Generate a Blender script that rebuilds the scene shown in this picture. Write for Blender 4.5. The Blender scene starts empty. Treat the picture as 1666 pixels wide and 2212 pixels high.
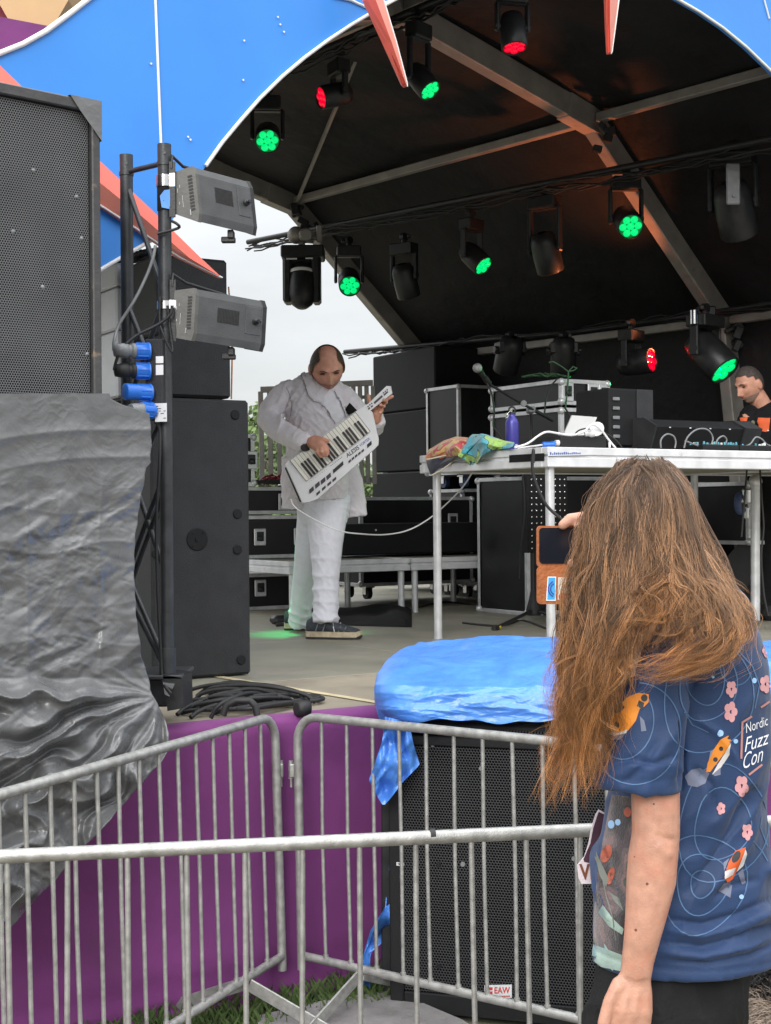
import bpy, bmesh, math, random
import numpy as np
from mathutils import Vector, Matrix
from mathutils import noise as mnoise
from mathutils.bvhtree import BVHTree
R = math.radians
random.seed(7); rng = np.random.default_rng(7)
SC = bpy.context.scene
COL = SC.collection
# ------------------------------------------------------------------ camera, sky, sun, exposure
F, CX, CY = 3080.0, 833.0, 1106.0          # photo measured on a 1666 x 2212 grid
H, ZS = 1.76, 1.01                          # eye height, stage floor height
CAMM = Matrix.Translation((0, 0, H)) @ Matrix.Rotation(R(90), 4, 'X') @ Matrix.Rotation(R(-.5), 4, 'Z')
cd = bpy.data.cameras.new('camera'); cam = bpy.data.objects.new('camera', cd); COL.objects.link(cam)
cam.matrix_world = CAMM
cd.sensor_fit = 'VERTICAL'; cd.sensor_height = 24; cd.lens = 24 * F / 2212
cd.clip_start = .05; cd.clip_end = 2000
SC.camera = cam
SUN_AZ, SUN_EL = R(192), R(27)              # azimuth clockwise from +Y: behind the camera, a little to the left
w = bpy.data.worlds.new('World'); SC.world = w; w.use_nodes = True
nt = w.node_tree; nt.nodes.clear()
def N(t, tree=None, **kw):
    n = (tree or nt).nodes.new(t)
    for k, v in kw.items(): setattr(n, k, v)
    return n
sky = N('ShaderNodeTexSky', sky_type='NISHITA', sun_disc=False, sun_elevation=SUN_EL, sun_rotation=SUN_AZ)
tc = N('ShaderNodeTexCoord'); sx = N('ShaderNodeSeparateXYZ'); nt.links.new(tc.outputs['Generated'], sx.inputs[0])
pw = N('ShaderNodeMath', operation='POWER'); pw.inputs[1].default_value = 1.9; ab = N('ShaderNodeMath', operation='ABSOLUTE'); nt.links.new(sx.outputs['Z'], ab.inputs[0]); nt.links.new(ab.outputs[0], pw.inputs[0])
mr = N('ShaderNodeMapRange'); nt.links.new(pw.outputs[0], mr.inputs[0])
mr.inputs[1].default_value = 0; mr.inputs[2].default_value = 1; mr.inputs[3].default_value = 5.3; mr.inputs[4].default_value = 36
mp = N('ShaderNodeMapping'); mp.inputs['Scale'].default_value = (1.5, 1.5, 5); nt.links.new(tc.outputs['Generated'], mp.inputs[0])
nz = N('ShaderNodeTexNoise'); nz.inputs['Scale'].default_value = 2.3; nz.inputs['Detail'].default_value = 7; nz.inputs['Roughness'].default_value = .55
nt.links.new(mp.outputs[0], nz.inputs['Vector'])
m2 = N('ShaderNodeMapRange'); nt.links.new(nz.outputs['Fac'], m2.inputs[0])
m2.inputs[1].default_value = .3; m2.inputs[2].default_value = .72; m2.inputs[3].default_value = .84; m2.inputs[4].default_value = 1.1
mu = N('ShaderNodeMath', operation='MULTIPLY'); nt.links.new(mr.outputs[0], mu.inputs[0]); nt.links.new(m2.outputs[0], mu.inputs[1])
cc = N('ShaderNodeCombineColor')
for i, f in enumerate((.985, 1.0, 1.01)):
    q = N('ShaderNodeMath', operation='MULTIPLY'); q.inputs[1].default_value = f
    nt.links.new(mu.outputs[0], q.inputs[0]); nt.links.new(q.outputs[0], cc.inputs[i])
mx = N('ShaderNodeMix', data_type='RGBA'); mx.inputs[0].default_value = .9
nt.links.new(sky.outputs[0], mx.inputs[6]); nt.links.new(cc.outputs[0], mx.inputs[7])
bg = N('ShaderNodeBackground'); bg.inputs['Strength'].default_value = .1
nt.links.new(mx.outputs[2], bg.inputs[0])
ow = N('ShaderNodeOutputWorld'); nt.links.new(bg.outputs[0], ow.inputs[0])
sd = bpy.data.lights.new('sun', 'SUN'); sd.energy = 1.5; sd.angle = R(28); sd.color = (1, .97, .93)
so = bpy.data.objects.new('sun', sd); COL.objects.link(so)
so.rotation_euler = Vector((-math.sin(SUN_AZ) * math.cos(SUN_EL), -math.cos(SUN_AZ) * math.cos(SUN_EL), -math.sin(SUN_EL))).to_track_quat('-Z', 'Y').to_euler()
so.location = (0, -5, 12)
SC.view_settings.view_transform = 'Standard'; SC.view_settings.look = 'None'
SC.view_settings.exposure = 0.55; SC.view_settings.gamma = 1
SC.cycles.max_bounces = 8; SC.cycles.diffuse_bounces = 5
SC.cycles.use_denoising = True
# ------------------------------------------------------------------ photo-to-place measuring
M3 = CAMM.to_3x3(); C0 = Vector((0, 0, H))
def ray(px, py): return M3 @ Vector(((px - CX) / F, -(py - CY) / F, -1))
def P(px, py, d): return C0 + ray(px, py) * d
def Zp(px, py, z):
    r = ray(px, py); return C0 + r * ((z - H) / r.z)
def frame(o, a):
    u = Vector((math.cos(a), math.sin(a), 0)); return Vector((o[0], o[1], 0)), u, Vector((-u.y, u.x, 0))
SA, CA = R(31.4), R(41.6)
SO, SU, SV = frame((-.03, 5.46), SA)        # stage frame: u along the front edge, v into the stage
CO, CU, CV = frame((-.84, 5.5), CA)         # canopy frame
def S(u, v, z): return SO + SU * u + SV * v + Vector((0, 0, z))
def C(t, w_, z): return CO + CU * t + CV * w_ + Vector((0, 0, z))
def onpl(px, py, o, n):
    r = ray(px, py); return C0 + r * ((o - C0).dot(n) / r.dot(n))
def CW(px, py, w_): return onpl(px, py, CO + CV * w_, CV)
def CT(px, py, t): return onpl(px, py, CO + CU * t, CU)
def SVp(px, py, v): return onpl(px, py, SO + SV * v, SV)
def SUp(px, py, u): return onpl(px, py, SO + SU * u, SU)
def crop(x0, y0, w_, cw=1666):
    k = w_ / cw
    return lambda x, y: ((x0 + x * k) / 1.844, (y0 + y * k) / 1.844)
# ------------------------------------------------------------------ mesh builder
def frames(pts):
    T = []
    n = len(pts)
    for i in range(n):
        a = pts[max(i - 1, 0)]; b = pts[min(i + 1, n - 1)]
        t = (b - a); T.append(t.normalized() if t.length > 1e-9 else Vector((0, 0, 1)))
    up = Vector((0, 0, 1)) if abs(T[0].z) < .9 else Vector((1, 0, 0))
    s = T[0].cross(up).normalized(); out = []
    for t in T:
        s = (s - t * s.dot(t))
        s = s.normalized() if s.length > 1e-6 else t.orthogonal().normalized()
        out.append((s, t.cross(s)))
    return out
class MB:
    def __init__(self): self.v = []; self.f = []; self.s = []
    def add(self, vs, fs, smooth=False):
        o = len(self.v); self.v += [tuple(x) for x in vs]
        for f in fs: self.f.append([o + i for i in f]); self.s.append(smooth)
        return self
    def box(self, c, s, rot=None, b=0.0):
        c = Vector(c); h = [x / 2 for x in s]
        b = min(b, min(h) * .9)
        vs = []; idx = {}
        for sx_ in (-1, 1):
            for sy_ in (-1, 1):
                for sz_ in (-1, 1):
                    sg = (sx_, sy_, sz_)
                    for a in range(3):
                        p = [sg[k] * (h[k] if (k == a or b == 0) else h[k] - b) for k in range(3)]
                        idx[sg + (a,)] = len(vs); vs.append(Vector(p))
        fs = []
        o = [(-1, -1), (1, -1), (1, 1), (-1, 1)]
        for a in range(3):
            k1, k2 = [k for k in range(3) if k != a]
            for s_ in (-1, 1):
                q = []
                for e in o:
                    g = [0, 0, 0]; g[a] = s_; g[k1] = e[0]; g[k2] = e[1]; q.append(idx[tuple(g) + (a,)])
                fs.append(q)
        if b > 0:
            for a in range(3):
                k1, k2 = [k for k in range(3) if k != a]
                for e in o:
                    q = []
                    for s_, aa in ((-1, k1), (1, k1), (1, k2), (-1, k2)):
                        g = [0, 0, 0]; g[a] = s_; g[k1] = e[0]; g[k2] = e[1]; q.append(idx[tuple(g) + (aa,)])
                    fs.append(q)
            for g in [(x, y, z) for x in (-1, 1) for y in (-1, 1) for z in (-1, 1)]:
                fs.append([idx[g + (0,)], idx[g + (1,)], idx[g + (2,)]])
        for q in fs:
            nrm = (vs[q[1]] - vs[q[0]]).cross(vs[q[2]] - vs[q[0]])
            if nrm.dot(sum((vs[i] for i in q), Vector()) / len(q)) < 0: q.reverse()
        if rot is not None: vs = [rot @ x for x in vs]
        return self.add([x + c for x in vs], fs)
    def bar(self, a, b, w_, h_, bev=0, up=None):
        a = Vector(a); b = Vector(b); t = (b - a); L = t.length; t.normalize()
        up = Vector(up) if up is not None else (Vector((0, 0, 1)) if abs(t.z) < .95 else Vector((1, 0, 0)))
        s = t.cross(up).normalized(); u = s.cross(t)
        return self.box((a + b) / 2, (L, w_, h_), Matrix((t, s, u)).transposed(), bev)
    def tube(self, pts, r, n=8, caps=True, closed=False, sq=1.0):
        pts = [Vector(p) for p in pts]
        if closed: pts = pts + [pts[0]]
        rs = r if hasattr(r, '__len__') else [r] * len(pts)
        fr = frames(pts); vs = []; fs = []
        for p, (s, u), q in zip(pts, fr, rs):
            for k in range(n):
                a = 2 * math.pi * k / n; vs.append(p + s * (math.cos(a) * q) + u * (math.sin(a) * q * sq))
        for i in range(len(pts) - 1):
            for k in range(n):
                fs.append([i * n + k, i * n + (k + 1) % n, (i + 1) * n + (k + 1) % n, (i + 1) * n + k])
        self.add(vs, fs, True)
        if caps and not closed:
            self.add(vs[:n], [list(range(n))[::-1]]); self.add(vs[-n:], [list(range(n))])
        return self
    def loft(self, rings, smooth=True, caps=True, closed=True):
        n = len(rings[0]); vs = [p for r_ in rings for p in r_]; fs = []
        for i in range(len(rings) - 1):
            for k in range(n if closed else n - 1):
                fs.append([i * n + k, i * n + (k + 1) % n, (i + 1) * n + (k + 1) % n, (i + 1) * n + k])
        self.add(vs, fs, smooth)
        if caps and closed:
            self.add(rings[0], [list(range(n))[::-1]]); self.add(rings[-1], [list(range(n))])
        return self
    def lathe(self, prof, o, axis, n=20, smooth=True, caps=True):
        o = Vector(o); ax = Vector(axis).normalized(); s = ax.orthogonal().normalized(); u = ax.cross(s)
        rings = [[o + ax * z + s * (math.cos(2 * math.pi * k / n) * r_) + u * (math.sin(2 * math.pi * k / n) * r_) for k in range(n)] for r_, z in prof]
        return self.loft(rings, smooth, caps)
    def prism(self, poly, vec):
        poly = [Vector(p) for p in poly]; vec = Vector(vec); n = len(poly)
        self.add(poly, [list(range(n))]); self.add([p + vec for p in poly], [list(range(n))[::-1]])
        for i in range(n):
            j = (i + 1) % n; self.add([poly[i], poly[j], poly[j] + vec, poly[i] + vec], [[0, 1, 2, 3]])
        return self
    def ell(self, c, ax, ay, az, n=14, m=10):
        c = Vector(c); ax = Vector(ax); ay = Vector(ay); az = Vector(az); rings = []
        for i in range(m + 1):
            t = math.pi * (i + .02) / (m + .04)
            rings.append([c + az * math.cos(t) + (ax * math.cos(2 * math.pi * k / n) + ay * math.sin(2 * math.pi * k / n)) * math.sin(t) for k in range(n)])
        return self.loft(rings)
    def sph(self, c, r, n=12, m=8): return self.ell(c, (r, 0, 0), (0, r, 0), (0, 0, r), n, m)
    def grid(self, G, smooth=True):
        nr, nc = len(G), len(G[0]); vs = [p for r_ in G for p in r_]
        return self.add(vs, [[i * nc + j, i * nc + j + 1, (i + 1) * nc + j + 1, (i + 1) * nc + j] for i in range(nr - 1) for j in range(nc - 1)], smooth)
    def mesh(self, name, M=None, fix=True):
        me = bpy.data.meshes.new(name); me.from_pydata(self.v, [], self.f)
        me.polygons.foreach_set('use_smooth', self.s)
        if M is not None: me.transform(M.inverted())
        if fix and len(self.f) < 40000:
            bm = bmesh.new(); bm.from_mesh(me); bmesh.ops.recalc_face_normals(bm, faces=bm.faces); bm.to_mesh(me); bm.free()
        me.update(); return me
    def build(self, name, mat, parent=None, fix=True):
        return put(self.mesh(name, ROOT.get(parent.name) if parent else None, fix), name, mat, parent)
ROOT = {}
def put(me, name, mat, parent=None):
    o = bpy.data.objects.new(name, me); COL.objects.link(o)
    if mat:
        me.materials.clear(); me.materials.append(mat)
    if parent:
        o.parent = parent
        if parent.name in ROOT: ROOT[o.name] = ROOT[parent.name]
    return o
def tag(o, label, cat=None, group=None, kind=None):
    if label: o['label'] = label
    if cat: o['category'] = cat
    if group: o['group'] = group
    if kind: o['kind'] = kind
    return o
def thing(name, label, cat, loc=(0, 0, 0), rz=0.0, group=None):
    o = bpy.data.objects.new(name, None); COL.objects.link(o); o.empty_display_size = .1
    o.location = loc; o.rotation_euler = (0, 0, rz)
    ROOT[o.name] = Matrix.Translation(Vector(loc)) @ Matrix.Rotation(rz, 4, 'Z')
    return tag(o, label, cat, group)
def copy_tree(o, parent=None):
    c = o.copy(); COL.objects.link(c)
    if parent: c.parent = parent
    for ch in [x for x in bpy.data.objects if x.parent == o]: copy_tree(ch, c)
    return c
def fuse(mb, voxel, smooth=2, fac=.5):
    me = mb.mesh('tmp'); o = bpy.data.objects.new('tmp', me); COL.objects.link(o)
    m = o.modifiers.new('r', 'REMESH'); m.mode = 'VOXEL'; m.voxel_size = voxel; m.use_smooth_shade = True
    if smooth:
        s = o.modifiers.new('s', 'SMOOTH'); s.iterations = smooth; s.factor = fac
    dg = bpy.context.evaluated_depsgraph_get()
    nm = bpy.data.meshes.new_from_object(o.evaluated_get(dg))
    bpy.data.objects.remove(o); bpy.data.meshes.remove(me)
    return nm
def verts_np(me):
    a = np.empty(len(me.vertices) * 3); me.vertices.foreach_get('co', a); return a.reshape(-1, 3)
def norms_np(me):
    a = np.empty(len(me.vertices) * 3); me.vertices.foreach_get('normal', a); return a.reshape(-1, 3)
def set_np(me, a): me.vertices.foreach_set('co', np.ascontiguousarray(a).ravel()); me.update()
def place(me, name, mat, parent):
    if parent.name in ROOT: me.transform(ROOT[parent.name].inverted())
    return put(me, name, mat, parent)
def smoothnoise(p, freq, seed):
    return np.array([mnoise.noise(Vector((x * freq + seed, y * freq - seed * 1.7, z * freq + seed * .3))) for x, y, z in p])
def crumple(x, y, seed, n=9, f0=1.0, f1=4.0):
    r = np.random.default_rng(seed); h = np.zeros_like(x)
    wx = x + .35 * np.sin(y * 1.3 + r.uniform(0, 6)) + .16 * np.sin(y * 3.1 + x * 2 + r.uniform(0, 6))
    wy = y + .35 * np.sin(x * 1.1 + r.uniform(0, 6)) + .16 * np.sin(x * 3.7 - y * 2 + r.uniform(0, 6))
    for i in range(n):
        a = r.uniform(0, math.pi); f = f0 * (f1 / f0) ** (i / max(n - 1, 1)); ph = r.uniform(0, 2)
        q = (wx * math.cos(a) + wy * math.sin(a)) * f + ph
        h += np.abs(q % 2 - 1) / f * (.35 + .65 * (np.sin(x * r.uniform(.3, 1) + y * r.uniform(.3, 1) + ph) > -.2))
    return h - h.mean()
def tri(x, y, seed):
    """piecewise flat crumple: random heights on a triangle lattice, joined by flat facets"""
    r = np.random.default_rng(seed); tab = r.uniform(-1, 1, 4096); jx = r.uniform(0, 6, 4)
    x = x + .33 * np.sin(y * 1.7 + jx[0]) + .2 * np.sin(y * 3.9 + x + jx[1]); y = y + .33 * np.sin(x * 1.5 + jx[2]) + .2 * np.sin(x * 4.1 - y + jx[3])
    s = (x + y) * .366; i = np.floor(x + s); j = np.floor(y + s); u = x + s - i; v = y + s - j
    hsh = lambda a, b: tab[((a.astype(np.int64) * 73 + b.astype(np.int64) * 1259 + 977) % 4096)]
    a = hsh(i, j); d = hsh(i + 1, j + 1); b = np.where(u > v, hsh(i + 1, j), hsh(i, j + 1)); mx_ = np.maximum(u, v); mn = np.minimum(u, v)
    return a + (b - a) * mx_ + (d - b) * mn
# ------------------------------------------------------------------ materials
def newmat(name):
    m = bpy.data.materials.new(name); m.use_nodes = True; t = m.node_tree; t.nodes.clear()
    b = t.nodes.new('ShaderNodeBsdfPrincipled'); o = t.nodes.new('ShaderNodeOutputMaterial'); t.links.new(b.outputs[0], o.inputs[0])
    return m, t, b
def pm(name, col, rough=.5, metal=0.0, var=.2, scale=9, bump=.05, bscale=60, spec=.5, rvar=.1, dirt=None, dscale=3, sheen=0, stretch=(1, 1, 1), bdist=.01):
    m, t, b = newmat(name); L = t.links.new
    tc_ = t.nodes.new('ShaderNodeTexCoord'); mp_ = t.nodes.new('ShaderNodeMapping'); mp_.inputs['Scale'].default_value = stretch
    L(tc_.outputs['Object'], mp_.inputs[0])
    n1 = t.nodes.new('ShaderNodeTexNoise'); n1.inputs['Scale'].default_value = scale; n1.inputs['Detail'].default_value = 6; L(mp_.outputs[0], n1.inputs['Vector'])
    mr_ = t.nodes.new('ShaderNodeMapRange'); mr_.inputs[1].default_value = .3; mr_.inputs[2].default_value = .7
    mr_.inputs[3].default_value = 1 - var; mr_.inputs[4].default_value = 1 + var; L(n1.outputs['Fac'], mr_.inputs[0])
    mx_ = t.nodes.new('ShaderNodeVectorMath'); mx_.operation = 'SCALE'; mx_.inputs[0].default_value = col[:3]; L(mr_.outputs[0], mx_.inputs['Scale'])
    cur = mx_.outputs[0]
    if dirt:
        n3 = t.nodes.new('ShaderNodeTexNoise'); n3.inputs['Scale'].default_value = dscale; n3.inputs['Detail'].default_value = 8; n3.inputs['Roughness'].default_value = .7; L(mp_.outputs[0], n3.inputs['Vector'])
        r3 = t.nodes.new('ShaderNodeMapRange'); r3.inputs[1].default_value = dirt[1]; r3.inputs[2].default_value = dirt[1] + .15; r3.inputs[4].default_value = dirt[2]; L(n3.outputs['Fac'], r3.inputs[0])
        mm = t.nodes.new('ShaderNodeMix'); mm.data_type = 'RGBA'; L(r3.outputs[0], mm.inputs[0]); L(cur, mm.inputs[6]); mm.inputs[7].default_value = (*dirt[0], 1); cur = mm.outputs[2]
    L(cur, b.inputs['Base Color'])
    b.inputs['Metallic'].default_value = metal; b.inputs['Specular IOR Level'].default_value = spec
    rr = t.nodes.new('ShaderNodeMapRange'); rr.inputs[3].default_value = max(.02, rough - rvar); rr.inputs[4].default_value = min(1, rough + rvar); L(n1.outputs['Fac'], rr.inputs[0]); L(rr.outputs[0], b.inputs['Roughness'])
    if sheen: b.inputs['Sheen Weight'].default_value = sheen
    if bump:
        n2 = t.nodes.new('ShaderNodeTexNoise'); n2.inputs['Scale'].default_value = bscale; n2.inputs['Detail'].default_value = 4; L(mp_.outputs[0], n2.inputs['Vector'])
        bp = t.nodes.new('ShaderNodeBump'); bp.inputs['Strength'].default_value = bump; bp.inputs['Distance'].default_value = bdist; L(n2.outputs['Fac'], bp.inputs['Height']); L(bp.outputs[0], b.inputs['Normal'])
    return m
def em(name, col, strength):
    m, t, b = newmat(name); b.inputs['Base Color'].default_value = (*[c * .3 for c in col], 1)
    b.inputs['Emission Color'].default_value = (*col, 1); b.inputs['Emission Strength'].default_value = strength; b.inputs['Roughness'].default_value = .2
    return m
def hexmat(name, pitch, metalc, holec, axis='XZ', hole=.37, rough=.5, dust=None):
    m, t, b = newmat(name); L = t.links.new
    tc_ = t.nodes.new('ShaderNodeTexCoord'); sp = t.nodes.new('ShaderNodeSeparateXYZ'); L(tc_.outputs['Object'], sp.inputs[0])
    def M(op, a, b_=None):
        n = t.nodes.new('ShaderNodeMath'); n.operation = op
        for i, q in enumerate((a, b_)):
            if q is None: continue
            if isinstance(q, (int, float)): n.inputs[i].default_value = q
            else: L(q, n.inputs[i])
        return n.outputs[0]
    x = M('DIVIDE', sp.outputs[axis[0]], pitch); y = M('DIVIDE', sp.outputs[axis[1]], pitch * 1.732)
    def dist(ox):
        fx = M('SUBTRACT', M('FRACT', M('ADD', x, 100 + ox)), .5); fy = M('MULTIPLY', M('SUBTRACT', M('FRACT', M('ADD', y, 100 + ox)), .5), 1.732)
        return M('SQRT', M('ADD', M('MULTIPLY', fx, fx), M('MULTIPLY', fy, fy)))
    d = M('MINIMUM', dist(0), dist(.5))
    r = t.nodes.new('ShaderNodeMapRange'); L(d, r.inputs[0]); r.inputs[1].default_value = hole - .05; r.inputs[2].default_value = hole + .05
    nz_ = t.nodes.new('ShaderNodeTexNoise'); nz_.inputs['Scale'].default_value = 5; nz_.inputs['Detail'].default_value = 6; L(tc_.outputs['Object'], nz_.inputs['Vector'])
    v = t.nodes.new('ShaderNodeMix'); v.data_type = 'RGBA'; L(nz_.outputs['Fac'], v.inputs[0]); v.inputs[6].default_value = (*[c * .6 for c in metalc], 1); v.inputs[7].default_value = (*(dust or [c * 1.4 for c in metalc]), 1)
    mm = t.nodes.new('ShaderNodeMix'); mm.data_type = 'RGBA'; L(r.outputs[0], mm.inputs[0]); mm.inputs[6].default_value = (*holec, 1); L(v.outputs[2], mm.inputs[7])
    L(mm.outputs[2], b.inputs['Base Color']); b.inputs['Roughness'].default_value = rough
    sp_ = M('MULTIPLY', r.outputs[0], .5); L(sp_, b.inputs['Specular IOR Level'])
    bp = t.nodes.new('ShaderNodeBump'); bp.inputs['Strength'].default_value = .6; bp.inputs['Distance'].default_value = .002; L(r.outputs[0], bp.inputs['Height']); L(bp.outputs[0], b.inputs['Normal'])
    return m
def tarpmat(name, col, rough, sc):
    m = pm(name, col, rough, 0, .16, 9, .2, 30, spec=.6, bdist=.008); t = m.node_tree; L = t.links.new
    b = [n for n in t.nodes if n.type == 'BSDF_PRINCIPLED'][0]; bp0 = [n for n in t.nodes if n.type == 'BUMP'][0]
    tc_ = t.nodes.new('ShaderNodeTexCoord'); nz_ = t.nodes.new('ShaderNodeTexNoise'); nz_.inputs['Scale'].default_value = 4; nz_.inputs['Detail'].default_value = 3; L(tc_.outputs['Object'], nz_.inputs['Vector'])
    ad = t.nodes.new('ShaderNodeMix'); ad.data_type = 'RGBA'; ad.blend_type = 'LINEAR_LIGHT'; ad.inputs[0].default_value = .10; L(tc_.outputs['Object'], ad.inputs[6]); L(nz_.outputs['Color'], ad.inputs[7])
    mp_ = t.nodes.new('ShaderNodeMapping'); mp_.inputs['Scale'].default_value = (.7, 1, 1.25); L(ad.outputs[2], mp_.inputs[0])
    prev = bp0
    nm = t.nodes.new('ShaderNodeTexNoise'); nm.inputs['Scale'].default_value = 3.2; nm.inputs['Detail'].default_value = 2; L(tc_.outputs['Object'], nm.inputs['Vector'])
    mk = t.nodes.new('ShaderNodeMapRange'); mk.inputs[1].default_value = .44; mk.inputs[2].default_value = .62; mk.inputs[3].default_value = .08; mk.inputs[4].default_value = .42; L(nm.outputs['Fac'], mk.inputs[0])
    for s_, d_, st in ((sc, .010, .15), (sc * 3.4, .005, 0), (sc * 7, .002, 0)):
        v = t.nodes.new('ShaderNodeTexVoronoi'); v.inputs['Scale'].default_value = s_; L(mp_.outputs[0], v.inputs['Vector'])
        bp = t.nodes.new('ShaderNodeBump'); bp.inputs['Strength'].default_value = st; bp.inputs['Distance'].default_value = d_
        if st == 0: L(mk.outputs[0], bp.inputs['Strength'])
        L(v.outputs['Distance'], bp.inputs['Height']); L(prev.outputs[0], bp.inputs['Normal']); prev = bp
    L(prev.outputs[0], b.inputs['Normal']); return m
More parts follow.
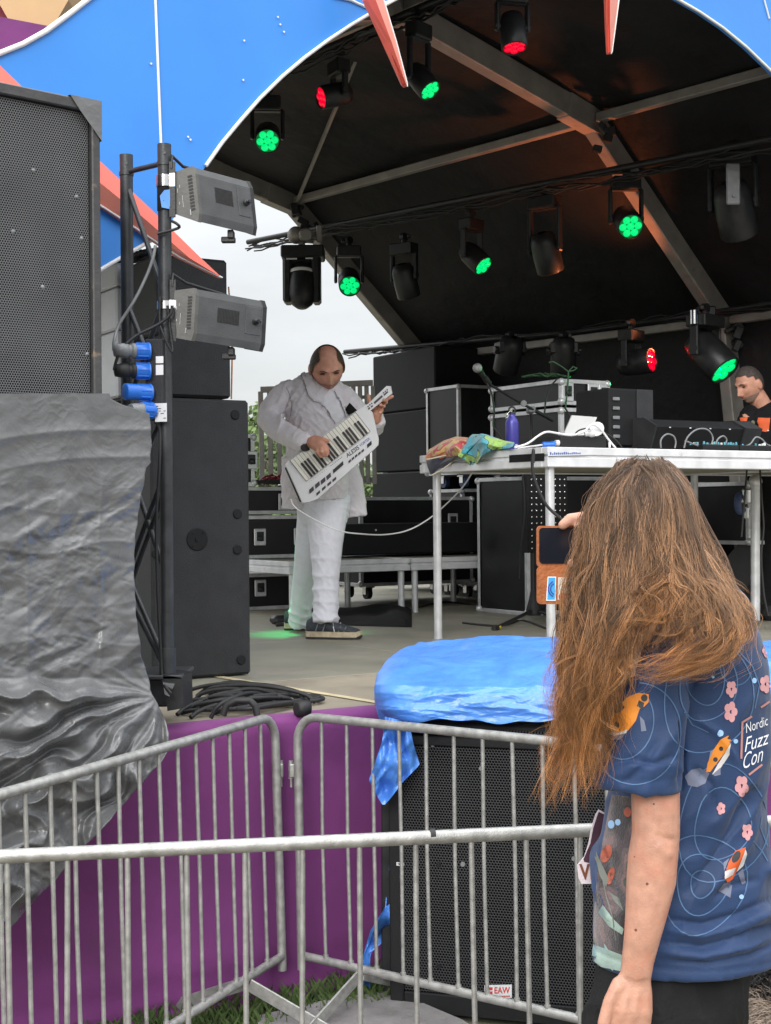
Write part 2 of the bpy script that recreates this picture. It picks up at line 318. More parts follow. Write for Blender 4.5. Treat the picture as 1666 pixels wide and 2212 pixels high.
MT = dict(
    galv=pm('galvanised_steel', (.36, .36, .345), .48, .55, .22, 40, .12, 220, dirt=((.30, .28, .23), .62, .6), dscale=14),
    alu=pm('aluminium', (.62, .63, .65), .38, .45, .15, 14, .05, 120, dirt=((.22, .21, .20), .6, .5), dscale=12),
    aluw=pm('dull_aluminium', (.64, .65, .67), .5, .1, .14, 10, .06, 90, dirt=((.25, .24, .22), .62, .55), dscale=9),
    chrome=pm('chrome', (.7, .7, .7), .18, 1, .1, 20, 0),
    blackmetal=pm('black_metal', (.022, .023, .025), .42, .2, .25, 20, .08, 160),
    truss=pm('painted_truss', (.045, .048, .052), .42, .35, .25, 18, .1, 120, dirt=((.14, .14, .14), .66, .5), dscale=12),
    cab=pm('cabinet_paint', (.028, .029, .032), .62, 0, .2, 12, .6, 260, spec=.35, bdist=.004, dirt=((.075, .072, .068), .64, .45), dscale=7),
    cabd=pm('dark_cabinet', (.010, .0105, .012), .7, 0, .2, 12, .4, 300, spec=.3, bdist=.003),
    lam=pm('black_laminate', (.010, .010, .012), .4, 0, .3, 6, .04, 90, spec=.4),
    rubber=pm('black_rubber', (.014, .014, .015), .6, 0, .2, 20, .1, 90),
    fixture=pm('fixture_grey', (.075, .078, .082), .42, .25, .15, 14, .1, 180, dirt=((.07, .07, .07), .6, .6), dscale=10),
    fixend=pm('fixture_end_plate', (.095, .095, .09), .5, .2, .25, 14, .08, 90, dirt=((.3, .29, .26), .62, .5), dscale=18),
    canopy=pm('canopy_fabric', (.0135, .0135, .0155), .66, 0, .35, 2.2, .55, 3.5, spec=.3, stretch=(1, 1, 1), bdist=.06),
    beam=pm('canopy_beam', (.34, .32, .30), .5, .3, .15, 7, .06, 60, dirt=((.16, .15, .14), .58, .6), dscale=6),
    blue=pm('blue_fascia', (.05, .25, .72), .38, 0, .07, 1.6, .12, 2.5, spec=.35, bdist=.02),
    white=pm('white_trim', (.78, .78, .78), .45, 0, .06, 10, 0),
    red=pm('red_spike', (.74, .13, .09), .45, 0, .06, 4, .02, 40),
    salmon=pm('salmon_spike', (.74, .25, .18), .45, 0, .06, 4, .02, 40),
    tan=pm('tan_cloth', (.52, .34, .17), .7, 0, .06, 4, .05, 60),
    purple=pm('purple_skirt', (.165, .036, .158), .75, 0, .16, 3, .35, 4.5, spec=.25, sheen=.15, bdist=.03, dirt=((.10, .05, .07), .6, .5), dscale=2.4),
    maroon=pm('maroon_cloth', (.2, .015, .03), .7, 0, .1, 6, 0),
    deck=pm('stage_boards', (.245, .235, .185), .55, 0, .22, 2.4, .12, 40, dirt=((.33, .30, .25), .50, .55), dscale=1.7, stretch=(1, 1, 1)),
    tape=pm('cream_tape', (.55, .47, .30), .6, 0, .15, 15, .05, 40),
    gtarp=tarpmat('grey_tarp', (.12, .122, .126), .27, 8),
    btarp=tarpmat('blue_tarp', (.075, .24, .70), .33, 13),
    bluep=pm('blue_plastic', (.018, .15, .62), .35, 0, .1, 20, .03, 60),
    greyp=pm('grey_plastic', (.19, .2, .21), .4, 0, .15, 20, .03, 60),
    whitep=pm('white_plastic', (.75, .75, .76), .35, 0, .05, 10, .02, 60),
    larray=pm('grey_cabinet', (.42, .44, .47), .5, 0, .08, 8, .15, 200, bdist=.003),
    trous=pm('white_trousers', (.72, .725, .79), .8, 0, .05, 30, .35, 140, spec=.2, sheen=.2, bdist=.006),
    suit=pm('shaded_white_linen', (.69, .66, .70), .8, 0, .05, 30, .35, 140, spec=.2, sheen=.2, bdist=.006),  # greyer than the trousers: the jacket's shade put into its white
    shirt=pm('white_shirt', (.70, .70, .74), .75, 0, .04, 30, .2, 120, spec=.2, bdist=.004),
    skin=pm('skin', (.58, .29, .205), .48, 0, .16, 26, .1, 200, spec=.4, dirt=((.42, .14, .10), .56, .5), dscale=14, bdist=.003),
    skin2=pm('pale_skin', (.48, .255, .18), .46, 0, .14, 42, .3, 300, spec=.42, dirt=((.50, .19, .125), .50, .55), dscale=13, bdist=.003),
    stub=pm('stubble', (.36, .20, .15), .7, 0, .3, 120, .2, 300),
    hairb=pm('brown_hair', (.05, .032, .02), .6, 0, .4, 60, .6, 160),
    hairg=pm('grey_hair', (.065, .052, .048), .6, 0, .4, 80, .6, 200),
    dark=pm('shaded_eye', (.03, .016, .012), .5, 0, .2, 20, 0),
    lip=pm('lip', (.33, .12, .10), .5, 0, .1, 40, 0),
    shoe=pm('shoe_fabric', (.045, .055, .065), .75, 0, .4, 60, .4, 160),
    sole=pm('shoe_sole', (.48, .40, .28), .7, 0, .25, 30, .2, 90),
    outsole=pm('shoe_outsole', (.03, .028, .025), .8, 0, .3, 40, .3, 60),
    keyw=pm('white_keys', (.78, .77, .70), .35, 0, .04, 10, 0),
    keyb=pm('black_keys', (.012, .011, .012), .35, 0, .1, 20, 0),
    pad=pm('rubber_pads', (.055, .04, .055), .5, 0, .15, 20, 0),
    bluetxt=pm('blue_lettering', (.03, .07, .36), .5, 0, .05, 20, 0),
    blacktxt=pm('black_lettering', (.012, .012, .014), .5, 0, .05, 20, 0),
    redtxt=pm('red_lettering', (.5, .03, .03), .5, 0, .05, 20, 0),
    whitetxt=pm('white_lettering', (.75, .76, .8), .6, 0, .05, 20, 0),
    navy=pm('navy_jersey', (.017, .042, .115), .62, 0, .18, 7, .22, 420, spec=.35, sheen=.1, bdist=.003),
    blackcloth=pm('black_cloth', (.012, .012, .013), .85, 0, .3, 14, .3, 90, spec=.2),
    dtee=pm('black_tee', (.009, .009, .011), .85, 0, .3, 14, .2, 90, spec=.2),
    orange=pm('orange_print', (.72, .12, .03), .7, 0, .1, 30, 0),
    leather=pm('tan_leather', (.34, .10, .025), .5, 0, .2, 22, .25, 120),
    screen=pm('phone_screen', (.012, .014, .02), .12, 0, .2, 10, 0),
    bottle=pm('purple_bottle', (.06, .055, .30), .35, .2, .1, 10, .03, 80),
    laptop=pm('silver_laptop', (.5, .5, .49), .45, .4, .05, 10, 0),
    grass=pm('grass', (.06, .10, .025), .8, 0, .4, 9, .3, 30),
    soil=pm('soil', (.13, .11, .08), .9, 0, .3, 3, .5, 20, dirt=((.05, .085, .025), .5, .9), dscale=1.2),
    slab=pm('paving', (.19, .18, .18), .8, 0, .2, 12, .4, 60, dirt=((.1, .09, .09), .55, .6), dscale=5),
    leaf=pm('leaves', (.085, .13, .04), .7, 0, .55, 1.3, 0),
    bark=pm('bark', (.10, .08, .06), .9, 0, .3, 9, .5, 30),
    redc=pm('red_cable', (.24, .02, .03), .5, 0, .2, 20, 0),
    ocable=pm('orange_strap', (.5, .19, .06), .7, 0, .25, 20, .3, 60),
    caster=pm('blue_caster', (.06, .09, .2), .5, 0, .2, 20, 0),
    green=em('green_led', (.0, 1.0, .25), .6), greend=em('green_lens', (.0, .55, .10), .12),
    redl=em('red_led', (1.0, .0, .03), .7), redd=em('red_lens', (.7, .0, .02), .2),
    amber=em('amber_indicator', (1.0, .6, .25), 1.3), cool=em('white_indicator', (.8, .9, 1), 1.2),
    pagrille=hexmat('pa_grille', .0086, (.135, .14, .146), (.006, .006, .007)),
    subgrille=hexmat('sub_grille', .0105, (.034, .035, .037), (.004, .004, .005)),
    lagrille=hexmat('line_array_grille', .03, (.42, .44, .47), (.03, .03, .035), hole=.3),
)
# ------------------------------------------------------------------ ground and path
g = MB(); n_ = 40
xs = [-300, -80, -30] + [(-10 + 20 * i / n_) for i in range(n_ + 1)] + [30, 80, 300]
ys = [-60, -10] + [(-2 + 16 * i / n_) for i in range(n_ + 1)] + [30, 90, 600]
g.grid([[Vector((x, y, .03 * mnoise.noise(Vector((x * .6, y * .6, 0))) - .02 if abs(x) < 10 and y < 14 else -.02)) for x in xs] for y in ys])
tag(g.build('ground', MT['soil']), 'worn festival ground of soil and thin grass', kind='structure')
pv = MB(); pp = [Zp(x, y, .0) for x, y in ((560, 2215), (700, 2182), (850, 2160), (1000, 2225), (1400, 2500), (500, 2600))]
pv.prism([p + Vector((0, 0, .035)) for p in pp], (0, 0, -.08))
tag(pv.build('path', MT['slab']), 'grey concrete path in front of the stage', kind='structure')
gb = MB(); q = rng.random((6500, 5))
for a in q:
    u_ = -1.3 + 2.2 * a[0]; v_ = -.02 - .34 * a[1] ** 1.5
    o = S(u_, v_, -.01)
    hgt = .025 + .065 * a[2] ** 2; th = a[3] * 6.28; wv = Vector((math.cos(th), math.sin(th), 0)) * .0016
    ln = Vector((math.cos(th * 3), math.sin(th * 3), 0)) * hgt * .5
    gb.add([o - wv, o + wv, o + ln * .4 + Vector((0, 0, hgt * .7)) + wv * .6, o + ln + Vector((0, 0, hgt))], [[0, 1, 2], [0, 2, 3]])
tag(gb.build('grass', MT['grass'], fix=False), 'tufts of short grass along the foot of the purple skirt', kind='stuff')
# ------------------------------------------------------------------ stage
Zv0 = Vector((0, 0, 1))
stage = thing('stage', 'low festival stage with dusty boards and stretched purple skirt along its front', 'stage', S(0, 0, 0), SA)
vs_ = 1.02
def sbox(mb, u0, u1, v0, v1, z0, z1, b=0):
    return mb.box(S((u0 + u1) / 2, (v0 + v1) / 2, (z0 + z1) / 2), (u1 - u0, v1 - v0, z1 - z0), Matrix.Rotation(SA, 3, 'Z'), b)
MT['deckf'] = pm('front_boards', (.27, .235, .18), .6, 0, .2, 3, .12, 40, dirt=((.40, .35, .27), .5, .6), dscale=2.2)
k = MB()
for i in range(5):
    for j in range(4):
        sbox(k, -2.6 + 1.9 * i + .004, -2.6 + 1.9 * (i + 1) - .004, vs_ + 1.8 * j + .004, vs_ + 1.8 * (j + 1) - .004, ZS - .08, ZS, .003)
k.build('deck_boards', MT['deck'], stage)
k = MB(); sbox(k, -2.6, 6.9, .0, vs_ - .004, ZS - .08, ZS, .004); k.build('front_board', MT['deckf'], stage)
k = MB()
a = Zp(470, 1461, ZS + .004); b = Zp(850, 1522, ZS + .004); dr = (b - a).normalized(); sd_ = Vector((-dr.y, dr.x, 0)) * .022
k.add([a - sd_, a + sd_, b + sd_, b - sd_], [[0, 1, 2, 3]]); k.build('tape_line', MT['tape'], stage)
k = MB(); rows = []
for (v_, z_) in ((.05, ZS + .006), (-.03, ZS + .002), (-.045, ZS - .02), (-.04, ZS - .06), (-.03, .8), (-.028, .6), (-.028, .45), (-.03, .3), (-.036, .2), (-.045, .14), (-.03, .10), (-.055, .065), (-.04, .035), (-.075, .005)):
    r_ = []
    for i in range(141):
        u_ = -2.6 + 9.4 * i / 140
        amp = .006 + .022 * max(0, (.25 - z_) / .25)
        r_.append(S(u_, v_ + amp * math.sin(u_ * 4.1 + z_ * 9) * math.sin(u_ * 1.7 + 2) + .006 * mnoise.noise(Vector((u_ * 2, z_ * 3, 1))), z_ + (.02 * mnoise.noise(Vector((u_ * 3, z_, 5))) if z_ < .2 else 0)))
    rows.append(r_)
k.grid(rows); k.build('skirt', MT['purple'], stage)
k = MB(); th_ = onpl(352, 2094, S(0, -.034, 0), SV); k.add([th_ + SU * a - SV * .003 + Zv0 * b for a, b in ((-.012, .01), (.012, .012), (.010, -.012), (.0, -.004))], [[0, 1, 2, 3]]); k.build('tear', MT['cabd'], stage)
k = MB(); sbox(k, -2.6, 6.9, .03, 8.1, .0, ZS - .09); k.build('understructure', MT['cabd'], stage)
# ------------------------------------------------------------------ canopy
can = thing('stage_canopy', 'black fabric stage roof on an aluminium frame of angled ribs', 'stage roof', C(3, 0, 0), CA)
PR = [(-.6, .95), (-.42, 3.26), (1.17, 4.56), (3.0, 4.93), (4.83, 4.56), (6.42, 3.26), (6.78, .95)]
def prof(n_per, off):
    out = []
    for i in range(1, len(PR) - 1):
        a, b = PR[i], PR[i + 1]
        L_ = math.hypot(b[0] - a[0], b[1] - a[1]); nx, nz_ = -(b[1] - a[1]) / L_, (b[0] - a[0]) / L_
        for j in range(n_per):
            f = j / n_per; out.append((a[0] + (b[0] - a[0]) * f + nx * off, a[1] + (b[1] - a[1]) * f + nz_ * off))
    out.append((PR[-1][0] + off, PR[-1][1])); return out
pf = prof(26, .06); rows = []
for j in range(111):
    w_ = .03 + 5.42 * j / 110; r_ = []
    for i, (t_, z_) in enumerate(pf):
        s_ = math.sin(math.pi * ((w_ - .03) % 1.86) / 1.86)
        sag = .035 * s_ + .03 * mnoise.noise(Vector((t_ * .9, w_ * .9, z_))) + .014 * math.sin(t_ * 9 + w_ * 5 + 3 * mnoise.noise(Vector((t_, w_, 2)))) * max(0, mnoise.noise(Vector((t_ * .8 + 4, w_ * .8, 7))) + .15)
        tot = (i / (len(pf) - 1) - .5)
        r_.append(C(t_ + sag * tot * .9, w_, z_ - sag))
    rows.append(r_)
k = MB(); k.grid(rows); k.build('roof_fabric', MT['canopy'], can, fix=False)
for w_ in (.14, 1.93, 5.40):
    k = MB()
    for i in range(1, len(PR) - 1):
        a = C(PR[i][0], w_, PR[i][1] - .03); b = C(PR[i + 1][0], w_, PR[i + 1][1] - .03)
        t_ = (b - a).normalized(); k.bar(a - t_ * .02, b + t_ * .02, .10, .17, .008, up=CV.cross(t_))
        if i < 4: k.bar(b - t_ * .3, b + t_ * .06, .112, .185, .004, up=CV.cross(t_))
    k.bar(C(PR[1][0], w_, PR[1][1]), C(PR[0][0], w_, PR[0][1]), .10, .17, .008, up=CU)
    k.build('rib', MT['beam'], can)
for i in range(1, 6):
    t_, z_ = PR[i]; k = MB()
    k.bar(C(t_ - (.02 if i < 4 else -.0), .2, z_ - .02), C(t_, 1.87, z_ - .02), .065, .065, .006)
    k.bar(C(t_, 1.99, z_ - .02), C(t_, 5.34, z_ - .02), .065, .065, .006)
    k.build('purlin', MT['beam'], can)
k = MB(); a = C(4.8, 5.3, 4.5); b = CT(768, 130, 3.4); k.bar(a, b, .022, .03); k.build('brace', MT['beam'], can)
k = MB(); k.bar(SVp(1418, 885, 5.0), C(6.5, 2.2, 3.2), .05, .05); k.build('brace', MT['beam'], can)
# knots of straps and couplers at rib joints
k = MB()
for (t_, w_, z_) in ((4.83, 5.33, 4.42), (4.9, 5.3, 4.3), (6.42, 5.3, 3.1), (6.42, 1.9, 3.12), (4.83, 1.9, 4.4)):
    k = MB()
    for q in range(6):
        c = C(t_ + rng.uniform(-.08, .08), w_ - .08 + rng.uniform(-.05, .05), z_ + rng.uniform(-.12, .08))
        k.box(c, (rng.uniform(.03, .08), rng.uniform(.03, .06), rng.uniform(.04, .1)), Matrix.Rotation(rng.uniform(0, 3), 3, 'Y'), .006)
    k.build('coupler', MT['blackmetal'], can)
# ------------------------------------------------------------------ blue fascia with red star spikes
fas = thing('stage_fascia', 'bright blue cut out stage fascia with white edging around the arch', 'stage fascia', C(0, 0, 0), CA)
def plate(pts, w_, th, name, mat, par):
    m = MB(); m.prism([CW(x, y, w_) for x, y in pts], CV * th); return m.build(name, mat, par)
def strip(pts, w_, r, name, mat, par):
    m = MB(); m.tube([CW(x, y, w_) for x, y in pts], r, 6); return m.build(name, mat, par)
TL = [(-160, 178), (-80, 150), (0, 115), (50, 95), (100, 67), (150, 30), (200, -9), (260, -70), (300, -130), (334, -200)]
plate(TL + [(336, 0), (348, 310), (356, 503), (340, 512), (228, 576), (150, 625), (40, 680), (-160, 740)], 0, .03, 'panel', MT['blue'], fas)
ARCH = [(445, 358), (480, 308), (520, 260), (562, 212), (610, 165), (660, 123), (710, 86), (760, 53), (810, 23), (850, 1), (900, -24), (960, -50), (1030, -72), (1100, -86), (1170, -90), (1250, -82), (1330, -60), (1400, -33), (1465, -1), (1512, 26), (1562, 60), (1612, 101), (1666, 153), (1720, 212), (1770, 280), (1820, 370), (1860, 480), (1890, 640)]
plate([(348, 310), (336, 0), (334, -200), (600, -340), (900, -420), (1300, -420), (1700, -330), (2050, -100), (2300, 300), (2350, 640)] + ARCH[::-1] + [(356, 503)], .002, .028, 'panel', MT['blue'], fas)
strip(ARCH, -.004, .008, 'edge_trim', MT['white'], fas)
strip(TL, -.004, .011, 'edge_trim', MT['white'], fas)
strip([(336, -180), (336, 0), (348, 310), (356, 500)], -.002, .0055, 'seam', MT['white'], fas)
strip([(340, 512), (228, 576), (150, 625)], -.004, .008, 'edge_trim', MT['white'], fas)
strip([(720, -8), (757, 0), (792, 16), (850, 1)], -.003, .006, 'seam', MT['white'], fas)
strip([(1640, -40), (1662, 40)], -.003, .006, 'seam', MT['white'], fas)
for x, y in ((326, 138), (527, 88), (600, 37), (605, 53), (613, 69), (525, 173), (411, 302), (406, 296)):
    k = MB(); k.lathe([(.004, 0), (.004, .004)], CW(x, y, -.003), -CV, 8); k.build('rivet', MT['white'], fas)
def spike(hi, mid, lo, w_, ridge, label):
    t = thing('star_spike', label, 'star decoration', CW(*mid[0], w_), CA, 'red star spikes on the fascia')
    for e, mt, nm in ((hi, MT['red'], 'red_face'), (lo, MT['salmon'], 'salmon_face')):
        m = MB(); A = [CW(x, y, w_) for x, y in e]; B = [CW(x, y, w_ - ridge * (1 - i / (len(mid) - 1)) ** .5 - .004) for i, (x, y) in enumerate(mid)]
        n = min(len(A), len(B)); m.grid([A[:n], B[:n]], False); m.grid([[p + CV * .025 for p in A[:n]], [p + CV * .025 for p in B[:n]]], False); m.grid([A[:n], [p + CV * .025 for p in A[:n]]], False)
        m.build(nm, mt, t)
    m = MB(); m.tube([CW(x, y, w_ - .002) for x, y in lo], .004, 5); m.build('light_edge', MT['white'], t)
spike([(-120, 20), (11, 152), (221, 352), (330, 455), (435, 558), (480, 600)], [(-120, 120), (60, 270), (223, 400), (318, 477), (409, 557), (480, 600)], [(-120, 220), (80, 362), (224, 448), (300, 497), (388, 555), (480, 600)], -.03, .05, 'red and salmon star spike pointing down behind the truss tower')
spike([(778, -90), (792, 0), (834, 90), (874, 180), (880, 187)], [(800, -90), (812, 0), (846, 90), (876, 178), (880, 187)], [(812, -90), (829, 0), (856, 90), (879, 178), (880, 187)], -.15, .04, 'short salmon star spike hanging between two lamps, left of the two overhead')
spike([(1312, -110), (1313, 0), (1315, 60), (1318, 113), (1320, 116)], [(1318, -110), (1318, 0), (1318, 60), (1319, 113), (1320, 116)], [(1345, -110), (1337, 0), (1329, 60), (1322, 112), (1320, 116)], -.15, .04, 'thin star spike with white edge hanging at the top right')
# ------------------------------------------------------------------ decoration beyond the fascia, top left
dec = thing('decoration_pod', 'tan faceted pod on a purple drum rising behind the blue fascia', 'festival decoration', Vector((-2.4, 9.5, 0)))
def deep(pts, d, th, name, mat, par):
    m = MB(); m.prism([P(x, y, d) for x, y in pts], (0, th, 0)); return m.build(name, mat, par)
deep([(-120, -140), (190, -140), (148, 0), (124, 42), (100, 58), (17, 40), (-20, -25)], 9.2, 1.2, 'pod_body', MT['tan'], dec)
deep([(-160, 8), (0, 36), (110, 57), (125, 62), (125, 135), (-160, 135)], 9.0, 1.6, 'drum', MT['purple'], dec)
deep([(-120, -60), (0, 12), (18, 40), (-120, 20)], 9.4, .5, 'inner_panel', MT['maroon'], dec)
deep([(30, 130), (60, 130), (60, 1000), (30, 1000)], 9.6, .2, 'mast', MT['truss'], dec)
# ------------------------------------------------------------------ distant trees behind the stage
def tree(px, d, hgt, wid, label, seed):
    r = np.random.default_rng(seed); o = P(px, 1106, d); o.z = -.02
    t = thing('tree', label, 'tree', o, 0, 'trees far behind the stage')
    tr = MB(); tr.tube([o, o + Vector((.1, 0, hgt * .3)), o + Vector((0, .1, hgt * .75))], [.22, .16, .05], 8)
    for q in range(7):
        a = r.uniform(0, 6.28); z0 = hgt * r.uniform(.3, .55)
        tr.tube([o + Vector((0, 0, z0)), o + Vector((math.cos(a) * wid * .3, math.sin(a) * wid * .3, z0 + hgt * .22))], [.08, .03], 6)
    tr.build('trunk', MT['bark'], t)
    cr = MB(); cl = [(r.normal(0, 1, 3)) for _ in range(46)]
    for c in cl:
        c = c / max(1, np.linalg.norm(c) * .9); cc_ = o + Vector((c[0] * wid * .5, c[1] * wid * .5, hgt * .6 + c[2] * hgt * .4))
        for q in range(70):
            e = r.normal(0, 1, 3); e = e / np.linalg.norm(e) * r.uniform(.3, 1) * wid * .17
            p = cc_ + Vector(e); a = Vector(r.normal(0, 1, 3)).normalized() * .13; b_ = a.orthogonal().normalized() * .09
            cr.add([p - a, p + b_, p + a, p - b_], [[0, 1, 2, 3]])
    cr.build('crown', MT['leaf'], t, fix=False)
tree(575, 46, 4.6, 3.6, 'bushy green tree seen between the guard rail bars left of the keytar player', 1)
tree(617, 50, 4.2, 3.4, 'lower green tree just behind the white jacket', 2)
tree(545, 55, 4.4, 4, 'far green tree beside the tall black case', 3)
tree(770, 60, 3.2, 5, 'low tree far behind the right guard rail', 4)
RS, RC = Matrix.Rotation(SA, 3, 'Z'), Matrix.Rotation(CA, 3, 'Z')
Zv = Vector((0, 0, 1))
# ------------------------------------------------------------------ crowd barriers
def barrier(A, B, label, lean=(0, 0), rt=.016, rb=.0068, nb=18, zt=1.03, zb=.17, feet=(.12, .88), kink=True):
    A = Vector((A[0], A[1], 0)); B = Vector((B[0], B[1], 0)); e = (B - A).normalized(); nrm = Vector((-e.y, e.x, 0)); L = (B - A).length
    ln = nrm * lean[0] + e * lean[1]
    def at(s, z): return A + e * s + Zv * z + ln * z
    t = thing('crowd_barrier', label, 'barrier', A, math.atan2(e.y, e.x), 'galvanised crowd barriers')
    rr = .09; pts = [at(0, zb - .05), at(0, zt - rr)]
    for i in range(1, 7):
        a = math.pi / 2 * i / 6; pts.append(at(rr - rr * math.cos(a), zt - rr + rr * math.sin(a)))
    for i in range(7):
        a = math.pi / 2 * (6 - i) / 6; pts.append(at(L - rr + rr * math.cos(a), zt - rr + rr * math.sin(a)))
    pts += [at(L, zb - .05)]
    m = MB(); m.tube(pts, rt, 14); m.tube([at(.0, zb), at(L, zb)], rt * .95, 12); m.build('frame', MT['galv'], t)
    r_ = random.Random(int(A.x * 100))
    for i in range(nb):
        s = L * (i + 1) / (nb + 1); m = MB(); bx = r_.uniform(-.006, .006)
        m.tube([at(s, zb), at(s + bx, (zb + zt) * .5), at(s, zt)], rb, 8)
        m.tube([at(s, zb + rt - .004), at(s, zb + rt + .006)], rb * 1.5, 8); m.build('bar', MT['galv'], t)
    for f in feet:
        m = MB(); c = at(L * f, zb - .02)
        for s_ in (-1, 1):
            a = c + nrm * .012 * s_; b = A + e * (L * f) + nrm * .36 * s_ + Zv * .012
            m.bar(a, b, .045, .008, .002, up=e); m.bar(b - nrm * .03 * s_, b + nrm * .05 * s_, .045, .008, .002)
        m.build('foot', MT['galv'], t)
    for s_ in (0, L):
        m = MB(); sg = 1 if s_ == 0 else -1
        m.box(at(s_, zt - .2) - e * sg * .022, (.03, .014, .05), None, .004); m.tube([at(s_, zt - .2) - e * sg * .034 - Zv * .03, at(s_, zt - .2) - e * sg * .034 + Zv * .035], .009, 8)
        m.tube([at(s_, zt - .26) - e * sg * .034, at(s_, zt - .22) - e * sg * .034], .005, 8); m.build('hook', MT['galv'], t)
    return t
D_ = lambda y, zt=1.03: F * (H - zt) / (y - CY)
cl = P(607, 1546, D_(1546)); cl2 = P(20, 1712, D_(1712)); e_ = (cl2 - cl).normalized()
barrier(cl + e_ * 2.2, cl, 'rear barrier left of the gap, running from the far left to the purple skirt', lean=(.03, .01), nb=19)
cr_ = P(648, 1545, D_(1545)); cr2 = P(1250, 1611, D_(1611)); e_ = (cr2 - cr_).normalized()
barrier(cr_, cr_ + e_ * 2.25, 'rear barrier right of the gap, crossing in front of the tarp covered subwoofer', lean=(.0, -.012), nb=19)
fl = P(0, 1846, D_(1843)); fr_ = P(1270, 1793, D_(1797)); e_ = (fr_ - fl).normalized()
fb = barrier(fl - e_ * .62, fl + e_ * 2.3, 'front barrier nearest the camera with black tape on its top rail', nb=22, rt=.0155, rb=.0062)
m = MB(); c_ = P(934, 1806, (fl + (fr_ - fl) * .73).y); m.tube([c_ - e_ * .006, c_ + e_ * .006], .0166, 14); m.build('black_tape', MT['rubber'], fb)
# ------------------------------------------------------------------ left PA stack
d_r = 4.62; pr = P(218, 1000, d_r); pr.z = 0
def pa_pt(s, z, dep=0): return pr - CU * s + CV * dep + Zv * z
zt_, zb_ = H + 888 / F * d_r, H - (-150) / F * d_r - .62
zb_ = 2.02
pa = thing('loudspeaker', 'large black loudspeaker with perforated front and taped corner at the far left', 'loudspeaker', pr, CA)
PW = 1.06
m = MB(); cm = pa_pt(PW / 2, (zt_ + zb_) / 2, .36); m.box(cm, (PW, .70, zt_ - zb_), RC, .012); m.build('cabinet', MT['cab'], pa)
m = MB()
for (s0, s1, z0, z1) in ((0, PW, zt_ - .036, zt_), (0, .03, zb_, zt_ - .037), (PW - .03, PW, zb_, zt_ - .037), (.031, PW - .031, zb_, zb_ + .03)):
    m.box(pa_pt((s0 + s1) / 2, (z0 + z1) / 2, .0), (s1 - s0, .03, z1 - z0), RC, .004)
m.build('front_frame', pm('worn_frame', (.05, .05, .052), .5, .1, .2, 20, .15, 90, dirt=((.33, .23, .15), .63, .8), dscale=16), pa)
m = MB(); m.box(pa_pt(PW / 2, (zt_ + zb_) / 2 - .003, .008), (PW - .066, .01, zt_ - zb_ - .07), RC, .002); m.build('grille', MT['pagrille'], pa)
for x, y in ((166, 217), (72, 368), (165, 425), (176, 515), (28, 500), (188, 765), (92, 620)):
    m = MB(); p = onpl(x, y, pa_pt(0, 0, .004), CV); m.lathe([(.007, 0), (.006, .004), (.003, .006)], p, -CV, 10); m.build('grille_bolt', MT['greyp'], pa)
m = MB(); tz = zt_ + .004
m.add([pa_pt(-.004, tz, -.019), pa_pt(.11, tz, -.019), pa_pt(.075, tz - .045, -.021), pa_pt(-.004, tz - .13, -.019), pa_pt(-.004, tz - .13, .1), pa_pt(-.004, tz, .2), pa_pt(.11, tz, .2)], [[0, 1, 2], [0, 2, 3], [0, 3, 4, 5], [0, 5, 6, 1]])
m.build('corner_tape', MT['gtarp'], pa)
sb = thing('subwoofer', 'black bass cabinets hidden beneath the grey tarp under the large loudspeaker', 'subwoofer', pa_pt(.5, 0, .4), CA)
m = MB(); m.box(pa_pt(.50, (1.04 + 2.0) / 2, .40), (.9, .66, .96), RC, .012); m.build('cabinet', MT['cab'], sb)
# grey tarp
RB = [(846, 236), (862, 240), (874, 262), (884, 296), (894, 325), (930, 326), (962, 327), (1000, 326), (1010, 316), (1060, 308), (1120, 297), (1200, 290), (1290, 292), (1360, 298), (1420, 307), (1455, 318), (1472, 322), (1490, 326), (1540, 350), (1585, 367), (1625, 362), (1650, 345), (1690, 310), (1730, 272), (1780, 232), (1830, 180), (1900, 120), (1960, 62), (2010, 18), (2060, -40), (2110, -90)]
ny, nx = 430, 200
yy = np.linspace(850, 2106, ny); rb_ = np.interp(yy, [a for a, b in RB], [b for a, b in RB]) + 1.6 * np.sin(yy * .11) * np.sin(yy * .037)
Xg = np.linspace(0, 1, nx)[None, :] * (rb_[:, None] + 300) - 300; Yg = np.repeat(yy[:, None], nx, 1)
dep = 4.52 + (Xg - 218) * .00135
low = np.clip((Yg - 1450) / 400, 0, 1)
dep -= .05 * low + .05 * np.clip((Yg - 1465) / 40, 0, 1)
top = np.clip((1040 - Yg) / 60, 0, 1); mid = np.clip((Yg - 1010) / 60, 0, 1) * np.clip((1480 - Yg) / 50, 0, 1); sw = np.clip((Yg - 1440) / 70, 0, 1)
hp = Yg / 11.5 + .8 * np.sin(Xg / 85) + Xg * .006 + .9 * np.sin(Yg / 41 + Xg / 160)
hf = (1 - np.abs(np.sin(hp * .5))) ** 1.6 * .008 * top * np.clip((Yg - 866) / 25, 0, 1)
f = crumple(Xg / 150, Yg / 80, 11, 10, .8, 5); fine = crumple(Xg / 55, Yg / 24, 5, 8, 1, 4)
edge = np.clip((Xg - (rb_[:, None] - 90)) / 90, 0, 1)
nzg = np.array([[mnoise.noise(Vector((Xg[i, j] / 75, Yg[i, j] / 60, 3.3))) for j in range(0, nx)] for i in range(ny)])
nz2 = np.array([[mnoise.noise(Vector((Xg[i, j] / 160, Yg[i, j] / 130, 9.1))) for j in range(0, nx)] for i in range(ny)])
tens = np.clip(np.sin(Yg / 8 + 2.5 * nzg) + .2 * nz2, 0, 1) ** 2 * .003 * edge * mid
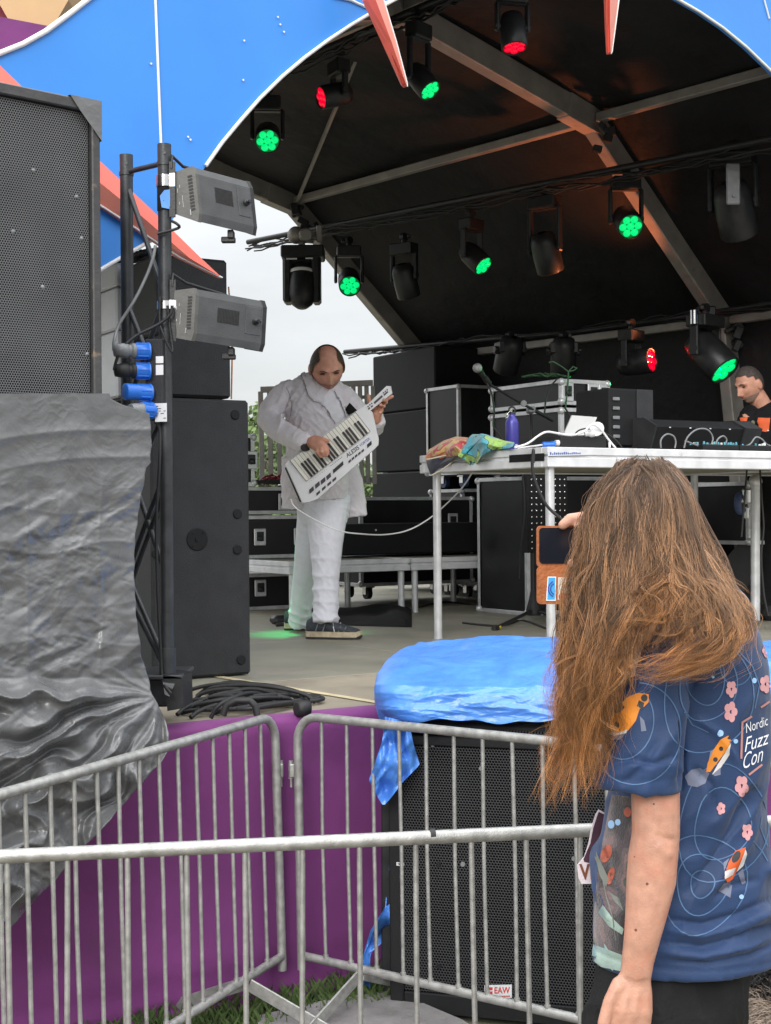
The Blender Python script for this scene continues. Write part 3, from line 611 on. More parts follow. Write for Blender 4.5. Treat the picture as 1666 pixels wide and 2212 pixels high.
crs = sum(a_ * np.exp(-np.abs(Yg - y0 - 30 * nz2 - 8 * np.sin(Xg / 60 + y0)) / w_) for y0, a_, w_ in ((1092, .012, 5), (1150, -.008, 6), (1188, .020, 6), (1215, -.012, 8), (1300, .011, 6), (1345, -.010, 8), (1385, .022, 9), (1420, -.016, 9)))
vcr = .012 * np.exp(-np.abs(Xg - 218 - 4 * np.sin(Yg / 50)) / 3) + .010 * np.exp(-np.abs(Xg - 60) / 4) + .008 * np.exp(-np.abs(Xg - 130 - 14 * nzg) / 5)
pl = .016 * nz2 + .007 * np.abs(nzg)
th = np.arctan2(Yg - 1500, 345 - Xg + 1e-6) + .22 * nz2 + .10 * nzg; rad = np.hypot(Yg - 1500, 345 - Xg)
fan = (1 - np.abs(np.sin(th * 5.1 + .5))) ** 2.2 * np.clip(rad / 170, .12, 1) * (.55 + .9 * np.abs(nz2))
fan2 = (1 - np.abs(np.sin(th * 11.3 + 2 * nzg + 1.5))) ** 3 * np.clip(rad / 200, .1, 1)
msk = np.clip(.45 + 1.6 * nzg, .1, 1)
fac = .016 * tri(Xg / 110 + Yg / 200, Yg / 105, 4) + .008 * tri(Xg / 50 + Yg / 90, Yg / 46, 5) + msk * (.0042 * tri(Xg / 23, Yg / 17, 6) + .002 * tri(Xg / 11, Yg / 9, 7))
sfan = np.abs(((th * 2.3 + .3 * nzg) % 1) - .5) * 2 * np.clip(rad / 170, .1, 1.1); sfan2 = np.abs(((th * 5.7 + .5 * nz2 + .4) % 1) - .5) * 2 * np.clip(rad / 190, .1, 1)
dep = dep + fac * (.15 + .85 * np.maximum(mid, sw)) + .6 * pl * (mid + sw) - hf - tens - (crs * .25 + vcr * .55) * mid - sw * (.085 * sfan ** 1.4 + .035 * sfan2 ** 1.5) + .03 * sw
k = MB(); G = []
for i in range(ny):
    row = [P(Xg[i, j], Yg[i, j], dep[i, j]) for j in range(nx)]
    e1 = row[-1]; row += [e1 + CV * .04 + CU * .012, e1 + CV * .2 + CU * .01, e1 + CV * .4]
    G.append(row)
k.grid(G[::-1])
gt = tag(k.build('grey_tarp', MT['gtarp'], fix=False), 'crumpled dark grey plastic tarp draped under the large loudspeaker and spilling over the stage edge', 'tarp')
# ------------------------------------------------------------------ truss tower
tr = thing('truss_tower', 'black painted ladder truss standing upright beside the tarp', 'truss', Vector((-.77, 5.0, ZS)))
dR, dL = 5.0, 5.16
def pole(px0, y0, px1, y1, d, r):
    a = P(px0, y0, d); b = P(px1, y1, d); return a, b
aR, bR = pole(355, 312, 362, 1448, dR, .0235); aL, bL = pole(273, 335, 281, 1440, dL, .0235)
for a, b in ((aR, bR), (aL, bL)):
    m = MB(); t_ = (a - b).normalized(); m.tube([b, a - t_ * .07], .0235, 16); m.tube([a - t_ * .075, a - t_ * .062], .0265, 16); m.tube([a - t_ * .062, a], .0242, 16); m.tube([a - t_ * .035 - Vector((0, .024, 0)) + Vector((.004, 0, 0)), a - t_ * .035 - Vector((0, .0265, 0)) + Vector((.004, 0, 0))], .006, 8)
    m.build('chord', MT['truss'], tr)
def onR(y): f_ = (y - 312) / (1448 - 312); return aR + (bR - aR) * f_
def onL(y): f_ = (y - 335) / (1440 - 335); return aL + (bL - aL) * f_
for y0, y1, lr in ((372, 352, 0), (395, 640, 0), (640, 875, 1), (655, 868, 0), (885, 1060, 1), (1000, 1250, 0), (1270, 1050, 0), (1010, 1230, 1), (1250, 1440, 0), (1455, 1290, 1)):
    m = MB()
    if lr == 0: m.tube([onL(y0), onR(y1)], .0095, 10)
    m2_ = None
    if lr == 1: m.tube([onL(y1) , onR(y0)], .0095, 10)
    m.build('brace', MT['truss'], tr)
m = MB(); m.tube([bR + Zv * .08, bR - Zv * .01], .03, 16); m.box(bR + Vector((-.07, .1, -.02)), (.26, .30, .016), None, .004); m.box(bR + Vector((-.08, .12, -.08)), (.2, .22, .1), None, .006); m.build('base', MT['truss'], tr)
m = MB(); c = onR(392); m.tube([c + Zv * .02, c - Zv * .02], .029, 16); m.box(c + Vector((.03, -.012, 0)), (.022, .03, .05), None, .003); m.build('clamp', MT['chrome'], tr); m = MB(); c = onR(660); m.tube([c + Zv * .014, c - Zv * .014], .029, 16); m.box(c + Vector((.03, -.012, 0)), (.03, .03, .035), None, .003); m.build('clamp', MT['chrome'], tr)
m = MB(); c = onR(430); m.tube([c + Zv * .042, c - Zv * .042], .0262, 16); m.build('black_wrap', MT['blackcloth'], tr)
m = MB(); c = onR(433); m.prism([c + Vector((-.006, -.028, -.03)), c + Vector((.026, -.022, -.036)), c + Vector((.026, -.022, .034)), c + Vector((.004, -.028, .03)), c + Vector((-.012, -.028, .01))], (0, .002, 0)); m.build('blue_label', pm('blue_label', (.1, .3, .75), .5, 0, .05), tr)
# two flood lights clamped to the tower (four measured corners of the end plate and side)
def flood(cor, d, rot_lbl, label):
    # cor: end plate TL,TR,BR,BL then side far TR,BR (px)
    t = thing('flood_light', label, 'flood light', P(*cor[0], d), 0, 'grey flood lights on the truss tower')
    d2 = d - .02; A = [P(x, y, d) for x, y in cor[:4]]
    ex = (P(*cor[4], d + .15) - A[1]); ey = Vector((0, .22, .0))
    TLp, TRp, BRp, BLp = A
    # the case: an eight sided extrusion from the end plate along ex
    up = (TRp - BRp); ch = .18
    back = (TLp - TRp)
    sec = [BRp + up * .0 + back * .1, BRp + up * .14, TRp - up * .14, TRp + back * .12, TLp - back * .02, TLp - up * .1, BLp + up * .1, BLp]
    m = MB(); m.loft([sec, [p + ex * .995 for p in sec]], smooth=False); m.build('housing', MT['fixture'], t)
    cen = sum(sec, Vector()) / 8; nrm = ex.normalized()
    m = MB(); m.loft([[cen + (p - cen) * 1.025 - nrm * .012 for p in sec], [cen + (p - cen) * 1.025 + nrm * .001 for p in sec]], smooth=False); m.build('end_plate', MT['fixend'], t)
    m = MB(); m.loft([[cen + (p - cen) * 1.03 + ex * .97 for p in sec], [cen + (p - cen) * 1.03 + ex + nrm * .008 for p in sec]], smooth=False); m.build('lens_frame', MT['blackmetal'], t)
    # end plate slots and side vents
    pn = (TRp - TLp).cross(up).normalized(); pn = pn if pn.y < 0 else -pn
    m = MB()
    for i in range(11):
        c = TLp + (TRp - TLp) * .66 - up * (.16 + .06 * i) - nrm * .0125; m.bar(c, c + (TRp - TLp) * .2, .0026, .007, 0, up=up)
    m.build('slot_vent', MT['rubber'], t); m = MB()
    for i in range(15):
        c = BRp + up * .56 + ex * (.30 + .022 * i); sn = ex.cross(up).normalized(); sn = sn if sn.y < 0 else -sn
        m.bar(c + sn * .0008 - up * .14, c + sn * .0008 + up * .14, .0036, .002, 0, up=sn)
    m.build('vent', MT['rubber'], t)
    m = MB(); c = BRp + up * .55 + ex * .86; m.lathe([(.012, 0), (.012, .012), (.007, .014), (.006, .03)], c, sn, 12); m.bar(c + sn * .022 - ex * .05, c + sn * .022 + ex * .05, .008, .01, .002, up=sn); m.build('knob', MT['blackmetal'], t)
    m = MB(); c = BRp + up * .42 + ex * .71; m.box(c + up * .14 + ex * .12 + sn * .001, ((ex * .23).length, .002, up.length * .55), Matrix((ex.normalized(), ex.normalized().cross(up.normalized()), up.normalized())).transposed(), .0008); m.build('door_plate', MT['fixture'], t)
    m = MB(); c = BRp + ex * .5 - Zv * .006; m.box(c - Zv * .01 + Vector((0, .05, 0)), (.022, .05, .03), None, .003); m.box(c - Zv * .028 + Vector((-.01, .05, 0)), (.05, .03, .02), None, .003); m.build('bracket', MT['blackmetal'], t)
    m = MB()
    for i, (a, b, w_, h_) in enumerate(((.30, .3, .02, .08), (.42, .25, .02, .06), (.33, .55, .03, .05), (.78, .75, .04, .1), (.5, .45, .012, .22))):
        c = TLp + (TRp - TLp) * (a - .15) - up * b - nrm * .0132; m.bar(c, c - up * h_, w_ * .25, .0006, 0, up=nrm)
    m.build('end_label', MT['aluw'], t)
    m = MB(); y0 = TLp + up * .02; m.tube([onR(cor[0][1] - 8) + Vector((.028, -.02, 0)), onR(cor[0][1] - 8) + Vector((.03, -.02, .045)), y0 + Vector((.02, .05, .035)), TRp + ex * .35 + Vector((0, .14, .012))], .006, 8)
    m.bar(onR(cor[0][1] - 5) + Vector((.03, -.02, .03)), onR(cor[3][1] + 10) + Vector((.03, -.02, 0)), .022, .006, .001, up=(0, -1, 0)); m.build('yoke', MT['blackmetal'], t)
    return t
flood([(379, 376), (426, 360), (438, 478), (383, 462), (541, 391)], 5.0, 0, 'upper grey flood light with vents clamped near the top of the truss')
flood([(384, 630), (430, 624), (424, 735), (388, 730), (573, 650)], 4.98, 0, 'lower grey flood light clamped half way up the truss, above the blue plugs')
# power box with blue plugs
pb = thing('power_box', 'tall narrow black power box with blue round plugs strapped to the truss', 'power box', P(340, 910, 4.96))
c0 = P(341, 820, 4.97); m = MB(); hh = (912 - 738) / F * 4.97
m.box(c0 + Vector((-.002, .03, 0)), (.064, .09, hh), Matrix.Rotation(R(-12), 3, 'Z'), .004); m.build('case', MT['cab'], pb)
for i, (x0, x1, y, open_) in enumerate(((245, 318, 757, 1), (247, 318, 800, 1), (274, 320, 846, 0), (296, 322, 885, 2))):
    m = MB(); a = P(x1 + 4, y + 2, 4.955); b = P(x0, y, 4.90); ax = (b - a)
    L = ax.length; ax.normalize(); r_ = .028
    m.lathe([(.031, 0), (.031, .006), (r_, .007), (r_ * 1.0, .05 if open_ else L)], a, ax, 18); m.build('blue_socket', MT['bluep'], pb)
    m = MB()
    for q in range(8):
        an = q * math.pi / 4; s_ = ax.orthogonal().normalized(); u_ = ax.cross(s_); o_ = a + (s_ * math.cos(an) + u_ * math.sin(an)) * r_
        m.bar(o_ + ax * .007, o_ + ax * .045, .004, .004)
    m.build('rib', MT['bluep'], pb)
    if open_ == 1:
        m = MB(); m.lathe([(.027, .05), (.0275, .052), (.0275, .062), (.0225, .064), (.0225, .075), (.026, .077), (.026, .095), (.021, L - .004), (.008, L)], a, ax, 18); m.build('plug', MT['greyp'] if i == 0 else MT['rubber'], pb)
    if open_ == 0:
        m = MB(); m.lathe([(.029, L - .004), (.029, L + .006), (.024, L + .009), (.0, L + .009)], a, ax, 18, caps=False); m.build('cap', MT['bluep'], pb)
    if open_ == 2:
        m = MB(); m.lathe([(.026, .03), (.027, .05), (.022, .052), (.022, .075), (.018, .1)], a, ax, 18); m.build('plug', MT['greyp'], pb)
m = MB(); fr0 = Vector((0, -.0185, 0)); rz = Matrix.Rotation(R(-12), 3, 'Z')
for (x, y, w_, h_) in ((345, 777, 17, 15), (345, 799, 17, 22)):
    p = onpl(x, y, c0 + Vector((0, .03, 0)) + rz @ Vector((0, -.0462, 0)), rz @ Vector((0, 1, 0))); m.box(p, (w_ / F * 4.95, .001, h_ / F * 4.95), rz)
m.build('white_label', MT['whitep'], pb)
m = MB(); p = onpl(348, 891, c0 + Vector((0, .03, 0)) + rz @ Vector((0, -.0462, 0)), rz @ Vector((0, 1, 0))); m.box(p, (27 / F * 4.95, .001, 40 / F * 4.95), rz); m.build('rating_label', MT['aluw'], pb)
m = MB()
for q in range(12):
    m.box(p + rz @ Vector((-.016 + .003 * q * (q % 3), -.001, .022 - .0042 * q + .004 * (q % 2))), (.006 + .002 * (q % 4), .001, .0022), rz)
m.build('label_print', MT['blacktxt'], pb)
def cable(name, pts, r, mat, label, cat='cable', group=None, n=8, smooth=4):
    pts = [Vector(p) for p in pts]; out = []
    for i in range(len(pts) - 1):
        p0, p1, p2, p3 = pts[max(i - 1, 0)], pts[i], pts[i + 1], pts[min(i + 2, len(pts) - 1)]
        for j in range(smooth):
            t = j / smooth; out.append(.5 * ((2 * p1) + (p2 - p0) * t + (2 * p0 - 5 * p1 + 4 * p2 - p3) * t * t + (3 * p1 - p0 - 3 * p2 + p3) * t ** 3))
    out.append(pts[-1]); mb = MB(); mb.tube(out, r, n)
    return tag(mb.build(name, mat), label, cat, group)
cable('cable', [P(x, y, d) for x, y, d in ((340, 505, 4.96), (385, 493, 4.96), (383, 484, 4.95), (372, 478, 4.97))], .005, MT['rubber'], 'short black cable looping off the truss below the upper flood light')
cable('cable', [P(x, y, d) for x, y, d in ((336, 530, 4.95), (330, 560, 4.95), (315, 600, 4.95), (290, 650, 4.94), (258, 700, 4.93), (247, 735, 4.9), (246, 757, 4.9))], .0055, MT['greyp'], 'grey cable curving down from the upper lamp into the topmost blue plug')
cable('cable', [P(x, y, d) for x, y, d in ((372, 660, 4.95), (368, 680, 4.95), (340, 702, 4.95), (295, 725, 4.93), (262, 755, 4.9), (250, 785, 4.9), (247, 800, 4.9))], .0055, MT['rubber'], 'black cable curving from the lower lamp into the second blue plug')
cable('cable', [P(x, y, d) for x, y, d in ((335, 912, 4.97), (346, 930, 4.98), (345, 1000, 4.97), (338, 1120, 4.97), (340, 1250, 4.97), (347, 1400, 4.97), (352, 1470, 4.96), (370, 1500, 4.9))], .006, MT['rubber'], 'black cable hanging down beside the truss pole to the stage floor')
cable('cable', [P(x, y, d) for x, y, d in ((346, 640, 4.96), (345, 690, 4.96), (352, 720, 4.95), (373, 762, 4.96), (366, 700, 4.97), (362, 660, 4.97))], .004, MT['rubber'], 'thin black strap dangling from the clamp of the lower flood light')
# floor lamp at the foot of the truss
fl_ = thing('floor_lamp', 'small black floor lamp with glass front lying at the foot of the truss', 'lamp', P(370, 1530, 4.98))
m = MB(); a = [P(x, y, 4.95) for x, y in ((352, 1458), (394, 1464), (396, 1530), (362, 1536))]; m.prism(a, (.02, .1, .01)); m.build('housing', MT['blackmetal'], fl_)
m = MB(); a = [P(x, y, 4.944) for x, y in ((352, 1474), (378, 1477), (366, 1505), (356, 1500))]; m.prism(a, (0, .004, 0)); m.build('glass', MT['chrome'], fl_)
# ------------------------------------------------------------------ cable heap at the stage edge
heap = thing('cable_coil', 'heap of looped black cables on the stage edge above the purple skirt', 'cable', S(-.5, .2, ZS))
m = MB(); r_ = np.random.default_rng(3)
for q in range(26):
    x0 = r_.uniform(375, 470); x1 = r_.uniform(560, 690); y0 = r_.uniform(1500, 1560); y1 = r_.uniform(1508, 1545); md = r_.uniform(-10, 14); hz_ = .012 + .06 * r_.random()
    pts = []
    for j in range(15):
        f = j / 14; p = Zp(x0 + (x1 - x0) * f, min(max(y0 + (y1 - y0) * f + md * math.sin(3.14 * f), 1497), 1556 - 45 * max(0, f - .3)), ZS); p.z = ZS + .008 + hz_ * math.sin(3.14 * f) ** .5; pts.append(p)
    m.tube(pts, .0085, 7)
    if q % 4 == 0:
        e = pts[-1]; pts2 = [e + Vector((.05 * math.sin(a), .06 * (1 - math.cos(a)), .01)) for a in np.linspace(0, 3.14, 9)]; m.tube(pts2, .0085, 7)
m.build('cable_loops', MT['rubber'], heap)
m = MB(); m.tube([P(x, y, 5.05) for x, y in ((482, 1545), (490, 1522), (510, 1513), (540, 1513), (552, 1525), (556, 1545))], .013, 10); m.build('thick_loop', MT['rubber'], heap)
m = MB(); m.lathe([(.02, 0), (.03, .002), (.03, .05), (.02, .052)], Zp(640, 1531, ZS + .03), SU, 12); m.build('connector', MT['rubber'], heap)
# ------------------------------------------------------------------ side stack of speakers behind the truss
def face_box(px0, px1, yt, yb, dr, name='', dirv=None):
    """box face from its right edge px1 (depth dr) along -U to px0; returns right-bottom corner, width, z0, z1"""
    dv = dirv or SU
    a = P(px1, yb, dr); nrm = Vector((-dv.y, dv.x, 0))
    b = onpl(px0, yb, a, nrm); w_ = ((b - a).xy).length
    return a, w_, a.z, P(px1, yt, dr).z
def cab(name, label, cat, px0, px1, yt, yb, dr, depth, mat, extra=0.0, group=None, bev=.012):
    a, w_, z0, z1 = face_box(px0, px1, yt, yb, dr); w_ += extra
    c = Vector((a.x, a.y, 0)) - SU * w_ / 2 + SV * depth / 2 + Zv * (z0 + z1) / 2
    t = thing(name, label, cat, Vector((c.x, c.y, z0)), SA, group)
    m = MB(); m.box(c, (w_, depth, z1 - z0), RS, bev); m.build('cabinet', mat, t)
    return t, a, w_, z0, z1
sg = 'speaker cabinets stacked behind the truss'
t, a, w_, z0, z1 = cab('subwoofer', 'tall dark grey subwoofer at the bottom of the stack behind the truss', 'subwoofer', 330, 543, 865, 1456, 6.6, .75, MT['cab'], 0, sg)
for x, y, r_ in ((508, 896, 21), (513, 1110, 21), (513, 1187, 21), (521, 1455 - 30, 21), (335, 1113, 20), (337, 1196, 20)):
    p = SVp(x, y, 0) ; p = onpl(x, y, a, SV); m = MB(); m.lathe([(r_ / F * 6.6 * .5, 0), (r_ / F * 6.6 * .5, .003), (r_ / F * 6.6 * .42, .005)], p - SV * .0005, -SV, 20); m.build('foot_recess', MT['cabd'], t)
p = onpl(426, 1165, a, SV); m = MB(); m.lathe([(.052, 0), (.052, .002), (.048, .004)], p, -SV, 26); m.lathe([(.010, .002), (.010, .008)], p, -SV, 12)
for dx, dz in ((-.022, .03), (.03, .03), (-.022, -.03), (.03, -.03)): m.lathe([(.005, .003), (.005, .0065)], p + SU * dx + Zv * dz, -SV, 8)
m.build('pole_mount', MT['cabd'], t)
cab('loudspeaker', 'dark grey speaker cabinet in the middle of the stack behind the truss', 'loudspeaker', 340, 500, 733, 861, 6.7, .6, MT['cab'], .0, sg)
cab('loudspeaker', 'dark grey speaker cabinet at the top of the stack behind the truss', 'loudspeaker', 340, 493, 562, 731, 6.72, .6, MT['cab'], .0, sg)
m = MB(); pts = [P(x, y, 6.76) for x, y in ((494, 620), (497, 655), (502, 760), (500, 862))]; m.tube(pts, .012, 6, sq=.3)
tag(m.build('ratchet_strap', MT['ocable']), 'orange ratchet strap running down the right side of the stacked speakers', 'strap')
def column(px0, px1, yt, yb, dr, label):
    a, w_, z0, z1 = face_box(px0, px1, yt, yb, dr); c = Vector((a.x, a.y, 0)) - SU * w_ / 2 + SV * .2
    t = thing('line_array', label, 'loudspeaker', c + Zv * z0, SA, 'grey line array columns')
    hz_ = (z1 - z0); z = z0
    for i, fh in enumerate((.5, .32, .18)):
        h2 = hz_ * fh - .006; m = MB(); m.box(c + Zv * (z + h2 / 2), (w_, .4, h2), RS, .01); m.build('cabinet', MT['larray'], t)
        if i < 2:
            m = MB(); m.box(c + Zv * (z + h2 / 2) - SV * .2, (w_ * .52, .004, h2 * .84), RS, .002); m.build('grille', MT['lagrille'], t)
        z += hz_ * fh
    return t
column(252, 346, 572, 862, 7.0, 'light grey line array column seen between the truss poles')
column(196, 250, 600, 862, 7.3, 'light grey line array column partly hidden by the large loudspeaker')
m = MB(); m.bar(P(222, 572, 7.1), P(345, 545, 7.0), .03, .05, .004); m.bar(P(222, 590, 7.1), P(270, 588, 7.0), .03, .03, .004)
for q in range(14): m.sph(P(225 + q * 8, 566 - q * 1.8 + rng.uniform(-4, 4), 7.0), .018, 6, 5)
tag(m.build('rigging_bar', MT['blackmetal']), 'black rigging bar across the top of the grey line array columns', 'bar')
# ------------------------------------------------------------------ front subwoofer under the blue tarp
A_ = P(838, 1600, 5.04); A_.z = 0; ev = Vector((.66, -.20, 0)).normalized(); nv = Vector((-ev.y, ev.x, 0)); ang = math.atan2(ev.y, ev.x); RE = Matrix.Rotation(ang, 3, 'Z')
def fbox(mb, s0, s1, q0, q1, z0, z1, b=0): return mb.box(A_ + ev * ((s0 + s1) / 2) + nv * ((q0 + q1) / 2) + Zv * ((z0 + z1) / 2), (s1 - s0, q1 - q0, z1 - z0), RE, b)
FW, zt1 = .84, H - 487 / F * 5.0
fs = thing('subwoofer', 'big black subwoofer with honeycomb grille standing on the grass behind the rear barrier', 'subwoofer', A_, ang)
m = MB(); fbox(m, 0, FW, .03, .8, .0, zt1, .01); m.build('cabinet', MT['cabd'], fs)
m = MB(); fbox(m, 0, .05, 0, .029, .0, zt1, .004); fbox(m, FW - .05, FW, 0, .029, 0, zt1, .004); fbox(m, .051, FW - .051, 0, .029, zt1 - .03, zt1, .004); fbox(m, .051, FW - .051, 0, .029, 0, .07, .004); m.build('front_frame', MT['cabd'], fs)
m = MB(); fbox(m, .051, FW - .051, .008, .02, .071, zt1 - .031, .002); m.build('grille', MT['subgrille'], fs)
for x, y in ((935, 1608), (1040, 1660), (948, 1867), (1000, 1867), (948, 2087), (1290, 1610), (866, 1745), (1240, 1855)):
    p = onpl(x, y, A_ + nv * .008, nv); m = MB(); m.lathe([(.009, 0), (.008, .004)], p, -nv, 10); m.build('grille_bolt', MT['greyp'] if x != 948 else MT['cabd'], fs)
def text_geo(s, bold=0.0, shear=0.0):
    cu = bpy.data.curves.new('t', 'FONT'); cu.body = s; cu.offset = bold; cu.shear = shear; cu.resolution_u = 3
    o = bpy.data.objects.new('t', cu); COL.objects.link(o); dg = bpy.context.evaluated_depsgraph_get()
    me = bpy.data.meshes.new_from_object(o.evaluated_get(dg)); v = verts_np(me).copy(); f = [list(p.vertices) for p in me.polygons]
    bpy.data.objects.remove(o); bpy.data.curves.remove(cu); bpy.data.meshes.remove(me)
    mn, mx_ = v.min(0), v.max(0); v[:, 0] = (v[:, 0] - mn[0]) / (mx_[0] - mn[0]); v[:, 1] = (v[:, 1] - mn[1]) / max(mx_[1] - mn[1], 1e-6)
    return v, f
def put_text(mb, s, o, ex, ey, bold=.0, shear=0.0):
    v, f = text_geo(s, bold, shear); mb.add([Vector(o) + Vector(ex) * a + Vector(ey) * b for a, b, _ in v], f); return mb
pl_o = A_ + nv * .006
a, b, c = onpl(1047, 2156, pl_o, nv), onpl(1106, 2155, pl_o, nv), onpl(1047, 2128, pl_o, nv)
m = MB(); m.prism([a, b, b + (c - a), c], -nv * .002); m.build('badge', MT['aluw'], fs)
m = MB(); put_text(m, 'EAW', a + (b - a) * .37 + (c - a) * .35 - nv * .003, (b - a) * .57, (c - a) * .5, .02)
for (x0, x1, y0, y1) in ((.06, .12, .3, .85), (.15, .3, .62, .85), (.15, .3, .3, .52), (.06, .3, .1, .18), (.37, .94, .1, .18)):
    m.add([a + (b - a) * x + (c - a) * y - nv * .003 for x, y in ((x0, y0), (x1, y0), (x1, y1), (x0, y1))], [[0, 1, 2, 3]])
m.build('badge_lettering', MT['redtxt'], fs)
a = onpl(858, 1866, A_ - nv * .001, nv); m = MB(); m.box(a + ev * .012 - nv * .001, (.028, .002, .012), RE); m.build('number_sticker', MT['aluw'], fs)
m = MB(); put_text(m, '90', a + ev * .004 - Zv * .004 - nv * .0025, ev * .016, Zv * .008, .02); m.build('sticker_number', MT['blacktxt'], fs)
fu = thing('loudspeaker', 'black honeycomb speaker on top of the big subwoofer, mostly covered by blue tarp', 'loudspeaker', A_ + Zv * zt1, ang)
m = MB(); fbox(m, .02, FW, .03, .74, zt1 + .004, 1.02, .01); m.build('cabinet', MT['cabd'], fu)
m = MB(); fbox(m, .05, FW - .03, .012, .024, zt1 + .012, 1.0, .002); m.build('grille', MT['subgrille'], fu)
# blue tarp over it
nx, npf = 220, 110
prof_y = [(0, 1384, 5.85), (.14, 1392, 5.7), (.34, 1428, 5.36), (.58, 1480, 5.0), (.66, 1498, 4.965), (.8, 1525, 4.95), (1, 1556, 4.95)]
lf = [(0, 905), (.14, 884), (.34, 838), (.48, 815), (.58, 810), (.7, 812), (.85, 818), (1, 842)]
tt = np.linspace(0, 1, npf); pyy = np.interp(tt, [a for a, *_ in prof_y], [b for _, b, _ in prof_y]); pdd = np.interp(tt, [a for a, *_ in prof_y], [c for *_, c in prof_y]); lx = np.interp(tt, [a for a, _ in lf], [b for _, b in lf])
ss = np.linspace(0, 1, nx) ** 1.15
Xg = lx[:, None] + (1760 - lx[:, None]) * ss[None, :]; Yg = pyy[:, None] + (Xg - 840) * .012 * tt[:, None] + 0 * Xg; Dg = pdd[:, None] - (Xg - 840) * .00022 - .10 * np.exp(-(Xg - lx[:, None]) / 18) * -1.2
Yg = Yg - 8 * np.sin(np.clip((Xg - 905) / 620, 0, 1) * math.pi) * (1 - tt[:, None]) ** 2 + (3 * np.sin(Xg / 33) + 2.5 * np.sin(Xg / 14)) * (tt[:, None] > .97)
cf = crumple(Xg / 95, tt[:, None] * 5 + 0 * Xg, 21, 10, .7, 4.5); ff = crumple(Xg / 36, tt[:, None] * 13 + 0 * Xg, 9, 8, .8, 4)
T_ = tt[:, None] * 5 + 0 * Xg; tb1 = tri(Xg / 120, T_ * 1.1, 31); tb2 = tri(Xg / 46, T_ * 2.6, 32); tb3 = tri(Xg / 19, T_ * 6, 33)
k = MB(); G = []
for i in range(npf):
    row = []
    for j in range(nx):
        p = P(Xg[i, j], Yg[i, j], Dg[i, j]); a = min(1, max(0, (tt[i] - .5) * 8)); nn = Vector((0, -a, 1 - a * .7)).normalized()
        row.append(p + nn * (.010 * tb1[i, j] + .0045 * tb2[i, j] * (.4 + tt[i]) + .0018 * tb3[i, j] + .018 * mnoise.noise(Vector((Xg[i, j] / 130, tt[i] * 4, 2)))))
    e1 = row[0]; row = [e1 + Vector((.06, .3, -.2 - .1 * (i / npf))), e1 + Vector((.015, .10, -.09)), e1 + Vector((-.004, .02, -.02))] + row
    G.append(row)
k.grid(G)
bt = thing('blue_tarp', 'shiny bright blue tarp wrapped over the speaker in front of the stage', 'tarp', P(1000, 1500, 5.1))
k.build('cover', MT['btarp'], bt, fix=False)
def flap(poly_rows, name, d0, seed, amp=.02):
    rows = []
    for r0 in poly_rows:
        rows.append(r0)
    ni, nj = 34, 26; Xs = np.zeros((ni, nj)); Ys = np.zeros((ni, nj)); nr = len(rows)
    for i in range(ni):
        f = i / (ni - 1) * (nr - 1); a = int(min(f, nr - 2)); f -= a
        l = [rows[a][0][k_] * (1 - f) + rows[a + 1][0][k_] * f for k_ in (0, 1)]; r2 = [rows[a][1][k_] * (1 - f) + rows[a + 1][1][k_] * f for k_ in (0, 1)]
        for j in range(nj):
            g_ = j / (nj - 1); Xs[i, j] = l[0] + (r2[0] - l[0]) * g_; Ys[i, j] = l[1] + (r2[1] - l[1]) * g_
    h = crumple(Xs / 30, Ys / 40, seed, 7, .6, 2.4)
    mb = MB(); mb.grid([[P(Xs[i, j], Ys[i, j], d0 + amp * h[i, j] * 1.6) for j in range(nj)] for i in range(ni)]); mb.build(name, MT['btarp'], bt, fix=False)
flap([((832, 1548), (884, 1560)), ((826, 1600), (893, 1605)), ((808, 1655), (907, 1652)), ((797, 1685), (870, 1690)), ((812, 1715), (846, 1722)), ((826, 1738), (832, 1738))], 'loose_corner', 4.93, 3, .025)
flap([((846, 1800), (862, 1806)), ((840, 1880), (860, 1900)), ((832, 1960), (858, 1985)), ((800, 2010), (846, 2018)), ((782, 2075), (800, 2060)), ((778, 2120), (800, 2135))], 'hanging_strip', 5.12, 4, .03)
m = MB(); m.bar(P(842, 1680, 5.16), P(842, 2160, 5.16), .05, .06, .004); tag(m.build('steel_post', MT['blackmetal']), 'black steel post standing between the purple skirt and the big subwoofer', 'post')
# ------------------------------------------------------------------ DJ platform and low riser
def deck(label, u0, u1, v0, v1, ztop, th, zfloor, legs, grp, name='stage_platform'):
    t = thing(name, label, 'platform', S((u0 + u1) / 2, (v0 + v1) / 2, zfloor), SA, grp)
    m = MB(); sbox(m, u0 + .012, u1 - .012, v0 + .012, v1 - .012, ztop - th * .93, ztop - .003, .002); m.build('board', MT['deck'], t)
    m = MB()
    for (z0, z1, out) in ((ztop - th * .40, ztop, .0), (ztop - th, ztop - th * .52, .0), (ztop - th * .55, ztop - th * .38, .008)):
        sbox(m, u0 + out, u1 - out, v0 + out, v0 + .05, z0, z1, .004); sbox(m, u0 + out, u1 - out, v1 - .05, v1 - out, z0, z1, .004)
        sbox(m, u0 + out, u0 + .05, v0 + .051, v1 - .051, z0, z1, .004); sbox(m, u1 - .05, u1 - out, v0 + .051, v1 - .051, z0, z1, .004)
    m.build('edge_frame', MT['aluw'], t)
    for (u_, v_) in legs:
        m = MB(); m.tube([S(u_, v_, zfloor), S(u_, v_, ztop - th + .002)], .0243, 18); m.tube([S(u_, v_, zfloor), S(u_, v_, zfloor + .012)], .0262, 18); m.build('leg', MT['alu'], t)
    return t
dz = H + .331
deck('tall aluminium platform on tube legs with towels over its left corner', 1.75, 3.78, 1.19, 2.42, dz, .105, ZS, ((1.80, 1.24), (1.82, 2.34), (3.7, 2.34)), 'tall platforms carrying the DJ gear')
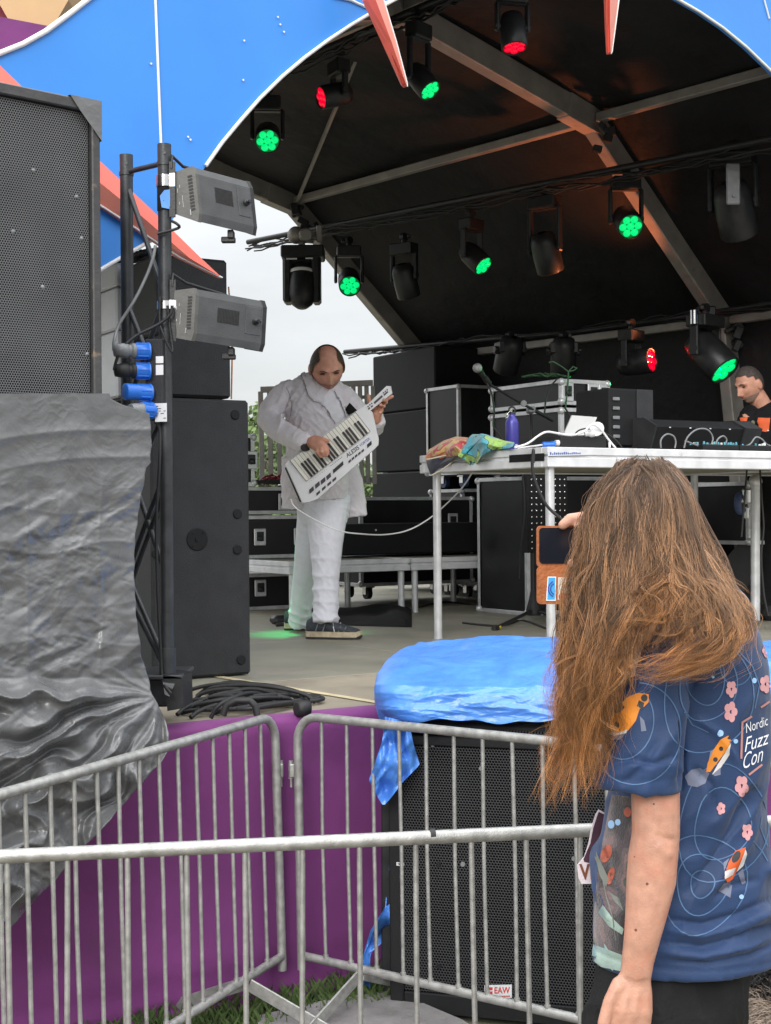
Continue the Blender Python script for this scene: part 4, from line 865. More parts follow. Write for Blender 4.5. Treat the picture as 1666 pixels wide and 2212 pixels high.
deck('tall aluminium platform at the right edge holding the mixers', 3.79, 5.8, 1.19, 2.42, dz, .105, ZS, ((5.7, 1.26), (5.7, 2.34), (3.87, 2.34)), 'tall platforms carrying the DJ gear')
m = MB(); a = SVp(1184, 985, 1.186); b = SVp(1268, 983, 1.186); m.add([a, b, b + Zv * .028, a + Zv * .028], [[0, 1, 2, 3]])
tag(m.build('tape_label', MT['aluw']), 'strip of pale tape with faint handwriting on the platform corner', 'tape')
m = MB(); r_ = random.Random(2)
for q in range(16):
    f = .05 + q * .05; p = a + (b - a) * f - SV * .001; m.add([p + Zv * .006, p + (b - a) * .03 + Zv * .006, p + (b - a) * .035 + Zv * (.012 + .008 * r_.random()), p + Zv * (.012 + .008 * r_.random())], [[0, 1, 2, 3]])
tag(m.build('faint_writing', MT['bluetxt']), 'faint blue handwriting on the pale tape at the platform corner', 'writing')
m = MB(); a = SUp(1100, 992, 1.747); b = SUp(1176, 988, 1.747); m.add([a - Zv * .018, b - Zv * .018, b + Zv * .022, a + Zv * .022], [[0, 1, 2, 3]]); tag(m.build('black_tape', MT['blackcloth']), 'band of black tape on the shaded side of the tall platform', 'tape')
zr = ZS + .405
deck('low platform at the left holding road cases, behind the musician', 1.83, 2.84, 4.25, 5.22, zr, .09, ZS, ((1.88, 4.30), (2.79, 4.30), (1.88, 5.1), (2.79, 5.1)), 'low platforms behind the musician')
deck('low platform on the right carrying the long black case', 2.85, 3.86, 4.25, 5.22, zr, .09, ZS, ((2.91, 4.30), (3.80, 4.30), (3.8, 5.1)), 'low platforms behind the musician')
# ------------------------------------------------------------------ flight cases and gear behind
def fcase(label, px0, px1, yt, yb, dr, depth, latches=(), edge='alu', extra=0, cast=False, side='right', lid=.0, z0f=None, name='flight_case', cat='flight case', grp='black flight cases on the stage', w_=None):
    """front face spans px0..px1; side='right': dr is the depth of the right end; 'left': depth of the left end"""
    if side == 'right': a, ww, z0, z1 = face_box(px0, px1, yt, yb, dr); o = Vector((a.x, a.y, 0)) - SU * ww
    else:
        a = P(px0, yb, dr); b = onpl(px1, yb, a, SV); ww = (b - a).xy.length; o = Vector((a.x, a.y, 0)); z0 = a.z; z1 = P(px0, yt, dr).z
    if w_: ww = w_
    if z0f is not None: z0 = z0f
    ww += extra
    hgt = z1 - z0
    t = thing(name, label, cat, o + SU * ww / 2 + SV * depth / 2 + Zv * z0, SA, grp)
    q = lambda u_, v_, z: o + SU * u_ + SV * v_ + Zv * z
    m = MB(); m.box(q(ww / 2, depth / 2, z0 + hgt / 2), (ww - .012, depth - .012, hgt - .012), RS, .003); m.build('panel', MT['lam'], t)
    m = MB(); e = .028
    for zz in (z0, z1) + ((z0 + hgt * lid - .001, z0 + hgt * lid + .001) if lid else ()):
        zc = min(max(zz, z0 + e / 2), z1 - e / 2)
        if lid and zz not in (z0, z1): zc = zz + (-e / 2 if zz < z0 + hgt * lid else e / 2)
        m.box(q(ww / 2, 0, zc), (ww - .002, .012, e), RS, .002); m.box(q(ww / 2, depth, zc), (ww - .002, .012, e), RS, .002); m.box(q(0, depth / 2, zc), (.012, depth - .02, e), RS, .002); m.box(q(ww, depth / 2, zc), (.012, depth - .02, e), RS, .002)
    for u_ in (0, ww):
        for v_ in (0, depth):
            m.box(q(u_ + (e / 2 - .006 if u_ == 0 else -e / 2 + .006), v_ - (.0045 if v_ == 0 else -.0045), z0 + hgt / 2), (e, .006, hgt - .06), RS, .001)
            m.box(q(u_ - (.0045 if u_ == 0 else -.0045), v_ + (e / 2 - .006 if v_ == 0 else -e / 2 + .006), z0 + hgt / 2), (.006, e, hgt - .06), RS, .001)
    m.build('edge', MT[edge], t)
    for u_ in (0, ww):
        for v_ in (0, depth):
            for zz in (z0 + .022, z1 - .022): m = MB(); m.sph(q(u_, v_, zz), .027, 10, 7); m.build('corner', MT['alu'], t)
    for (fu, fz) in latches:
        m = MB(); c = q(ww * fu, -.009, z0 + hgt * fz); m.box(c, (.10, .012, .13), RS, .006); m.build('latch', MT['alu'], t)
        m = MB(); m.box(c - SV * .008 + Zv * .005, (.06, .008, .07), RS, .003); m.lathe([(.022, 0), (.022, .012), (.012, .016)], c - SV * .006 - Zv * .01, -SV, 12); m.build('catch', MT['blackmetal'], t)
    if cast:
        for u_ in (.12, ww - .12):
            for v_ in (.1, depth - .1):
                m = MB(); c = q(u_, v_, z0 - .06); m.tube([c - SU * .02, c + SU * .02], .05, 14); m.build('caster_wheel', MT['caster' if cast == 2 else 'rubber'], t)
                m = MB(); m.box(q(u_, v_, z0 - .008), (.09, .09, .016), RS, .003); m.box(q(u_ - .03, v_, z0 - .04), (.006, .05, .06), RS); m.box(q(u_ + .03, v_, z0 - .04), (.006, .05, .06), RS); m.build('caster_fork', MT['chrome'], t)
    return t
fcase('lower road case on the left low platform, mostly behind the white trousers', 510, 734, 1112, 1192, 11.2, .55, ((.22, .5), (.6, .5)), z0f=zr)
fcase('upper road case stacked on the left low platform under the red cables', 510, 660, 1052, 1110, 11.1, .5, ((.45, .45), (.8, .45)), w_=.9)
fcase('tall black case edge just right of the big subwoofer with a dark handle', 520, 548, 938, 1050, 10.3, .5, ((.8, .5),))
m = MB(); r_ = np.random.default_rng(5)
for q in range(14):
    pts = [P(552 + 90 * f + r_.uniform(-6, 6), 1046 - 14 * math.sin(3.14 * f) * r_.random() - r_.uniform(0, 8), 10.9 + .1 * r_.random()) for f in np.linspace(0, 1, 8)]
    m.tube(pts, .008, 6)
tag(m.build('red_cables', MT['redc']), 'bundle of red and dark cables lying on the upper road case', 'cable')
m = MB()
for q in range(10):
    pts = [P(548 + 60 * f + r_.uniform(-6, 6), 1046 - r_.uniform(0, 10), 10.85) for f in np.linspace(0, 1, 6)]; m.tube(pts, .007, 6)
tag(m.build('black_cables', MT['rubber']), 'tangle of black cables beside the red bundle on the road case', 'cable')
t, a, w_, z0, z1 = cab('keyboard_case', 'long low black case lying on the right low platform behind the white trousers', 'case', 742, 1058, 1128, 1192, 11.5, .45, MT['cabd'])
for x in (812, 942):
    m = MB(); m.lathe([(.008, 0), (.008, .004)], onpl(x, 1145, a, SV), -SV, 8); m.build('stud', MT['aluw'], t)
m = MB(); m.box(P(778, 1180, 11.2), (.09, .06, .1), RS, .01); m.build('corner_caster', MT['blackmetal'], t)
fcase('wide case on wheels with green lit top edge behind the low platforms', 780, 1020, 1073, 1258, 12.15, .5, ((.82, .72),), cast=True)
fcase('tall grey edged case behind the platform leg, under the wheeled case', 1000, 1112, 1056, 1240, 12.75, .5, ((.1, .8),), cast=True, z0f=ZS + .1)
fcase('case on casters with plain grey front standing on another case, left of the bottle', 992, 1120, 836, 1026, 12.7, .5, (), cast=2)
fcase('upper open rack with silver catches, topped with green cables', 1213, 1312, 818, 874, 9.6, .8, ((.12, .5), (.68, .5), (.92, .5)), side='left')
fcase('lower rack beneath the one with green cables, full of plugs', 1213, 1322, 880, 1010, 9.62, .8, ((.68, .4),), side='left')
fcase('silver framed case below the racks behind the laptop', 1140, 1330, 1030, 1300, 10.6, .6, ((.3, .6),), z0f=ZS)
fcase('case with wooden edge and blue wheel under the right platform', 1450, 1590, 1042, 1190, 10.9, .6, ((.15, .72), (.75, .6)), edge='beam', z0f=ZS + .13, cast=2)
fcase('case with chrome catches at the right edge beneath the platform', 1618, 1720, 1040, 1180, 9.9, .6, ((.1, .75), (.1, .4)), side='left', z0f=ZS + .5)
fcase('black case with a white label under the left low platform', 528, 640, 1236, 1300, 11.2, .5, ((.3, .6),), z0f=ZS)
m = MB(); sbox(m, -2.6, 8.2, 7.9, 7.94, ZS - .02, ZS + .52); tag(m.build('dark_backing_drape', MT['canopy']), 'added low black drape that darkens the back edge of the stage behind the cases', 'drape')  # added backing cloth, keeps the view below the platforms dark
# panel of small lights under platform
lp = thing('light_panel', 'upright black panel with rows of small bright lenses under the tall platform', 'light panel', P(1185, 1180, 9.5), SA)
m = MB(); c = P(1185, 1110, 9.6); m.box(c + SV * .04, (.34, .07, .52), RS, .006); m.build('housing', MT['cabd'], lp)
for i in range(8):
    for j in range(12): m = MB(); m.sph(c + SU * (-.14 + .04 * i) + Zv * (-.23 + .042 * j) + SV * .002, .0085, 6, 5); m.build('lens', MT['chrome'], lp)
# centre speaker stack
def cstack(yt, yb, label):
    dcor = 12.95; a = P(940, yb, dcor); z0 = a.z; z1 = P(940, yt, dcor).z; b = onpl(806, yb, a, SU); dp = (b - a).xy.length; o = Vector((a.x, a.y, 0))
    t = thing('loudspeaker', label, 'loudspeaker', o + SU * .45 + SV * dp / 2 + Zv * z0, SA, 'black speaker cabinets in the centre stack')
    m = MB(); m.box(o + SU * .45 + SV * dp / 2 + Zv * (z0 + z1) / 2, (.9, dp, z1 - z0), RS, .012); m.build('cabinet', MT['cabd'], t); return t, o, z0, z1
t, o, z0, z1 = cstack(746, 879, 'top cabinet of the black centre stack with a small white label')
m = MB(); m.box(onpl(932, 863, o, SU) - SU * .001, (.002, .03, .09), RS); m.build('label_plate', MT['aluw'], t)
cstack(881, 1014, 'middle cabinet of the black centre stack, level with the keytar neck')
cstack(1016, 1230, 'bottom cabinet of the black centre stack behind the wheeled case')
# guard rails at the back
def rail(px0, px1, yt, yb, d, n, label):
    t = thing('guard_rail', label, 'guard rail', P(px0, yb, d), 0, 'metal guard rails at the back of the stage')
    m = MB(); m.bar(P(px0, yt, d), P(px1, yt - 3, d), .05, .05, .004); m.build('top_rail', MT['beam'], t); m = MB(); m.bar(P(px0, yt + 30, d + .02), P(px1, yt + 27, d + .02), .03, .03, .004); m.build('middle_rail', MT['beam'], t); m = MB(); m.bar(P(px0, yb - 6, d + .02), P(px1, yb - 9, d + .02), .05, .05, .004); m.build('bottom_rail', MT['beam'], t)
    for i in range(n):
        x = px0 + (px1 - px0) * i / (n - 1); m = MB(); m.bar(P(x, yt + 4, d), P(x + 4, yb, d), .055 if i % 3 == 0 else .035, .04, .004); m.build('upright', MT['beam'], t)
    return t
rail(563, 640, 842, 1046, 12.0, 5, 'grey guard rail with upright bars left of the musician, trees behind')
rail(735, 806, 830, 1046, 12.6, 6, 'grey guard rail between the musician and the black centre stack')
# ------------------------------------------------------------------ flat bag on the stage floor
m = MB(); G = []
for i in range(26):
    f = i / 25; r_ = []
    for j in range(15):
        g_ = j / 14; p = Zp(640 + 250 * f, 1352 - 38 * g_ + 8 * (f - .5), ZS); edge = min(f, 1 - f, g_, 1 - g_) * 6
        hgt = (.02 + .10 * max(0, f - .45) + .03 * mnoise.noise(Vector((f * 5, g_ * 3, 2)))) * min(1, max(0, edge)) ** .5; p.z = ZS + .004 + hgt; r_.append(p)
    G.append(r_)
m.grid(G); bag = tag(m.build('gig_bag', MT['blackcloth']), 'empty black gig bag lying flat on the floor behind the shoes', 'bag')
m = MB(); m.box(Zp(610, 1338, ZS + .03), (.16, .1, .06), RS, .02); m.tube([Zp(597, 1350, ZS + .012), Zp(640, 1345, ZS + .02)], .012, 8); tag(m.build('pedal', MT['blackmetal']), 'small black pedal with a lead beside the rear shoe', 'pedal')
# ------------------------------------------------------------------ lighting pipes and lamps under the canopy
def pipe(name, pts, r, label, seed, droop=.05, nc=5):
    t = thing(name, label, 'lighting pipe', pts[0], CA, 'lighting pipes under the canopy')
    m = MB(); m.tube(pts, r, 12); m.build('tube', MT['blackmetal'], t)
    rr = np.random.default_rng(seed)
    for q in range(nc):
        L_ = []; a, b = pts[0], pts[-1]; ph = rr.uniform(0, 6); n = 50
        for i in range(n):
            f = i / (n - 1); p = a + (b - a) * f
            L_.append(p + Vector((0, rr.uniform(-.01, .01), -.02 - droop * abs(math.sin(f * (7 + q) + ph)) + .03 * rr.random())) + CU * (-.03 + .02 * q))
        m = MB(); m.tube(L_, .007, 6); m.build('loom_cable', MT['rubber'], t)
    return t
p1 = [CT(560, 165, 2.4), CT(700, 108, 2.4), CT(960, -5, 2.4), CT(1150, -85, 2.4)]
p2 = [CT(536, 523, 4.75), CT(640, 510, 4.75), CT(1345, 368, 4.75), CT(1700, 292, 4.75)]
p2[1] = p2[0] + (p2[3] - p2[0]) * .12; p2[2] = p2[0] + (p2[3] - p2[0]) * .7
p3 = [CT(745, 760, 6.15), CT(1247, 716, 6.15), CT(1520, 678, 6.15), CT(1700, 650, 6.15)]
pipe('lighting_pipe', p1, .024, 'black lighting pipe nearest the roof ridge behind the hanging spikes', 1)
pipe('lighting_pipe', p2, .024, 'black lighting pipe crossing below the roof knee with its capped end in the sky', 2, .07, 6)
pipe('lighting_pipe', p3, .022, 'lowest lighting pipe along the black side wall above the racks', 3, .05, 5)
def wash(label, px, py, d, rpx, aim, col, top, arm=True, plate=False, cells=7, on=1.0, ind=False):
    t = thing('stage_lamp', label, 'stage lamp', P(px, top, d), 0, 'black stage lamps under the canopy')
    aim = Vector(aim).normalized(); r = rpx / F * d; L = P(px, py, d); hl = r * 3.3
    piv = L - aim * hl * .62; ax = aim.cross(Zv); ax = ax.normalized() if ax.length > .15 else Vector((.9, .4, 0)).normalized()
    m = MB(); m.lathe([(r * .35, 0), (r * .9, hl * .05), (r * 1.12, hl * .25), (r * 1.16, hl * .55), (r * 1.17, hl * .58), (r * 1.14, hl * 1.0), (r * 1.06, hl * 1.03), (r * 1.04, hl * .97)], L - aim * hl, aim, 24, caps=False)
    for q in range(9):
        a = q / 9 * 6.283; s_ = aim.orthogonal().normalized(); u_ = aim.cross(s_); o_ = (s_ * math.cos(a) + u_ * math.sin(a)) * r * 1.0; m.bar(L - aim * hl * .85 + o_ * .9, L - aim * hl * .5 + o_ * 1.04, .006, .008)
    m.build('head', MT['blackmetal'], t)
    onm, offm = {'g': (MT['green'], MT['greend']), 'r': (MT['redl'], MT['redd']), None: (None, MT['screen'])}[col]
    m = MB(); m.lathe([(0, 0), (r * 1.03, 0)], L - aim * r * .1, aim, 24, caps=False); ls = m.build('lens', offm, t)
    if onm:
        m = MB(); s_ = aim.orthogonal().normalized(); u_ = aim.cross(s_); ce = [(0, 0)] + [(math.cos(a) * r * .66, math.sin(a) * r * .66) for a in np.linspace(.3, .3 + 2 * math.pi, 7)[:-1]]
        for (a, b) in ce:
            o_ = L - aim * r * .09 + s_ * a + u_ * b; rr_ = r * .335 * on
            m.lathe([(rr_, 0), (rr_ * .9, r * .07), (rr_ * .5, r * .12), (.0005, r * .13)], o_, aim, 12)
        m.build('led_cells', onm, ls)
    ztop = P(px, top, d).z; m = MB(); hw = r * 1.38
    for s_ in (-1, 1):
        b = piv + ax * hw * s_; c = Vector((b.x, b.y, ztop - .10)); m.bar(b - Zv * r * .45, c, r * .62, .026, .008, up=ax); m.lathe([(r * .3, -.014), (r * .3, .014)], b, ax, 12)
    m.bar(Vector((piv.x, piv.y, ztop - .10)) - ax * hw, Vector((piv.x, piv.y, ztop - .10)) + ax * hw, r * .5, .02, .003)
    m.build('yoke', MT['blackmetal'], t)
    if plate:
        m = MB(); b = piv - Vector((.05, r * 1.7, 0)); m.bar(b - Zv * r * .5, b + Zv * r * 1.9, r * .8, .02, .008, up=(0, 1, 0)); m.lathe([(r * .1, 0), (r * .1, .015)], b - Vector((0, .01, 0)), (0, -1, 0), 10); m.build('side_plate', MT['greyp'], t)
    m = MB(); o_ = Vector((piv.x, piv.y, ztop - .06)); m.box(o_, (r * 2.5, r * 1.5, .09), Matrix.Rotation(math.atan2(ax.y, ax.x), 3, 'Z'), .008); m.build('base', MT['blackmetal'], t)
    m = MB(); m.tube([o_ + Zv * .03, o_ + Zv * .09], .022, 10); m.lathe([(.034, -.02), (.034, .02)], o_ + Zv * .1, CV, 14); m.box(o_ + Zv * .1 + ax * .05, (.03, .03, .03), None, .004); m.build('clamp', MT['blackmetal'], t)
    if ind:
        for s_ in (-1, 1):
            m = MB(); m.box(o_ + ax * r * .9 * s_ - Vector((0, r * .62, -.02)), (.026, .012, .016), None, .002); m.build('indicator', MT['amber'], t)
        m = MB(); m.box(o_ - Vector((0, r * .64, -.005)), (.010, .012, .01), None, .001); m.build('indicator', MT['cool'], t)
    return t, L, aim
fac = (.06, -.86, -.5)
W1 = wash('green lit stage lamp nearest the blue fascia edge at the left', 578, 305, 9.0, 24, fac, 'g', 192)
wash('red lit stage lamp facing left, second lamp on the ridge pipe', 694, 211, 8.6, 22, (-.82, -.42, -.28), 'r', 120)
W3 = wash('green lit stage lamp just right of the first hanging spike', 930, 196, 7.9, 23, (.5, -.42, -.75), 'g', 38)
wash('red lit stage lamp pointing straight down at the top edge of the photo', 1112, 104, 7.4, 25, (.06, -.25, -1), 'r', -40)
wash('green lit stage lamp beside the large moving head', 756, 618, 12.3, 21, fac, 'g', 522, ind=True)
wash('unlit stage lamp between the two green lamps on the middle pipe', 884, 640, 11.7, 22, (.25, .35, -1), None, 525)
wash('green lit stage lamp turned to the right on the middle pipe', 1045, 575, 11.0, 21, (.55, -.5, -.65), 'g', 465)
wash('unlit stage lamp hanging right of the turned green lamp', 1190, 585, 10.6, 26, (.3, .4, -1), None, 425)
W10 = wash('green lit stage lamp hanging in front of the big angled rib', 1363, 490, 10.0, 25, fac, 'g', 368, ind=True)
wash('large unlit stage lamp with grey side plate near the right edge', 1598, 505, 9.6, 36, (.35, .6, -1), None, 335, plate=True)
W12 = wash('red lit stage lamp low on the side wall above the wedge', 1408, 778, 10.9, 24, (.7, -.55, .05), 'r', 705)
W13 = wash('biggest green lit stage lamp, beside the head of the man in black', 1566, 800, 10.4, 33, (.5, -.5, -.72), 'g', 672)
wash('unlit stage lamp with amber indicators above the green cables', 1216, 805, 11.4, 24, (0, .4, -1), None, 738, ind=True)
wash('unlit stage lamp hanging behind the microphone', 1092, 800, 11.6, 24, (-.2, .6, -1), None, 738)
def spot(parent, loc, aim, col, energy, size, name):
    l = bpy.data.lights.new(name, 'SPOT'); l.energy = energy; l.color = col; l.spot_size = R(size); l.spot_blend = 1.0; l.shadow_soft_size = .08
    o = bpy.data.objects.new(name, l); COL.objects.link(o); o.parent = parent
    o.matrix_world = Matrix.Translation(loc) @ Vector(aim).to_track_quat('-Z', 'Y').to_matrix().to_4x4()
    o.matrix_local = ROOT[parent.name].inverted() @ o.matrix_world
    return o
tg = P(652, 1262, 8.88)
spot(W1[0], W1[1] + W1[2] * .03, tg - W1[1], (0, 1, .25), 700, 16, 'green_beam')
spot(W13[0], W13[1] + W13[2] * .03, P(1215, 815, 9.8) - W13[1], (0, 1, .2), 60, 40, 'green_beam')
spot(W12[0], W12[1] + W12[2] * .03, C(4.6, 2.6, 4.5) - W12[1], (1, .24, .08), 200, 80, 'orange_beam')
spot(W10[0], W10[1] + W10[2] * .03, P(860, 1075, 12.2) - W10[1], (.1, 1, .05), 30, 9, 'green_beam')
# moving head at the rear joint
mh = thing('moving_head', 'large black moving head lamp hanging against the white sky', 'stage lamp', P(652, 545, 12.0))
d = 12.0; m = MB(); m.box(P(655, 548, d), (.36, .3, .10), None, .012); m.build('base', MT['blackmetal'], mh)
for x in (622, 684):
    m = MB(); m.box(P(x, 605, d), (.075, .22, .40), None, .02); m.build('yoke_arm', MT['blackmetal'], mh)
m = MB(); m.box(P(652, 575, d + .05), (.2, .18, .12), None, .02); m.build('yoke', MT['blackmetal'], mh)
m = MB(); ax = Vector((.02, -.3, -1)).normalized(); o_ = P(652, 578, d); m.lathe([(.06, -.03), (.105, 0), (.115, .06), (.118, .16), (.112, .26), (.09, .33), (.05, .365), (.0, .37)], o_, ax, 24, caps=False); m.build('head', MT['blackmetal'], mh)
m = MB(); m.lathe([(.119, .05), (.122, .055), (.122, .075), (.119, .08)], o_, ax, 28, caps=False); m.build('pale_ring', MT['whitep'], mh)
m = MB(); m.box(P(630, 559, d - .16), (.09, .01, .012)); m.box(P(668, 558, d - .16), (.06, .01, .01)); m.build('pale_edge', MT['whitep'], mh)
m = MB(); m.sph(P(640, 508, d), .075, 12, 9); m.lathe([(.06, -.06), (.06, .02), (.045, .03)], P(660, 508, d - .05), (.3, -1, 0), 16); m.box(P(690, 505, d), (.05, .05, .14), None, .006); m.tube([P(652, 508, d), P(652, 545, d)], .03, 10); m.build('clamp', MT['beam'], mh)
# red gel glow lamp and couplers at right
t = thing('stage_lamp', 'small red glowing lamp clamped to the low pipe at the rib joint', 'stage lamp', P(1525, 690, 10.5), 0, 'black stage lamps under the canopy')
m = MB(); m.ell(P(1524, 688, 10.5), (.05, 0, 0), (0, .04, 0), (0, 0, .032)); m.build('red_lens', MT['redl'], t); m = MB(); m.box(P(1524, 680, 10.58), (.14, .1, .12), None, .01); m.build('housing', MT['blackmetal'], t); m = MB(); m.lathe([(.03, 0), (.03, .1)], P(1500, 700, 10.4), (0, 0, 1), 12); m.build('clamp', MT['chrome'], t)
# ------------------------------------------------------------------ gear on the tall platform
def onA(px, py, d): return P(px, py, d)
ZD = dz
# bottle
bo = thing('water_bottle', 'purple metal water bottle with black carabiner cap on the platform', 'bottle', Zp(1107, 969, ZD))
bp_ = SUp(1107, 966, 2.0); bp_.z = ZD; m = MB(); rb2 = 14.5 / F * bp_.y
m.lathe([(rb2 * .9, 0), (rb2, .006), (rb2, .165), (rb2 * .92, .18), (rb2 * .62, .197), (rb2 * .5, .203), (rb2 * .5, .215)], bp_, Zv, 24); m.build('body', MT['bottle'], bo)
m = MB(); m.lathe([(rb2 * .55, .215), (rb2 * .55, .228), (rb2 * .4, .23)], bp_, Zv, 18); m.tube([bp_ + Vector((.018 * math.cos(a), 0, .24 + .018 * math.sin(a))) for a in np.linspace(0, 6.28, 15)], .005, 7); m.build('cap', MT['rubber'], bo)
m = MB(); m.tube([bp_ + Zv * .245, bp_ + Vector((-.025, -.01, .22)), bp_ + Vector((-.04, -.015, .19)), bp_ + Vector((-.03, -.012, .195)), bp_ + Zv * .235], .003, 7); m.build('carabiner', MT['chrome'], bo)
m = MB(); c = bp_ + Vector((.02, -rb2 * .93, .035)); m.lathe([(.010, 0), (.010, .001), (.007, .001), (.007, 0)], c, (.35, -1, 0), 18, caps=False); m.box(c, (.004, .002, .01)); m.build('round_mark', MT['whitetxt'], bo)
# towels
def patmat(name, cols, scale, line=None):
    m_, t_, b_ = newmat(name); L = t_.links.new; tc_ = t_.nodes.new('ShaderNodeTexCoord'); n_ = t_.nodes.new('ShaderNodeTexNoise'); n_.inputs['Scale'].default_value = scale; n_.inputs['Detail'].default_value = 1.5; L(tc_.outputs['Object'], n_.inputs['Vector'])
    cr = t_.nodes.new('ShaderNodeValToRGB'); cr.color_ramp.interpolation = 'CONSTANT'; els = cr.color_ramp.elements
    while len(els) < len(cols): els.new(.5)
    for i, (p, c) in enumerate(cols): els[i].position = p; els[i].color = (*c, 1)
    L(n_.outputs['Fac'], cr.inputs[0]); L(cr.outputs[0], b_.inputs['Base Color']); b_.inputs['Roughness'].default_value = .95; b_.inputs['Sheen Weight'].default_value = .3
    n2 = t_.nodes.new('ShaderNodeTexNoise'); n2.inputs['Scale'].default_value = 260; L(tc_.outputs['Object'], n2.inputs['Vector']); bp = t_.nodes.new('ShaderNodeBump'); bp.inputs['Strength'].default_value = .5; bp.inputs['Distance'].default_value = .004; L(n2.outputs['Fac'], bp.inputs['Height']); L(bp.outputs[0], b_.inputs['Normal'])
    return m_
MT['towel1'] = patmat('orange_towel', [(0, (.55, .13, .06)), (.42, (.60, .22, .08)), (.5, (.62, .42, .12)), (.58, (.5, .05, .07)), (.66, (.42, .38, .18))], 9)
MT['towel2'] = patmat('teal_towel', [(0, (.06, .33, .42)), (.5, (.08, .42, .50)), (.535, (.01, .03, .08)), (.555, (.30, .48, .12)), (.66, (.06, .36, .45))], 7)
MT['towelb'] = pm('navy_towel_back', (.035, .04, .075), .95, 0, .15, 20, .5, 260, sheen=.3)
def cloth(rows, d_of, amp, seed, nr=46, nc=40):
    n0 = len(rows); m_ = len(rows[0]); X = np.zeros((nr, nc)); Y = X.copy(); D = X.copy()
    for i in range(nr):
        f = i / (nr - 1) * (n0 - 1); a = min(int(f), n0 - 2); f -= a
        for j in range(nc):
            g_ = j / (nc - 1) * (m_ - 1); b = min(int(g_), m_ - 2); h_ = g_ - b
            pt = [(rows[a][b][k_] * (1 - h_) + rows[a][b + 1][k_] * h_) * (1 - f) + (rows[a + 1][b][k_] * (1 - h_) + rows[a + 1][b + 1][k_] * h_) * f for k_ in range(3)]
            X[i, j], Y[i, j], D[i, j] = pt
    cr = crumple(X / 22, Y / 22, seed, 8, .5, 1.8)
    mb = MB(); G = [[P(X[i, j], Y[i, j], D[i, j] + amp * cr[i, j]) for j in range(nc)] for i in range(nr)]
    mb.grid(G); mb.grid([[p + Vector((.0, .008, -.002)) for p in r_] for r_ in G]); return mb
def du(px): return SUp(px, 985, 1.735).y
t = thing('towel', 'orange and yellow beach towel with navy underside hanging over the platform corner', 'towel', P(960, 985, 8.1))
dA = [du(x) for x in (920, 960, 1000, 1050, 1100)]
mb = cloth([[(925, 972, dA[0] + .2), (958, 952, dA[1] + .2), (985, 943, dA[2] + .3), (1012, 945, dA[2] + .3)], [(920, 985, dA[0] - .02), (950, 962, dA[1]), (975, 948, dA[1]), (1008, 955, dA[2])], [(921, 992, dA[0] - .03), (955, 978, dA[1] - .04), (985, 965, dA[2] - .06), (1010, 985, dA[2])], [(922, 999, dA[0] - .03), (962, 988, dA[1] - .03), (995, 982, dA[2] - .04), (1012, 996, dA[2] - .02)]], 0, .03, 3)
mb.build('printed_side', MT['towel1'], t, fix=False)
mb = cloth([[(920, 992, dA[0] - .03), (958, 984, dA[1] - .035), (1000, 975, dA[2] - .04)], [(924, 1008, dA[0] - .03), (960, 1000, dA[1] - .03), (985, 985, dA[2] - .03)], [(931, 1026, dA[0] - .03), (945, 1018, dA[0] - .03), (966, 1004, dA[1] - .03)]], 0, .02, 6, 30, 26)
mb.build('navy_side', MT['towelb'], t, fix=False)
m = MB(); m.tube([P(x, y, dA[1] - .05) for x, y in ((921, 993), (958, 985), (998, 976))], .005, 6); m.tube([P(x, y, dA[1] - .06) for x, y in ((931, 1027), (948, 1019), (968, 1005), (990, 988), (1008, 992))], .004, 6); m.build('hem', pm('towel_hem', (.5, .46, .36), .9, 0, .1, 30, .2, 100), t)
t = thing('towel', 'teal and green beach towel bunched on the platform beside the bottle', 'towel', P(1045, 985, 7.9))
mb = cloth([[(1000, 962, dA[2] + .1), (1020, 938, dA[2] + .2), (1050, 938, dA[3] + .2), (1090, 952, dA[4] + .1), (1110, 955, dA[4])], [(990, 975, dA[2] - .02), (1012, 946, dA[2] - .02), (1040, 936, dA[3]), (1078, 955, dA[3] - .05), (1112, 957, dA[4] - .06)], [(990, 985, dA[2] - .06), (1010, 965, dA[2] - .1), (1040, 955, dA[3] - .1), (1075, 966, dA[3] - .1), (1108, 964, dA[4] - .09)], [(1003, 992, dA[2] - .06), (1020, 982, dA[2] - .1), (1045, 968, dA[3] - .1), (1072, 971, dA[3] - .07), (1100, 968, dA[4] - .06)], [(1015, 1003, dA[2] - .05), (1028, 1006, dA[2] - .06), (1040, 985, dA[3] - .08), (1056, 975, dA[3] - .06), (1066, 971, dA[3] - .05)]], 0, .035, 8, 60, 60)
mb.build('cloth', MT['towel2'], t, fix=False)
# black box with laptop, leads
def dv(px): return SVp(px, 968, 1.30).y
bx = thing('power_supply', 'black box at the platform edge under the open silver laptop', 'box', SVp(1260, 968, 1.4), SA)
a = SVp(1212, 967, 1.30); b = SVp(1311, 966, 1.30); wv_ = (b - a).length; m = MB(); m.box((a + b) / 2 + SV * .11 + Zv * .03, (wv_, .22, .066), RS, .004); m.build('case', MT['rubber'], bx)
la = thing('laptop', 'silver laptop seen from behind, lid tilted back behind the black box', 'laptop', SVp(1255, 940, 1.6), SA)
a, b, c, e = [SVp(x, y, v_) for x, y, v_ in ((1217, 941, 1.60), (1275, 940, 1.60), (1290, 901, 1.66), (1236, 897, 1.66))]
m = MB(); m.prism([a, b, c, e], SV * .008); m.build('lid', MT['laptop'], la); m = MB(); m.box((a + b) / 2 + SV * .12 - Zv * .006, ((b - a).length, .22, .012), RS, .003); m.build('base', MT['laptop'], la)
